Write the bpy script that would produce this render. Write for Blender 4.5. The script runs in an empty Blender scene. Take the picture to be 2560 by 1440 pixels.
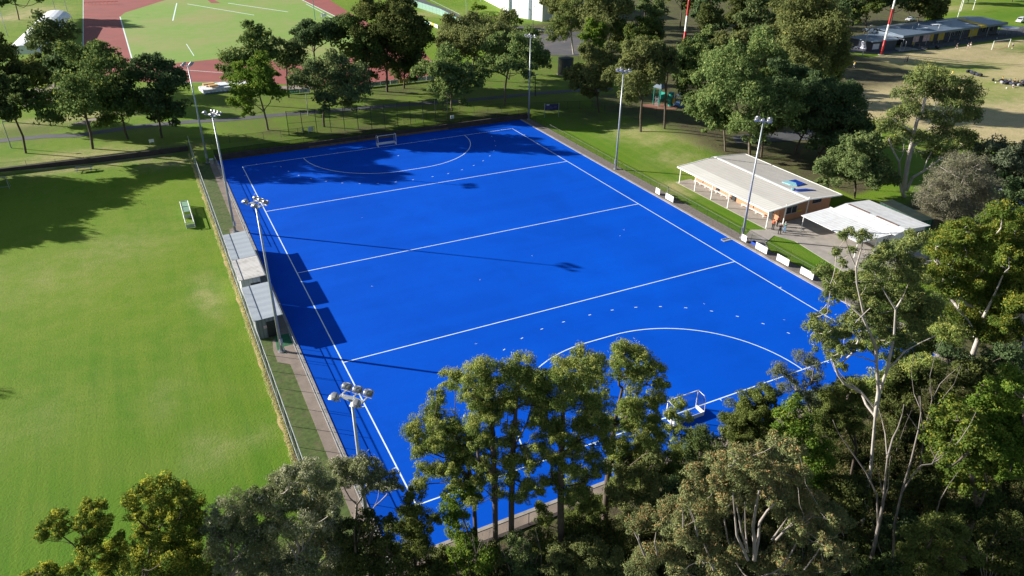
import bpy, bmesh, math, random
import numpy as np
from mathutils import Vector, Matrix
C = bpy.context.scene.collection
R = math.radians
random.seed(7)
# ------------------------------------------------------------------ camera
CAM = np.array([-12.828, -42.400, 45.399]); YAW, PIT, ROL, FPX = 0.471023566, 0.511361613, 0.00984588, 1803.0053
def _rot():
    cy, sy, cp, sp = math.cos(YAW), math.sin(YAW), math.cos(PIT), math.sin(PIT)
    f = np.array([sy*cp, cy*cp, -sp]); r = np.array([cy, -sy, 0.0]); u = np.cross(r, f)
    c, s = math.cos(ROL), math.sin(ROL)
    return c*r+s*u, -s*r+c*u, f
CR, CU, CF = _rot()
FH = np.array([CF[0], CF[1], 0.0]); FH /= np.linalg.norm(FH)
def ray(u, v): return CF+(u-1280)/FPX*CR-(v-720)/FPX*CU
def proj(p):
    d = np.array(p, float)-CAM; c = d@CF
    return 1280+FPX*(d@CR)/c, 720-FPX*(d@CU)/c, c
def smooth(t): t = np.clip(t, 0, 1); return t*t*(3-2*t)
def hgt(x, y):
    x = np.asarray(x, float); y = np.asarray(y, float)
    edge = np.where(x < -7.9, 105.2, 97.5)
    edge = np.where(x > 62.4, 90.0, edge); wid = np.where(x > 62.4, 14.0, 0.6)
    z = 0.9*smooth((y-edge)/wid)
    z = z+1.0*np.exp(-(((x-84)/11)**2+((y-74)/15)**2))*smooth((x-63)/4)
    z = z-5.5*smooth((-9.0-y)/26.0)*smooth((x+14)/14.0)
    z = z-2.0*smooth((3-y)/20.0)*smooth((-8-x)/6.0)
    return z
def at(u, v, dz=0.0):
    d = ray(u, v); z = 0.0
    for _ in range(12):
        t = (z+dz-CAM[2])/d[2]; p = CAM+t*d; z = float(hgt(p[0], p[1]))
    return Vector((p[0], p[1], z))
def atz(u, v, z):
    d = ray(u, v); p = CAM+(z-CAM[2])/d[2]*d
    return Vector(p)
cd = bpy.data.cameras.new('camera'); cam = bpy.data.objects.new('camera', cd); C.objects.link(cam)
m3 = Matrix(((CR[0], CU[0], -CF[0]), (CR[1], CU[1], -CF[1]), (CR[2], CU[2], -CF[2])))
cam.matrix_world = Matrix.Translation(Vector(CAM)) @ m3.to_4x4()
cd.sensor_width = 36.0; cd.lens = FPX/2560*36.0; cd.clip_start = 0.5; cd.clip_end = 4000
S = bpy.context.scene; S.camera = cam
# ------------------------------------------------------------------ light
EL = R(19.6); AZ = math.atan2(-0.779, 0.627)
w = bpy.data.worlds.new('World'); S.world = w; w.use_nodes = True
nt = w.node_tree; bg = nt.nodes['Background']; sk = nt.nodes.new('ShaderNodeTexSky')
sk.sky_type = 'NISHITA'; sk.sun_disc = False; sk.sun_elevation = EL; sk.sun_rotation = AZ % (2*math.pi); sk.air_density = 1.0; sk.dust_density = 0.6
nt.links.new(sk.outputs[0], bg.inputs[0]); bg.inputs[1].default_value = 0.052
sd = bpy.data.lights.new('sun', 'SUN'); sd.energy = 5.0; sd.angle = R(0.5); sd.color = (1.0, 0.945, 0.85)
so = bpy.data.objects.new('sun', sd); C.objects.link(so)
sv = Vector((math.sin(AZ)*math.cos(EL), math.cos(AZ)*math.cos(EL), math.sin(EL)))
so.rotation_euler = sv.to_track_quat('Z', 'Y').to_euler(); so.location = (-60, 60, 90)
S.view_settings.view_transform = 'Standard'; S.view_settings.look = 'None'; S.view_settings.exposure = 1.12; S.view_settings.gamma = 1
S.cycles.max_bounces = 6; S.cycles.transparent_max_bounces = 24
# ------------------------------------------------------------------ materials
def newmat(name):
    m = bpy.data.materials.new(name); m.use_nodes = True
    n = m.node_tree.nodes; b = n['Principled BSDF']
    return m, m.node_tree, b
def N(nt, t, **k):
    n = nt.nodes.new(t)
    for a, v in k.items(): setattr(n, a, v)
    return n
def rgba(c): return (c[0], c[1], c[2], 1.0)
def noise(nt, scale, detail=4.0, co=None, rough=0.55):
    n = N(nt, 'ShaderNodeTexNoise'); n.inputs['Scale'].default_value = scale; n.inputs['Detail'].default_value = detail; n.inputs['Roughness'].default_value = rough
    if co is not None: nt.links.new(co, n.inputs['Vector'])
    return n
def mixc(nt, fac, a, b, blend='MIX'):
    n = N(nt, 'ShaderNodeMix', data_type='RGBA', blend_type=blend)
    for s, v in ((0, fac), (6, a), (7, b)):
        if hasattr(v, 'is_linked') or hasattr(v, 'links'): nt.links.new(v, n.inputs[s])
        elif s == 0: n.inputs[s].default_value = v
        else: n.inputs[s].default_value = rgba(v)
    return n.outputs[2]
def ramp(nt, src, lo, hi, a=0.0, b=1.0):
    n = N(nt, 'ShaderNodeMapRange'); n.inputs[1].default_value = lo; n.inputs[2].default_value = hi; n.inputs[3].default_value = a; n.inputs[4].default_value = b
    nt.links.new(src, n.inputs[0]); return n.outputs[0]
def plain(name, col, rough=0.6, var=0.15, scale=3.0, metal=0.0, bump=0.0, dirt=None, dirtamt=0.5):
    m, nt, b = newmat(name); tc = N(nt, 'ShaderNodeTexCoord').outputs['Object']
    n1 = noise(nt, scale, 5, tc); f = ramp(nt, n1.outputs[0], 0.3, 0.7)
    c = mixc(nt, f, [x*(1-var) for x in col], [min(1, x*(1+var)) for x in col])
    if dirt:
        n2 = noise(nt, scale*0.35, 6, tc, 0.7); c = mixc(nt, ramp(nt, n2.outputs[0], 0.48, 0.72, 0, dirtamt), c, dirt)
    nt.links.new(c, b.inputs['Base Color']); b.inputs['Roughness'].default_value = rough; b.inputs['Metallic'].default_value = metal
    if bump:
        bp = N(nt, 'ShaderNodeBump'); bp.inputs['Strength'].default_value = bump; bp.inputs['Distance'].default_value = 0.02
        nt.links.new(noise(nt, scale*8, 3, tc).outputs[0], bp.inputs['Height']); nt.links.new(bp.outputs[0], b.inputs['Normal'])
    return m
def ribbed(name, col, dark, pitch, axis, rough=0.45, dirt=None, dirtamt=0.5, depth=0.6):
    m, nt, b = newmat(name); tc = N(nt, 'ShaderNodeTexCoord').outputs['Object']
    wv = N(nt, 'ShaderNodeTexWave', bands_direction=axis); wv.inputs['Scale'].default_value = math.pi*2/pitch/20.0*1.0
    nt.links.new(tc, wv.inputs['Vector'])
    c = mixc(nt, ramp(nt, wv.outputs[1], 0.0, 0.35, depth, 0.0), col, dark)
    if dirt: c = mixc(nt, ramp(nt, noise(nt, 0.9, 7, tc, 0.7).outputs[0], 0.47, 0.75, 0, dirtamt), c, dirt)
    c = mixc(nt, ramp(nt, noise(nt, 0.25, 3, tc).outputs[0], 0.35, 0.65, 0, 0.25), c, [x*0.7 for x in col])
    nt.links.new(c, b.inputs['Base Color']); b.inputs['Roughness'].default_value = rough
    bp = N(nt, 'ShaderNodeBump'); bp.inputs['Strength'].default_value = 0.5; bp.inputs['Distance'].default_value = 0.04
    nt.links.new(wv.outputs[1], bp.inputs['Height']); nt.links.new(bp.outputs[0], b.inputs['Normal'])
    return m
def brickmat(name, c1, c2, mortar):
    m, nt, b = newmat(name); tc = N(nt, 'ShaderNodeTexCoord').outputs['Object']
    sx = N(nt, 'ShaderNodeSeparateXYZ'); nt.links.new(tc, sx.inputs[0]); ad = N(nt, 'ShaderNodeMath'); nt.links.new(sx.outputs[0], ad.inputs[0]); nt.links.new(sx.outputs[1], ad.inputs[1])
    cx = N(nt, 'ShaderNodeCombineXYZ'); nt.links.new(ad.outputs[0], cx.inputs[0]); nt.links.new(sx.outputs[2], cx.inputs[1])
    bt = N(nt, 'ShaderNodeTexBrick'); nt.links.new(cx.outputs[0], bt.inputs['Vector']); bt.inputs['Scale'].default_value = 2.2
    bt.inputs['Color1'].default_value = rgba(c1); bt.inputs['Color2'].default_value = rgba(c2); bt.inputs['Mortar'].default_value = rgba(mortar)
    c = mixc(nt, ramp(nt, noise(nt, 0.6, 5, tc).outputs[0], 0.35, 0.7, 0, 0.35), bt.outputs[0], [x*0.75 for x in c2])
    nt.links.new(c, b.inputs['Base Color']); b.inputs['Roughness'].default_value = 0.85
    return m
def meshmat(name, col, alpha):
    m, nt, b = newmat(name); tr = N(nt, 'ShaderNodeBsdfTransparent'); df = N(nt, 'ShaderNodeBsdfDiffuse'); df.inputs[0].default_value = rgba(col)
    mx = N(nt, 'ShaderNodeMixShader'); mx.inputs[0].default_value = alpha
    nt.links.new(tr.outputs[0], mx.inputs[1]); nt.links.new(df.outputs[0], mx.inputs[2]); nt.links.new(mx.outputs[0], nt.nodes['Material Output'].inputs[0])
    nt.nodes.remove(b)
    return m
def leafmat(name, c1, c2, tip, trans=0.45, gloss=0.05):
    c1, c2, tip = [[min(.6, x*1.75) for x in q] for q in (c1, c2, tip)]
    m, nt, b = newmat(name); nt.nodes.remove(b)
    t = N(nt, 'ShaderNodeAttribute', attribute_name='tint').outputs[2]; q = N(nt, 'ShaderNodeAttribute', attribute_name='tip').outputs[2]
    c = mixc(nt, t, c1, c2); c = mixc(nt, q, c, tip)
    d = N(nt, 'ShaderNodeBsdfDiffuse'); tl = N(nt, 'ShaderNodeBsdfTranslucent')
    nt.links.new(c, d.inputs[0]); nt.links.new(c, tl.inputs[0])
    a = N(nt, 'ShaderNodeMixShader'); a.inputs[0].default_value = trans; nt.links.new(d.outputs[0], a.inputs[1]); nt.links.new(tl.outputs[0], a.inputs[2])
    nt.links.new(a.outputs[0], nt.nodes['Material Output'].inputs[0])
    return m
M = {}
M['white'] = plain('white_paint', (0.78, 0.78, 0.76), 0.5, 0.05, 1.5)
M['line'] = plain('line_marking', (0.70, 0.83, 0.82), 0.8, 0.10, 1.2)
M['steel'] = plain('galvanised_steel', (0.42, 0.45, 0.48), 0.42, 0.12, 2.0, 0.35)
M['lamp'] = plain('lamp_casing', (0.33, 0.335, 0.34), 0.35, 0.2, 4.0, 0.6)
M['glass'] = plain('dark_glass', (0.03, 0.035, 0.045), 0.12, 0.1, 2.0)
M['lens'] = plain('lamp_lens', (0.5, 0.52, 0.55), 0.1, 0.05, 2.0)
M['black'] = plain('black_paint', (0.02, 0.022, 0.024), 0.55, 0.2, 3.0)
M['dgreen'] = plain('dark_green_paint', (0.012, 0.03, 0.022), 0.55, 0.2, 3.0)
M['concrete'] = plain('concrete', (0.34, 0.31, 0.28), 0.9, 0.14, 0.8, bump=0.3, dirt=(0.20, 0.18, 0.15), dirtamt=0.6)
M['path'] = plain('worn_concrete_path', (0.27, 0.215, 0.18), 0.92, 0.16, 0.7, bump=0.3, dirt=(0.16, 0.125, 0.10), dirtamt=0.7)
M['kerb'] = plain('concrete_kerb', (0.34, 0.31, 0.28), 0.9, 0.2, 1.2, dirt=(0.2, 0.18, 0.15))
M['gravel'] = plain('gravel', (0.17, 0.145, 0.13), 0.95, 0.35, 6.0, bump=0.6, dirt=(0.10, 0.085, 0.075), dirtamt=0.7)
M['asphalt'] = plain('asphalt', (0.075, 0.078, 0.088), 0.9, 0.2, 0.4, dirt=(0.11, 0.11, 0.115), dirtamt=0.6)
M['court'] = plain('worn_asphalt', (0.085, 0.083, 0.095), 0.9, 0.15, 0.3, dirt=(0.17, 0.145, 0.13), dirtamt=0.75)
M['track'] = plain('red_track', (0.28, 0.066, 0.056), 0.85, 0.12, 0.15, dirt=(0.23, 0.062, 0.060), dirtamt=0.6)
M['wall_dark'] = plain('stained_retaining_wall', (0.055, 0.042, 0.038), 0.9, 0.3, 1.0)
M['timber'] = plain('weathered_timber', (0.15, 0.105, 0.075), 0.9, 0.3, 1.0)
M['brick'] = brickmat('orange_brick', (0.50, 0.23, 0.12), (0.43, 0.19, 0.10), (0.40, 0.30, 0.22))
M['roof_cream'] = ribbed('cream_roof', (0.54, 0.515, 0.48), (0.41, 0.39, 0.365), 0.55, 'Y', 0.6, (0.42, 0.38, 0.34), 0.35, 0.35)
M['roof_pale'] = ribbed('pale_verandah_roof', (0.68, 0.66, 0.61), (0.60, 0.58, 0.53), 0.55, 'Y', 0.6, None, 0.3, 0.4)
M['roof_white'] = ribbed('white_corrugated_roof', (0.80, 0.81, 0.83), (0.48, 0.49, 0.52), 0.42, 'Y', 0.45, (0.42, 0.38, 0.36), 0.55, 0.6)
M['roof_old'] = ribbed('lichen_white_roof', (0.62, 0.60, 0.58), (0.36, 0.35, 0.34), 0.38, 'Y', 0.6, (0.22, 0.19, 0.17), 0.75, 0.7)
M['roof_grey'] = ribbed('grey_sheet_roof', (0.37, 0.41, 0.46), (0.33, 0.37, 0.42), 1.4, 'Y', 0.6, (0.33, 0.36, 0.40), 0.3, 0.1)
M['wall_grey'] = ribbed('grey_ribbed_wall', (0.22, 0.24, 0.25), (0.10, 0.11, 0.12), 0.4, 'X', 0.55, (0.12, 0.12, 0.12), 0.4, 0.7)
M['wall_white'] = ribbed('white_ribbed_wall', (0.62, 0.63, 0.63), (0.38, 0.39, 0.40), 0.5, 'X', 0.55, (0.40, 0.38, 0.36), 0.4, 0.6)
M['cgreen'] = ribbed('green_container_wall', (0.010, 0.115, 0.062), (0.002, 0.03, 0.018), 0.55, 'X', 0.5, None, 0.3, 0.9)
M['cgreen_top'] = plain('green_container_roof', (0.012, 0.026, 0.024), 0.6, 0.3, 1.5, dirt=(0.05, 0.04, 0.03))
M['rust'] = plain('rusty_capping', (0.14, 0.085, 0.065), 0.9, 0.35, 2.0)
M['pav_roof'] = ribbed('blue_grey_roof', (0.15, 0.20, 0.27), (0.11, 0.15, 0.21), 1.2, 'X', 0.4, (0.20, 0.24, 0.29), 0.4, 0.3)
M['pav_wall'] = plain('navy_wall', (0.035, 0.042, 0.065), 0.7, 0.2, 1.0)
M['fascia'] = plain('slate_fascia', (0.11, 0.15, 0.20), 0.5, 0.1, 1.0)
M['yellow'] = plain('yellow_panel', (0.50, 0.36, 0.03), 0.6, 0.12, 1.0)
M['poster'] = plain('pink_poster', (0.62, 0.42, 0.45), 0.6, 0.25, 1.6)
M['blue_sheet'] = plain('blue_tarp', (0.006, 0.05, 0.36), 0.5, 0.15, 3.0)
M['aqua_sheet'] = plain('aqua_tarp', (0.30, 0.62, 0.70), 0.5, 0.15, 3.0)
M['navy_sign'] = plain('navy_sign', (0.012, 0.012, 0.09), 0.5, 0.1, 1.0)
M['sign_line'] = plain('sign_lettering', (0.10, 0.09, 0.20), 0.5, 0.1, 1.0)
M['sign_pale'] = plain('sign_emblem', (0.55, 0.56, 0.66), 0.5, 0.1, 1.0)
M['red'] = plain('red_paint', (0.42, 0.02, 0.025), 0.5, 0.1, 1.0)
M['orange'] = plain('orange_paint', (0.60, 0.13, 0.03), 0.6, 0.1, 2.0)
M['teal'] = plain('teal_plastic', (0.01, 0.26, 0.20), 0.5, 0.1, 1.0)
M['turq'] = plain('turquoise_paint', (0.02, 0.24, 0.25), 0.6, 0.1, 1.0)
M['canvas'] = plain('white_canvas', (0.78, 0.80, 0.83), 0.6, 0.06, 0.4)
M['tank'] = ribbed('dark_tank_wall', (0.045, 0.055, 0.075), (0.02, 0.025, 0.035), 0.35, 'Z', 0.5)
M['mat_green'] = plain('green_matting', (0.02, 0.14, 0.055), 0.85, 0.2, 2.0)
M['net'] = meshmat('goal_net', (0.05, 0.055, 0.07), 0.22)
M['netpale'] = meshmat('pale_goal_net', (0.30, 0.48, 0.40), 0.62)
M['chain'] = meshmat('chain_link', (0.10, 0.105, 0.10), 0.10)
M['chaindark'] = meshmat('dark_chain_link', (0.02, 0.028, 0.025), 0.15)
M['shade_mesh'] = meshmat('dark_shade_mesh', (0.015, 0.016, 0.018), 0.55)
M['bark'] = plain('dark_bark', (0.085, 0.065, 0.050), 0.95, 0.35, 1.5)
M['barkmid'] = plain('brown_bark', (0.15, 0.12, 0.095), 0.95, 0.3, 1.2)
M['barkwhite'] = plain('pale_gum_bark', (0.45, 0.41, 0.37), 0.85, 0.18, 0.7, dirt=(0.25, 0.19, 0.14), dirtamt=0.8)
M['barkgrey'] = plain('grey_bark', (0.30, 0.265, 0.235), 0.9, 0.25, 1.0, dirt=(0.15, 0.12, 0.10), dirtamt=0.6)
M['barkdead'] = plain('dead_wood', (0.21, 0.185, 0.165), 0.9, 0.25, 1.0, dirt=(0.10, 0.08, 0.07), dirtamt=0.6)
M['skin'] = plain('skin', (0.46, 0.26, 0.19), 0.6, 0.05, 5.0)
M['hair'] = plain('dark_hair', (0.03, 0.022, 0.018), 0.6, 0.1, 5.0)
M['hairgrey'] = plain('grey_hair', (0.45, 0.43, 0.41), 0.6, 0.1, 5.0)
for k, c in dict(c_black=(0.015, 0.016, 0.02), c_navy=(0.025, 0.03, 0.06), c_red=(0.50, 0.02, 0.02), c_orange=(0.60, 0.09, 0.02), c_teal=(0.02, 0.13, 0.12), c_blue=(0.10, 0.25, 0.45), c_yellow=(0.65, 0.45, 0.04), c_white=(0.75, 0.75, 0.73), c_grey=(0.25, 0.25, 0.27)).items():
    M[k] = plain(k.replace('c_', 'cloth_'), c, 0.85, 0.1, 6.0)
for k, c in dict(car_silver=(0.50, 0.51, 0.53), car_white=(0.78, 0.79, 0.80), car_dark=(0.02, 0.023, 0.03), car_blue=(0.05, 0.12, 0.25)).items():
    M[k] = plain(k, c, 0.25, 0.03, 1.0, 0.2)
M['tyre'] = plain('tyre', (0.015, 0.015, 0.016), 0.8, 0.1, 4.0)
LM = {
 'euc':   leafmat('leaf_park', (0.034, 0.058, 0.020), (0.106, 0.145, 0.046), (0.17, 0.18, 0.035)),
 'dark':  leafmat('leaf_dark', (0.028, 0.044, 0.017), (0.086, 0.114, 0.038), (0.10, 0.12, 0.03)),
 'bright': leafmat('leaf_bright', (0.042, 0.085, 0.014), (0.115, 0.165, 0.026), (0.20, 0.22, 0.04)),
 'pale':  leafmat('leaf_pale', (0.050, 0.085, 0.028), (0.135, 0.175, 0.058), (0.22, 0.25, 0.09)),
 'olive': leafmat('leaf_olive', (0.060, 0.078, 0.030), (0.145, 0.160, 0.062), (0.20, 0.20, 0.06)),
 'grey':  leafmat('leaf_grey', (0.056, 0.072, 0.030), (0.175, 0.190, 0.088), (0.34, 0.33, 0.24), 0.25, 0.09),
 'yellow': leafmat('leaf_yellow', (0.036, 0.062, 0.014), (0.100, 0.138, 0.026), (0.34, 0.32, 0.045)),
 'rust':  leafmat('leaf_rust', (0.055, 0.072, 0.028), (0.165, 0.178, 0.078), (0.28, 0.165, 0.075), 0.25, 0.08),
 'fine':  leafmat('leaf_fine', (0.050, 0.072, 0.020), (0.120, 0.140, 0.040), (0.17, 0.19, 0.05)),
 'blue':  leafmat('leaf_bluish', (0.055, 0.075, 0.045), (0.125, 0.145, 0.090), (0.18, 0.18, 0.10)),
 'gum':   leafmat('leaf_gum', (0.048, 0.072, 0.024), (0.132, 0.158, 0.054), (0.20, 0.19, 0.05), 0.28, 0.08),
 'gumd': leafmat('leaf_near_gum', (0.048, 0.078, 0.020), (0.140, 0.182, 0.050), (0.26, 0.265, 0.075), 0.4),
 'canopy': leafmat('leaf_canopy', (0.040, 0.072, 0.015), (0.115, 0.150, 0.028), (0.24, 0.215, 0.035)),
 'twig':  leafmat('leaf_twiggy', (0.085, 0.080, 0.060), (0.180, 0.175, 0.120), (0.16, 0.17, 0.07)),
}
for k_, c1_, c2_, t_ in (('euc_b', (0.036, 0.056, 0.024), (0.110, 0.140, 0.055), (0.18, 0.19, 0.07)), ('euc_c', (0.034, 0.052, 0.014), (0.098, 0.126, 0.032), (0.17, 0.175, 0.04)), ('dark_b', (0.030, 0.042, 0.015), (0.094, 0.110, 0.034), (0.12, 0.12, 0.03)), ('dark_c', (0.026, 0.046, 0.021), (0.080, 0.114, 0.048), (0.10, 0.13, 0.05)), ('olive_b', (0.052, 0.080, 0.030), (0.130, 0.165, 0.062), (0.20, 0.22, 0.08)), ('olive_c', (0.058, 0.074, 0.028), (0.142, 0.156, 0.056), (0.21, 0.20, 0.06))):
    LM[k_] = leafmat('leaf_'+k_.replace('_b', '_cool').replace('_c', '_warm'), c1_, c2_, t_)
M['undergrowth'] = leafmat('leaf_undergrowth', (0.020, 0.030, 0.010), (0.060, 0.075, 0.022), (0.15, 0.12, 0.06))
M['drygrass'] = leafmat('leaf_dry_grass', (0.40, 0.31, 0.14), (0.52, 0.42, 0.21), (0.22, 0.26, 0.05), 0.4, 0.0)
# ------------------------------------------------------------------ helpers
def tag(o, label=None, cat=None, group=None, kind=None):
    if label: o['label'] = label
    if cat: o['category'] = cat
    if group: o['group'] = group
    if kind: o['kind'] = kind
    return o
def thing(name, label, cat, loc=(0, 0, 0), rz=0.0, group=None):
    o = bpy.data.objects.new(name, None); C.objects.link(o); o.location = loc; o.rotation_euler = (0, 0, rz); o.empty_display_size = 0.3
    return tag(o, label, cat, group)
class MB:
    def __init__(s): s.v = []; s.f = []; s.mi = []
    def face(s, pts, mi=0):
        k = len(s.v); s.v += [tuple(p) for p in pts]; s.f.append(tuple(range(k, k+len(pts)))); s.mi.append(mi); return s
    def box(s, x0, x1, y0, y1, z0, z1, mi=0):
        k = len(s.v); s.v += [(x0, y0, z0), (x1, y0, z0), (x1, y1, z0), (x0, y1, z0), (x0, y0, z1), (x1, y0, z1), (x1, y1, z1), (x0, y1, z1)]
        for q in ((0, 3, 2, 1), (4, 5, 6, 7), (0, 1, 5, 4), (1, 2, 6, 5), (2, 3, 7, 6), (3, 0, 4, 7)): s.f.append(tuple(k+i for i in q)); s.mi.append(mi)
        return s
    def prism(s, pts, z0, z1, mi=0):
        n = len(pts); k = len(s.v); z0 = [z0]*n if not hasattr(z0, '__len__') else z0; z1 = [z1]*n if not hasattr(z1, '__len__') else z1
        s.v += [(p[0], p[1], z) for p, z in zip(pts, z0)]+[(p[0], p[1], z) for p, z in zip(pts, z1)]
        s.f.append(tuple(k+i for i in reversed(range(n)))); s.f.append(tuple(k+n+i for i in range(n))); s.mi += [mi, mi]
        for i in range(n): j = (i+1) % n; s.f.append((k+i, k+j, k+n+j, k+n+i)); s.mi.append(mi)
        return s
    def tube(s, a, b, r0, r1=None, n=8, cap=True, mi=0):
        a = Vector(a); b = Vector(b); r1 = r0 if r1 is None else r1; d = (b-a)
        if d.length < 1e-6: return s
        d.normalize(); u = d.orthogonal().normalized(); w_ = d.cross(u); k = len(s.v)
        for p, r in ((a, r0), (b, r1)):
            for i in range(n): t = 2*math.pi*i/n; s.v.append(tuple(p+u*(r*math.cos(t))+w_*(r*math.sin(t))))
        for i in range(n): j = (i+1) % n; s.f.append((k+i, k+j, k+n+j, k+n+i)); s.mi.append(mi)
        if cap: s.f.append(tuple(k+i for i in reversed(range(n)))); s.f.append(tuple(k+n+i for i in range(n))); s.mi += [mi, mi]
        return s
    def path(s, pts, r, n=6):
        for a, b in zip(pts[:-1], pts[1:]): s.tube(a, b, r, r, n)
        return s
    def lathe(s, prof, n=16, c=(0, 0, 0), mat=None):
        k = len(s.v); m = len(prof)
        for r, z in prof:
            for i in range(n):
                t = 2*math.pi*i/n; p = Vector((r*math.cos(t), r*math.sin(t), z))
                if mat: p = mat @ p
                s.v.append(tuple(p+Vector(c)))
        for q in range(m-1):
            for i in range(n): j = (i+1) % n; s.f.append((k+q*n+i, k+q*n+j, k+(q+1)*n+j, k+(q+1)*n+i)); s.mi.append(0)
        s.f.append(tuple(k+i for i in reversed(range(n)))); s.f.append(tuple(k+(m-1)*n+i for i in range(n))); s.mi += [0, 0]
        return s
    def build(s, name, mats, parent=None, smooth_=False):
        me = bpy.data.meshes.new(name); me.from_pydata(s.v, [], s.f)
        mats = mats if isinstance(mats, (list, tuple)) else [mats]
        for q in mats: me.materials.append(q)
        if len(mats) > 1: me.polygons.foreach_set('material_index', s.mi)
        if smooth_: me.polygons.foreach_set('use_smooth', [True]*len(me.polygons))
        me.update(); o = bpy.data.objects.new(name, me); C.objects.link(o)
        if parent: o.parent = parent
        return o
def copy_tree(o, parent=None):
    c = o.copy(); C.objects.link(c)
    if parent: c.parent = parent
    for ch in list(o.children): copy_tree(ch, c)
    return c
def struct(o): o['kind'] = 'structure'; return o
def sheet(name, mat, polys, z=0.02, drape=False):
    b = MB()
    for p in polys:
        b.face([(q[0], q[1], (float(hgt(q[0], q[1])) if drape else 0)+z) for q in p])
    o = b.build(name, mat)
    return struct(o)
def strip(pts, wd, z, drape=True, step=3.0):
    out = []; P = [Vector((p[0], p[1])) for p in pts]; Q = []
    for a, b in zip(P[:-1], P[1:]):
        n = max(1, int((b-a).length/step)); Q += [a.lerp(b, i/n) for i in range(n)]
    Q.append(P[-1]); L_, R_ = [], []
    for i, p in enumerate(Q):
        d = (Q[min(i+1, len(Q)-1)]-Q[max(i-1, 0)]).normalized(); nrm = Vector((-d.y, d.x))
        L_.append(p+nrm*wd/2); R_.append(p-nrm*wd/2)
    b = []
    for i in range(len(Q)-1): b.append([R_[i], R_[i+1], L_[i+1], L_[i]])
    return b
# ------------------------------------------------------------------ ground
def rng_(a, b, s): return np.arange(a, b, s)
gx = np.concatenate([rng_(-900, -100, 40), rng_(-100, -48, 4), rng_(-48, -12, 1.2), rng_(-12, 64, 1.0), rng_(64, 128, 1.2), rng_(128, 330, 4), rng_(330, 1001, 40)])
gy = np.concatenate([rng_(-200, -60, 20), rng_(-60, -14, 2), rng_(-14, 4, 1), rng_(4, 96, 1.5), rng_(96, 109, 0.5), rng_(109, 170, 1.5), rng_(170, 330, 4), rng_(330, 1001, 40)])
X, Y = np.meshgrid(gx, gy); Z = hgt(X, Y)
rs = np.random.RandomState(3)
Z = Z+np.where((Y < -9), rs.normal(0, 0.12, X.shape), 0)
def inpoly(px, py, poly):
    ins = np.zeros(px.shape, bool); n = len(poly)
    for i in range(n):
        x0, y0 = poly[i][0], poly[i][1]; x1, y1 = poly[(i+1) % n][0], poly[(i+1) % n][1]
        c = ((y0 > py) != (y1 > py)) & (px < (x1-x0)*(py-y0)/((y1-y0) if y1 != y0 else 1e-9)+x0); ins ^= c
    return ins
def zone(polypx): return inpoly(X, Y, [at(*p) for p in polypx]).astype(float)
def gauss(u, v, rx, ry=None):
    p = at(u, v); ry = ry or rx; return np.exp(-(((X-p.x)/rx)**2+((Y-p.y)/ry)**2))
dry = np.zeros(X.shape); litter_shade = np.zeros(X.shape); lush = np.zeros(X.shape)
dry = np.maximum(dry, 0.92*zone([(2085, 150), (2200, 140), (2300, 128), (2620, 92), (2700, 400), (2460, 352), (2300, 330), (2130, 285)]))
for (u, v, rx, ry, a) in [(2180, 165, 8, 6, .8), (2330, 168, 9, 5, .7), (2420, 172, 14, 5, .8), (2480, 208, 10, 6, .6), (2500, 240, 14, 6, .6), (2560, 120, 12, 5, .7)]:
    dry = dry*(1-a*gauss(u, v, rx, ry))
for (u, v, rx, ry, a) in [(560, 80, 26, 9, .75), (470, 75, 14, 9, .55), (700, 60, 14, 9, .5), (340, 100, 2.2, 40, .6), (1060, 35, 14, 9, .35), (2340, 22, 20, 7, .7), (2330, 5, 20, 8, .3),
                          (90, 32, 10, 20, .6), (20, 45, 8, 8, .8), (150, 300, 14, 3, .55), (260, 285, 8, 3, .6), (1590, 330, 6, 5, .45), (1640, 350, 5, 4, .4), (1750, 345, 5, 7, .5), (1700, 400, 5, 6, .35), (1690, 470, 2.2, 4, .6), (170, 395, 12, 4, .6), (330, 385, 10, 3, .5), (420, 408, 5, 3, .4), (160, 425, 7, 2, .5),
                          (300, 620, 7, 6, .16), (120, 700, 9, 7, .12), (520, 740, 1.6, 5, .35), (520, 1130, 2.5, 3, .20), (90, 1060, 6, 5, .08), (420, 1000, 3, 4, .10), (560, 1120, 2, 2, .2), (640, 1090, 2, 2, .15)]:
    dry = np.maximum(dry, a*gauss(u, v, rx, ry))
litter_shade = np.maximum(litter_shade, smooth((-5.2-Y)/1.5)*smooth((X+9)/3.0))
litter_shade = np.maximum(litter_shade, smooth((3-Y)/4.0)*smooth((-8.6-X)/1.0)*0.9)
litter_shade = np.maximum(litter_shade, smooth((X-61-0.02*Y)/3.0)*smooth((6-Y)/6.0))
litter_shade = np.maximum(litter_shade, smooth((X-86)/5.0)*smooth((30-Y)/6.0)*(X < 128))
litter_shade = np.maximum(litter_shade, 0.85*smooth((Y-0.52*X-11)/3.0)*smooth((X-80)/6.0)*smooth((108-Y)/6.0)*smooth((128-X)/8.0)*smooth((Y-40)/12))
litter_shade = np.maximum(litter_shade, smooth((X-105)/6.0)*smooth((Y-78)/10.0)*smooth((185-X)/6.0)*smooth((205-Y)/10.0)*0.9)
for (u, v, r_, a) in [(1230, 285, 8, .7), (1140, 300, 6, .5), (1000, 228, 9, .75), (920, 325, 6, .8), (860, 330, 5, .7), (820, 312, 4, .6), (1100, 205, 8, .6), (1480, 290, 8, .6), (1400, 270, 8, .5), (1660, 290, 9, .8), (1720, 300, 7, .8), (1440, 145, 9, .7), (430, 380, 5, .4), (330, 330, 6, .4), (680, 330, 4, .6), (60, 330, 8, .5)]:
    litter_shade = np.maximum(litter_shade, a*gauss(u, v, r_, r_*0.8))
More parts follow.
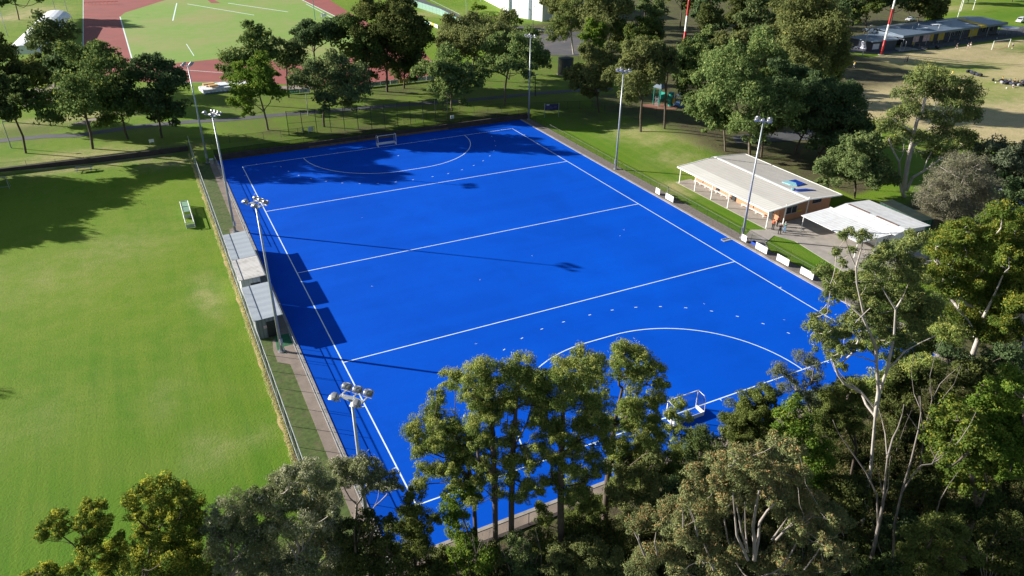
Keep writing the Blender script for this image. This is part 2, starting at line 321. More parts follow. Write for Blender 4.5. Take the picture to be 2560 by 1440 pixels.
lush = np.maximum(lush, smooth((X-62.2)/1)*smooth((70.2-X)/0.5)*(Y > 9)*(Y < 62)*0.7)
lush = np.maximum(lush, 0.5*smooth((X-62.5)/2)*smooth((100-X)/8)*smooth((Y-55)/6)*smooth((105-Y)/10))
litter_shade = np.maximum(litter_shade, 0.34*smooth((Y-99)/3)*smooth((150-Y)/8)*smooth((X+4)/8)*(X < 110))  # brownish litter that also paints tree shade into the far bank
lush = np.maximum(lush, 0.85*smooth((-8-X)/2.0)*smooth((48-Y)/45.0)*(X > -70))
litter_shade = np.maximum(litter_shade, 0.9*zone([(1690, 310), (1760, 352), (1850, 398), (1960, 432), (2060, 470), (2150, 490), (2240, 430), (2180, 345), (2050, 300), (1900, 280), (1760, 262)]))
litter_shade = np.maximum(litter_shade, 0.7*zone([(1480, 262), (1600, 300), (1700, 300), (1700, 240), (1480, 240)]))
litter_shade = np.maximum(litter_shade, 0.9*zone([(1440, -90), (2365, -90), (2345, 62), (2115, 122), (1960, 262), (1700, 250), (1560, 165), (1440, 125)]))
lush = np.maximum(lush, 0.75*gauss(2520, 40, 22, 6))
ny, nx = X.shape
me = bpy.data.meshes.new('ground')
vs = np.stack([X, Y, Z], -1).reshape(-1, 3)
ii = np.arange(ny*nx).reshape(ny, nx); q = np.stack([ii[:-1, :-1], ii[:-1, 1:], ii[1:, 1:], ii[1:, :-1]], -1).reshape(-1, 4)
def fill(me, v, f):
    me.vertices.add(len(v)); me.vertices.foreach_set('co', np.ascontiguousarray(v, np.float32).ravel())
    k = f.shape[1]; me.loops.add(f.size); me.loops.foreach_set('vertex_index', np.ascontiguousarray(f, np.int32).ravel())
    me.polygons.add(len(f)); me.polygons.foreach_set('loop_start', np.arange(0, f.size, k, dtype=np.int32)); me.update(calc_edges=True)
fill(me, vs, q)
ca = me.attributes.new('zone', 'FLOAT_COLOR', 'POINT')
ca.data.foreach_set('color', np.stack([dry, litter_shade, lush, np.ones_like(dry)], -1).astype(np.float32).ravel())
def grassmat():
    m, nt, b = newmat('grass_ground'); g = N(nt, 'ShaderNodeNewGeometry').outputs['Position']
    at_ = N(nt, 'ShaderNodeAttribute', attribute_name='zone'); sp = N(nt, 'ShaderNodeSeparateColor'); nt.links.new(at_.outputs[0], sp.inputs[0])
    n1 = noise(nt, 0.045, 4, g).outputs[0]; n2 = noise(nt, 0.35, 5, g, 0.65).outputs[0]; n3 = noise(nt, 2.6, 4, g, 0.7).outputs[0]; n4 = noise(nt, 0.11, 3, g).outputs[0]
    c = mixc(nt, ramp(nt, n1, 0.35, 0.65), (0.088, 0.200, 0.009), (0.152, 0.245, 0.013))
    c = mixc(nt, ramp(nt, n2, 0.40, 0.68, 0, 0.75), c, (0.185, 0.245, 0.032))
    c = mixc(nt, sp.outputs[2], c, (0.070, 0.175, 0.009))
    mpp = N(nt, 'ShaderNodeMapping'); nt.links.new(g, mpp.inputs[0]); mpp.inputs['Scale'].default_value = (1.0, 0.05, 1); mpp.inputs['Rotation'].default_value = (0, 0, 0.12)
    c = mixc(nt, ramp(nt, noise(nt, 0.9, 3, mpp.outputs[0]).outputs[0], 0.40, 0.66, 0, 0.35), c, (0.185, 0.260, 0.022))
    d1 = N(nt, 'ShaderNodeMath', operation='MULTIPLY_ADD'); nt.links.new(n2, d1.inputs[0]); d1.inputs[1].default_value = 1.1; d1.inputs[2].default_value = -0.55
    d2 = N(nt, 'ShaderNodeMath', operation='ADD', use_clamp=True); nt.links.new(sp.outputs[0], d2.inputs[0]); d3 = N(nt, 'ShaderNodeMath', operation='MULTIPLY'); nt.links.new(d1.outputs[0], d3.inputs[0]); nt.links.new(ramp(nt, sp.outputs[0], 0, 0.3), d3.inputs[1]); nt.links.new(d3.outputs[0], d2.inputs[1])
    c = mixc(nt, d2.outputs[0], c, (0.53, 0.42, 0.245))
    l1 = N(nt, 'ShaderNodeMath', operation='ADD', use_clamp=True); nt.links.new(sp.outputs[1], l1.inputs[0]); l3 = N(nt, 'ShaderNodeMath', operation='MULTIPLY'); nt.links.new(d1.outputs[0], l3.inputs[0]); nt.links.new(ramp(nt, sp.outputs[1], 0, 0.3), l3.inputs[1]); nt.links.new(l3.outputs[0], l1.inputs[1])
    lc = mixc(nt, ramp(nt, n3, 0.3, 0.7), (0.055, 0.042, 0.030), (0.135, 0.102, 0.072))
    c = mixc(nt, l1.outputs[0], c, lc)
    c = mixc(nt, ramp(nt, n3, 0.42, 0.72, 0, 0.42), c, (0.070, 0.145, 0.008))
    c = mixc(nt, ramp(nt, n4, 0.55, 0.75, 0, 0.22), c, (0.235, 0.240, 0.060))
    nt.links.new(c, b.inputs['Base Color']); b.inputs['Roughness'].default_value = 0.9; b.inputs['Specular IOR Level'].default_value = 0.15
    bp = N(nt, 'ShaderNodeBump'); bp.inputs['Strength'].default_value = 0.75; bp.inputs['Distance'].default_value = 0.09
    nt.links.new(noise(nt, 4.5, 4, g, 0.7).outputs[0], bp.inputs['Height']); nt.links.new(bp.outputs[0], b.inputs['Normal'])
    return m
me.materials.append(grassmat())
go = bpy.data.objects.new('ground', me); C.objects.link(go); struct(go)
# ------------------------------------------------------------------ pitch
def turfmat():
    m, nt, b = newmat('blue_turf'); g = N(nt, 'ShaderNodeNewGeometry').outputs['Position']
    n1 = noise(nt, 0.06, 3, g).outputs[0]; n2 = noise(nt, 1.6, 5, g, 0.7).outputs[0]
    c = mixc(nt, ramp(nt, n1, 0.35, 0.65), (0.0006, 0.070, 0.51), (0.0006, 0.086, 0.60))
    c = mixc(nt, ramp(nt, n2, 0.35, 0.75, 0, 0.40), c, (0.0006, 0.064, 0.46))
    mp = N(nt, 'ShaderNodeMapping'); nt.links.new(g, mp.inputs[0]); mp.inputs['Scale'].default_value = (0.02, 1.2, 1)
    c = mixc(nt, ramp(nt, noise(nt, 0.25, 3, mp.outputs[0]).outputs[0], 0.4, 0.65, 0, 0.18), c, (0.0008, 0.110, 0.68))
    nt.links.new(c, b.inputs['Base Color']); b.inputs['Roughness'].default_value = 0.8; b.inputs['Specular IOR Level'].default_value = 0.05
    c = mixc(nt, ramp(nt, noise(nt, 0.13, 5, g, 0.6).outputs[0], 0.50, 0.74, 0, 0.42), c, (0.0006, 0.052, 0.40)); nt.links.new(c, b.inputs['Base Color'])
    bp = N(nt, 'ShaderNodeBump'); bp.inputs['Strength'].default_value = 0.15; bp.inputs['Distance'].default_value = 0.02
    nt.links.new(noise(nt, 14, 2, g).outputs[0], bp.inputs['Height']); nt.links.new(bp.outputs[0], b.inputs['Normal'])
    return m
struct(MB().face([(-3.6, -4.6, 0.03), (59.5, -4.6, 0.03), (59.5, 96.4, 0.03), (-3.6, 96.4, 0.03)]).build('pitch', turfmat()))
lm = MB(); lw = 0.065; ZL = 0.036
def lrect(x0, x1, y0, y1): lm.face([(x0, y0, ZL), (x1, y0, ZL), (x1, y1, ZL), (x0, y1, ZL)])
PL, PW = 91.4, 55.0
lrect(-lw, lw, -lw, PL+lw); lrect(PW-lw, PW+lw, -lw, PL+lw)
for y in (0, 22.9, 45.7, 68.5, PL): lrect(lw, PW-lw, y-lw, y+lw)
def arc(cx, cy, r, a0, a1, wd, n=24):
    for i in range(n):
        t0 = a0+(a1-a0)*i/n; t1 = a0+(a1-a0)*(i+1)/n
        lm.face([(cx+(r-wd)*math.cos(t0), cy+(r-wd)*math.sin(t0), ZL), (cx+(r+wd)*math.cos(t0), cy+(r+wd)*math.sin(t0), ZL), (cx+(r+wd)*math.cos(t1), cy+(r+wd)*math.sin(t1), ZL), (cx+(r-wd)*math.cos(t1), cy+(r-wd)*math.sin(t1), ZL)])
for y0, s in ((0, 1), (PL, -1)):
    a, b = (0, math.pi/2) if s > 0 else (-math.pi/2, 0)
    arc(PW/2+1.83, y0, 14.63, a, b, lw)
    a2, b2 = (math.pi/2, math.pi) if s > 0 else (math.pi, 1.5*math.pi)
    arc(PW/2-1.83, y0, 14.63, a2, b2, lw)
    lrect(PW/2-1.83, PW/2+1.83, y0+s*14.63-lw, y0+s*14.63+lw)
    rr = 19.63; per = 3.0; na = int(rr*math.pi/2/per)
    for i in range(na+1):
        t = (math.pi/2)*i/na
        arc(PW/2+1.83, y0, rr, s*t-0.009, s*t+0.009, 0.055, 1); arc(PW/2-1.83, y0, rr, math.pi-s*t-0.009, math.pi-s*t+0.009, 0.055, 1)
    lrect(PW/2-0.12, PW/2+0.12, y0+s*6.4-0.09, y0+s*6.4+0.09)
    for dx in (4.98, 9.98, 20.0, 25.0):
        for sg in (-1, 1): x = PW/2+sg*dx; lrect(x-0.05, x+0.05, y0-s*0.08-0.25*(s > 0), y0-s*0.08+0.25*(s < 0))
for yy in (5.0, 14.63, PL-5, PL-14.63):
    lrect(-0.42, -0.08, yy-0.05, yy+0.05); lrect(PW+0.08, PW+0.42, yy-0.05, yy+0.05)
for k, (u, v) in enumerate([(1550, 590), (1330, 640), (1560, 575), (1200, 700), (930, 716), (905, 545), (1760, 760), (1190, 860), (1210, 895), (1960, 800)]):
    p = at(u, v); a = k*1.3; d = Vector((math.cos(a), math.sin(a)))*0.13; nn = Vector((-d.y, d.x))*0.16
    lm.face([(p.x-d.x-nn.x, p.y-d.y-nn.y, ZL), (p.x+d.x-nn.x, p.y+d.y-nn.y, ZL), (p.x+d.x+nn.x, p.y+d.y+nn.y, ZL), (p.x-d.x+nn.x, p.y-d.y+nn.y, ZL)])
struct(lm.build('pitch_markings', M['line']))
# kerbs and paths round the pitch
kb = MB(); kb.box(-3.95, -3.6, -4.9, 96.6, -0.2, 0.10); kb.box(59.5, 59.95, -4.9, 96.6, -0.2, 0.10); kb.box(-3.6, 59.5, -4.95, -4.6, -0.2, 0.10)
struct(kb.build('kerb', M['kerb']))
pb = MB(); pb.box(-5.15, -3.95, -9, 96.6, -0.2, 0.06); pb.prism([(-6.3, 26.0), (-5.15, 25.0), (-5.15, 31.2), (-6.0, 30.6), (-6.3, 28.5)], -0.2, 0.06); pb.prism([(-6.1, 61.0), (-5.15, 60.4), (-5.15, 64.4), (-6.1, 63.8)], -0.2, 0.06)
struct(pb.build('side_path', M['path']))
struct(MB().box(59.95, 61.9, -7, 96.6, -0.2, 0.05).build('gravel_strip', M['gravel']))
nb_ = MB(); nb_.box(-7, 61.9, -5.9, -4.95, -0.2, 0.07); struct(nb_.build('near_path', M['path']))
nb2 = MB(); nb2.prism([(-4, -8.0), (63, -8.0), (63, -6.25), (-4, -6.25)], -1.6, -0.25); struct(nb2.build('lower_path', M['path']))
gm = MB(); gm.prism([(-5.9, 28.4), (-5.15, 27.2), (-5.15, 31.3), (-5.6, 31.3)], 0.06, 0.075); gm.box(-5.14, -4.0, 28.8, 31.3, 0.06, 0.075)
struct(gm.build('green_matting', M['mat_green']))
w1 = MB(); w1.box(-7, 62, -6.24, -5.9, -1.7, 0.12); o = w1.build('retaining_wall', M['wall_dark']); tag(o, 'low dark retaining wall below the near end fence of the blue pitch', 'wall')
w2 = MB(); w2.box(-4.0, 62, 96.62, 96.95, -0.2, 1.0); w2.box(-4.0, 62, 96.58, 97.0, 1.0, 1.08); o = w2.build('retaining_wall', M['wall_dark']); tag(o, 'long dark retaining wall behind the far goal of the blue pitch', 'wall')
w3 = MB()
ax = [(-75, 108.6), (-39, 105.6), (-21, 105.0), (-7.9, 105.0)]
for a, b in zip(ax[:-1], ax[1:]): w3.prism([(a[0], a[1]-0.15), (b[0], b[1]-0.15), (b[0], b[1]+0.2), (a[0], a[1]+0.2)], -0.2, 0.95)
o = w3.build('retaining_wall', M['wall_dark']); tag(o, 'dark sleeper retaining wall along the top edge of the left green field', 'wall')
tb = MB(); tb.box(13.3, 42.5, 96.50, 96.575, 0.03, 0.42); o = tb.build('kick_board', M['timber']); tag(o, 'long low timber board standing at the foot of the far wall behind the goal', 'board')
# ------------------------------------------------------------------ concrete around the buildings
cz = 0.04
def slab(name, mat, pts, z1):
    b = MB(); b.prism([(p[0], p[1]) for p in pts], [-0.3]*len(pts), [float(hgt(p[0], p[1]))+z1 for p in pts]); return struct(b.build(name, mat))
slab('verandah_slab', M['concrete'], [(66.7, 29.0), (82, 29.0), (82, 30.0), (70, 30.0), (70, 51), (66.7, 51)], 0.06)
slab('apron', M['concrete'], [(66.7, 28.98), (66.2, 26.9), (67.5, 24.1), (65.7, 10), (74, 10), (86, 12), (86, 28.98)], 0.05)
slab('apron_path', M['concrete'], [(61.92, 28.6), (61.92, 23.5), (63.2, 25.6), (66.18, 26.9), (66.68, 28.96), (64.4, 30.0)], 0.045)
# ------------------------------------------------------------------ track, roads
def pxpoly(l): return [at(*p)[:2] for p in l]
sheet('running_track', M['track'], [pxpoly([(208, -70), (208, 150), (236, 203), (455, 205), (600, 204), (760, 214), (920, 214), (1062, 200), (1095, 170), (1050, 120), (960, 80), (868, 28), (800, -15), (700, -75)])], 0.93)
def infieldmat():
    m, nt, b = newmat('infield_grass'); g = N(nt, 'ShaderNodeNewGeometry').outputs['Position']
    n1 = noise(nt, 0.03, 4, g).outputs[0]; n2 = noise(nt, 0.3, 5, g, 0.65).outputs[0]
    c = mixc(nt, ramp(nt, n1, 0.46, 0.72), (0.165, 0.295, 0.03), (0.275, 0.265, 0.085))
    c = mixc(nt, ramp(nt, n2, 0.42, 0.72, 0, 0.4), c, (0.30, 0.29, 0.11))
    nt.links.new(c, b.inputs['Base Color']); b.inputs['Roughness'].default_value = 0.9
    return m
sheet('infield', infieldmat(), [pxpoly([(300, 42), (330, 148), (343, 158), (420, 160), (560, 146), (700, 152), (850, 152), (935, 125), (905, 85), (850, 47), (740, -8), (680, -45), (520, -25), (420, -2), (345, 22), (312, 32)])], 0.936)
tl = MB()
def tline(l, wd, z=0.942):
    for p in strip([at(*q) for q in l], wd, z): tl.face([(k.x, k.y, z) for k in p])
tline([(300, 42), (330, 148), (343, 158)], 0.35); tline([(740, -8), (850, 47)], 0.4); tline([(420, 172), (540, 181), (640, 184)], 0.25); tline([(208, -20), (208, 148)], 0.2); tline([(455, 206), (620, 205)], 0.2)
tline([(468, 10), (635, 38)], 0.45); tline([(570, 8), (720, 30)], 0.5); tline([(442, 8), (432, 52)], 0.4); tline([(765, 10), (832, 46)], 0.3); tline([(466, 110), (485, 140)], 0.2)
tline([(1060, -8), (1150, 36)], 0.2)
struct(tl.build('track_markings', M['line']))
sheet('runway', M['track'], [pxpoly([(515, -10), (552, 8), (528, 8), (490, -25)])], 0.941)
rd = MB()
def road(l, wd, z):
    for p in strip([at(*q) for q in l], wd, z, step=4):
        rd.face([(k.x, k.y, float(hgt(k.x, k.y))+z) for k in p])
road([(985, -30), (1060, 8), (1110, 28), (1160, 52), (1230, 62), (1330, 72), (1400, 80), (1480, 90)], 5.5, 0.03)
struct(rd.build('road', M['asphalt']))
sheet('car_park', M['court'], [pxpoly([(1357, 85), (1400, 86), (1500, 100), (1560, 130), (1450, 140), (1360, 138), (1322, 128), (1300, 118)])], 0.05, True)
sheet('car_park', M['asphalt'], [pxpoly([(2105, 130), (2220, 136), (2330, 121), (2480, 100), (2620, 84), (2620, 58), (2480, 75), (2240, 118), (2110, 122)])], 0.04, True)
sheet('lane', M['asphalt'], [pxpoly([(1830, 340), (1960, 330), (2150, 320), (2150, 345), (1990, 352), (1840, 358)])], 0.05, True)
pf = MB()
for p in strip([at(*q) for q in [(-120, 362), (0, 352), (110, 341), (200, 338), (330, 318), (470, 305), (560, 300), (690, 288), (780, 281), (900, 271), (1000, 263), (1130, 254), (1250, 243), (1350, 233), (1450, 226), (1530, 222)]], 2.6, 0):
    pf.face([(k.x, k.y, float(hgt(k.x, k.y))+0.03) for k in p])
struct(pf.build('footpath', M['asphalt']))
sheet('dirt_area', M['path'], [pxpoly([(120, 205), (180, 232), (130, 262), (60, 268), (40, 240)]), pxpoly([(170, 312), (300, 278), (290, 292), (215, 312)]), pxpoly([(690, 216), (780, 212), (790, 222), (700, 226)])], 0.03, True)
sheet('goal_mouth_patch', plain('worn_orange_soil', (0.36, 0.20, 0.10), 0.95, 0.15, 0.4), [pxpoly([(2482, 122), (2490, 104), (2524, 96), (2522, 116), (2500, 124)])], 0.03, True)
sheet('sand_pit', plain('sand', (0.45, 0.38, 0.28), 0.95, 0.1, 0.5), [pxpoly([(1295, 156), (1325, 150), (1330, 160), (1300, 166)])], 0.04, True)
# ------------------------------------------------------------------ fences
def fence(name, label, pts, h, post_mat, mesh_mat, step=3.0, pr=0.035, rails=(1.0,), rr=0.025, base=0.0, cat='fence', z0=None):
    P = [Vector((p[0], p[1])) for p in pts]
    t = thing(name, label, cat, (P[0].x, P[0].y, 0))
    o0 = P[0]; mb = MB(); rbs = [MB() for _ in rails]
    for a, b in zip(P[:-1], P[1:]):
        n = max(1, round((b-a).length/step)); prev = None
        for i in range(n+1):
            p = a.lerp(b, i/n); z = (float(hgt(p.x, p.y)) if z0 is None else z0)+base; q = (p.x-o0.x, p.y-o0.y)
            if i > 0 or a is P[0]:
                MB().tube((q[0], q[1], z-0.1), (q[0], q[1], z+h+0.04), pr, pr, 6).build('post', post_mat, t)
            if prev:
                (x0, y0, zz) = prev
                if mesh_mat: mb.face([(x0, y0, zz+0.05), (q[0], q[1], z+0.05), (q[0], q[1], z+h), (x0, y0, zz+h)])
                for rb, r in zip(rbs, rails): rb.tube((x0, y0, zz+h*r), (q[0], q[1], z+h*r), rr, rr, 5, False)
            prev = (q[0], q[1], z)
    if mesh_mat: mb.build('mesh_panel', mesh_mat, t)
    for rb in rbs: rb.build('rail', post_mat, t)
    return t
fence('chain_link_fence', 'tall grey chain link fence between the left green field and the blue pitch', [(-7.62, -8), (-7.62, 101)], 3.1, M['steel'], M['chain'], 3.3, 0.032, (1.0, 0.04), 0.035)
fence('pipe_fence', 'low pipe and mesh fence along the left sideline path of the blue pitch', [(-4.05, -5), (-4.05, 30.9)], 1.1, M['steel'], M['chain'], 2.9, 0.028, (1.0, 0.08), 0.03, 0.06)
fence('pipe_fence', 'low pipe and mesh fence from the sheds to the far left corner pole', [(-4.05, 57.2), (-4.05, 96.4)], 1.1, M['steel'], M['chain'], 2.9, 0.028, (1.0, 0.08), 0.03, 0.06)
fence('pipe_fence', 'low black pipe fence on the gravel strip along the clubhouse side of the pitch', [(61.75, -5), (61.75, 96)], 1.1, M['black'], M['chaindark'], 2.45, 0.026, (1.0, 0.08), 0.022, 0.05)
fence('mesh_fence', 'dark mesh fence on the far retaining wall behind the goal', [(-4.0, 96.8), (62, 96.8)], 1.0, M['black'], M['shade_mesh'], 2.8, 0.026, (1.0,), 0.022, 0.1+0.98, z0=0.0)
fence('ball_stop_fence', 'tall dark green ball stop fence with open mesh behind the far goal', [at(723, 338)[:2], at(930, 322)[:2], at(1120, 300)[:2]], 4.8, M['dgreen'], M['chaindark'], 2.9, 0.06, (1.0, 0.5), 0.025)
fence('mesh_fence', 'dark mesh fence from the far right corner of the pitch behind the navy sign', [at(1010, 310)[:2], at(1150, 288)[:2], at(1322, 278)[:2], at(1480, 272)[:2], at(1640, 290)[:2]], 1.9, M['dgreen'], M['chaindark'], 2.9, 0.03, (1.0,), 0.02)
fence('mesh_fence', 'low dark mesh fence on the grass bank behind the far left corner of the pitch', [(-7.7, 104.6), (-3.5, 103.6), (6, 103), (16, 102.6)], 1.5, M['dgreen'], M['chaindark'], 3.0, 0.03, (1.0,), 0.02)
fence('post_and_wire_fence', 'thin dark post and wire fence on the dark wall above the left green field', [(-62, 107.5), (-39, 105.7), (-21, 105.1), (-8.2, 105.1)], 1.25, M['dgreen'], M['chain'], 4.4, 0.03, (1.0,), 0.012, 0.0)
fence('mesh_fence', 'black mesh fence around the near side of the red running track', [at(440, 232)[:2], at(600, 236)[:2], at(760, 240)[:2], at(930, 226)[:2], at(1100, 206)[:2], at(1200, 196)[:2]], 1.6, M['black'], M['chain'], 3.2, 0.03, (1.0,), 0.02)
fence('mesh_fence', 'green mesh fence between the road and the far edge of the running track', [at(985, 0)[:2], at(1040, 18)[:2], at(1100, 38)[:2], at(1160, 70)[:2]], 2.4, M['teal'], M['netpale'], 3.5, 0.03, (1.0,), 0.02)
fence('mesh_fence', 'dark fence in front of the blue roofed pavilion at the edge of the brown field', [at(2260, 131)[:2], at(2330, 122)[:2], at(2400, 113)[:2], at(2480, 100)[:2], at(2580, 87)[:2]], 2.2, M['black'], M['chaindark'], 3.2, 0.035, (1.0, 0.5), 0.025)
fence('mesh_fence', 'thin mesh fence on the grass beside the dark water tank', [at(1340, 150)[:2], at(1395, 158)[:2], at(1470, 150)[:2]], 1.8, M['black'], M['chain'], 3.2, 0.03, (1.0,), 0.02)
fence('post_and_mesh_fence', 'black fence on the low wall at the near end of the pitch', [(-6.9, -6.05), (61.8, -6.05)], 1.3, M['black'], M['chain'], 2.9, 0.03, (1.0,), 0.025, 0.1, z0=0.0)
# ------------------------------------------------------------------ flood light poles
def floodlight(parent, px, py, pz, face, tilt=0.62):
    b = MB(); mt = Matrix.Rotation(face, 4, 'Z') @ Matrix.Rotation(math.pi/2+tilt, 4, 'Y')
    s_ = Matrix.Diagonal((0.72, 1.0, 1.0, 1.0))
    b.lathe([(0.12, -0.36), (0.22, -0.33), (0.33, -0.18), (0.40, 0.02), (0.43, 0.16)], 16, mat=mt @ s_)
    im = (mt @ s_).inverted(); q_ = []
    for v in b.v:
        p = im @ Vector(v); rr = math.hypot(p.x, p.y)
        if rr > 1e-6: k = (1/max(abs(p.x), abs(p.y))*rr)**.85*.82; p.x *= k; p.y *= k
        q_.append(tuple((mt @ s_) @ p))
    b.v = q_
    o = b.build('floodlight', M['lamp'], parent, True); o.location = (px, py, pz); o.scale = (.82, .82, .82)
    l = MB(); l.lathe([(0.41, 0.162), (0.41, 0.175)], 14, mat=mt @ s_); l.build('lens', M['lens'], o)
    v = MB(); K = mt @ s_
    for i in range(7):
        t0 = math.pi*0.62+i*math.pi*0.76/7; t1 = t0+math.pi*0.76/7
        v.face([K @ Vector((0.44*math.cos(t), 0.44*math.sin(t), z)) for t, z in ((t0, 0.15), (t1, 0.15), (t1, 0.34), (t0, 0.34))])
    v.build('visor', M['lamp'], o)
    y = MB(); f = Vector((math.cos(face), math.sin(face), 0)); sd_ = Vector((-f.y, f.x, 0))
    for sg in (-1, 1): y.tube(sd_*0.46*sg+Vector((0, 0, 0.0)), sd_*0.40*sg-f*0.1+Vector((0, 0, -0.34)), 0.028, 0.028, 5)
    y.tube(sd_*0.40-f*0.1+Vector((0, 0, -0.34)), -sd_*0.40-f*0.1+Vector((0, 0, -0.34)), 0.03, 0.03, 5); y.build('yoke', M['steel'], o)
    return o
def light_pole():
    t = thing('floodlight_pole', 'x', 'light pole')
    MB().tube((0, 0, 0.05), (0, 0, 17.4), 0.19, 0.085, 12).build('pole', M['steel'], t, True)
    b = MB(); b.tube((0, 0, 0.0), (0, 0, 0.10), 0.36, 0.36, 12)
    for i in range(6): a = i*math.pi/3; b.tube((0.29*math.cos(a), 0.29*math.sin(a), 0.1), (0.29*math.cos(a), 0.29*math.sin(a), 0.22), 0.03, 0.03, 6)
    b.build('base_plate', M['steel'], t)
    b = MB(); b.box(-0.16, 0.16, -0.28, -0.18, 1.0, 1.7); b.build('access_box', M['steel'], t)
    b = MB(); b.prism([(-0.10, -.85), (0.10, -.85), (0.20, 0), (0.10, .85), (-0.10, .85), (-0.20, 0)], 17.38, 17.50)
    for y in (-0.8, 0, 0.8): b.box(0.0, 0.52, y-0.05, y+0.05, 17.42, 17.48)
    for y in (-0.8, 0.8): b.box(-0.52, 0, y-0.05, y+0.05, 17.42, 17.48)
    b.build('crossarm', M['steel'], t)
    for y in (-0.8, 0.0, 0.8): floodlight(t, 0.60, y, 17.75, 0.0)
    for y in (-0.8, 0.8): floodlight(t, -0.60, y, 17.75, math.pi)
    return t
lp0 = light_pole()
LPS = [(-5.5, -6.3, 0.68, 'steel floodlight pole nearest the camera rising beside the near left corner of the pitch'),
       (-5.5, 27.9, 0.42, 'steel floodlight pole on the left path just in front of the nearest grey shed'),
       (-5.4, 62.7, 0.42, 'steel floodlight pole on the left path directly behind the farthest grey shed'),
       (-5.4, 96.0, -0.25, 'steel floodlight pole at the far left corner of the blue pitch'),
       (61.2, 95.6, math.pi+0.25, 'steel floodlight pole at the far right corner of the pitch beside the navy sign'),
       (60.8, 61.0, math.pi+0.45, 'steel floodlight pole on the right sideline level with the grass mound'),
       (61.2, 28.3, math.pi+0.72, 'steel floodlight pole in front of the cream roofed clubhouse')]
for i, (x, y, a, lab) in enumerate(LPS):
    o = lp0 if i == 0 else copy_tree(lp0)
    o.location = (x, y, 0.06); o.rotation_euler = (0, 0, a); o['label'] = lab; o['group'] = 'floodlight poles round the blue pitch'
# ------------------------------------------------------------------ the three sheds on the left
def shed(x0, x1, y0, y1, hb, hf, roofm, wallm, label, door=True, vent=False):
    t = thing('shed', label, 'shed', (x0, y0, 0.0)); W, L_ = x1-x0, y1-y0
    b = MB(); ins = 0.12
    b.prism([(ins, ins), (W-0.55, ins), (W-0.55, L_-ins), (ins, L_-ins)], 0.0, [hb-0.04, hf-0.05, hf-0.05, hb-0.04]); b.build('wall', wallm, t)
    r = MB(); r.prism([(-0.12, -0.1), (W+0.05, -0.1), (W+0.05, L_+0.1), (-0.12, L_+0.1)], [hb, hf, hf, hb], [hb+0.07, hf+0.07, hf+0.07, hb+0.07]); r.build('roof', roofm, t)
    g = MB(); g.box(W+0.053, W+0.16, -0.1, L_+0.1, hf-0.06, hf+0.05); g.build('gutter', M['steel'], t)
    if door:
        d = MB(); d.box(W-1.75, W-0.62, ins-0.05, ins-0.003, 0.05, 2.05); d.build('door', M['black'], t)
        d = MB(); d.box(0.9, 1.25, ins-0.03, ins-0.002, 1.25, 1.6); d.build('notice', M['poster'], t)
    f = MB(); f.box(W-0.549, W-0.50, 0.5, L_-0.5, 0.9, 1.9); f.build('shutter', M['black'], t)
    return t
shed(-7.5, -4.5, 31.4, 39.7, 2.55, 2.65, M['roof_grey'], M['wall_grey'], 'flat grey roofed shed nearest the camera beside the left sideline')
shed(-7.5, -4.55, 41.4, 47.2, 2.75, 2.85, M['roof_old'], M['wall_white'], 'white shed with stained corrugated roof between the two grey sheds')
shed(-7.5, -4.55, 47.9, 56.2, 2.55, 2.65, M['roof_grey'], M['wall_grey'], 'flat grey roofed shed farthest along the left sideline', False)
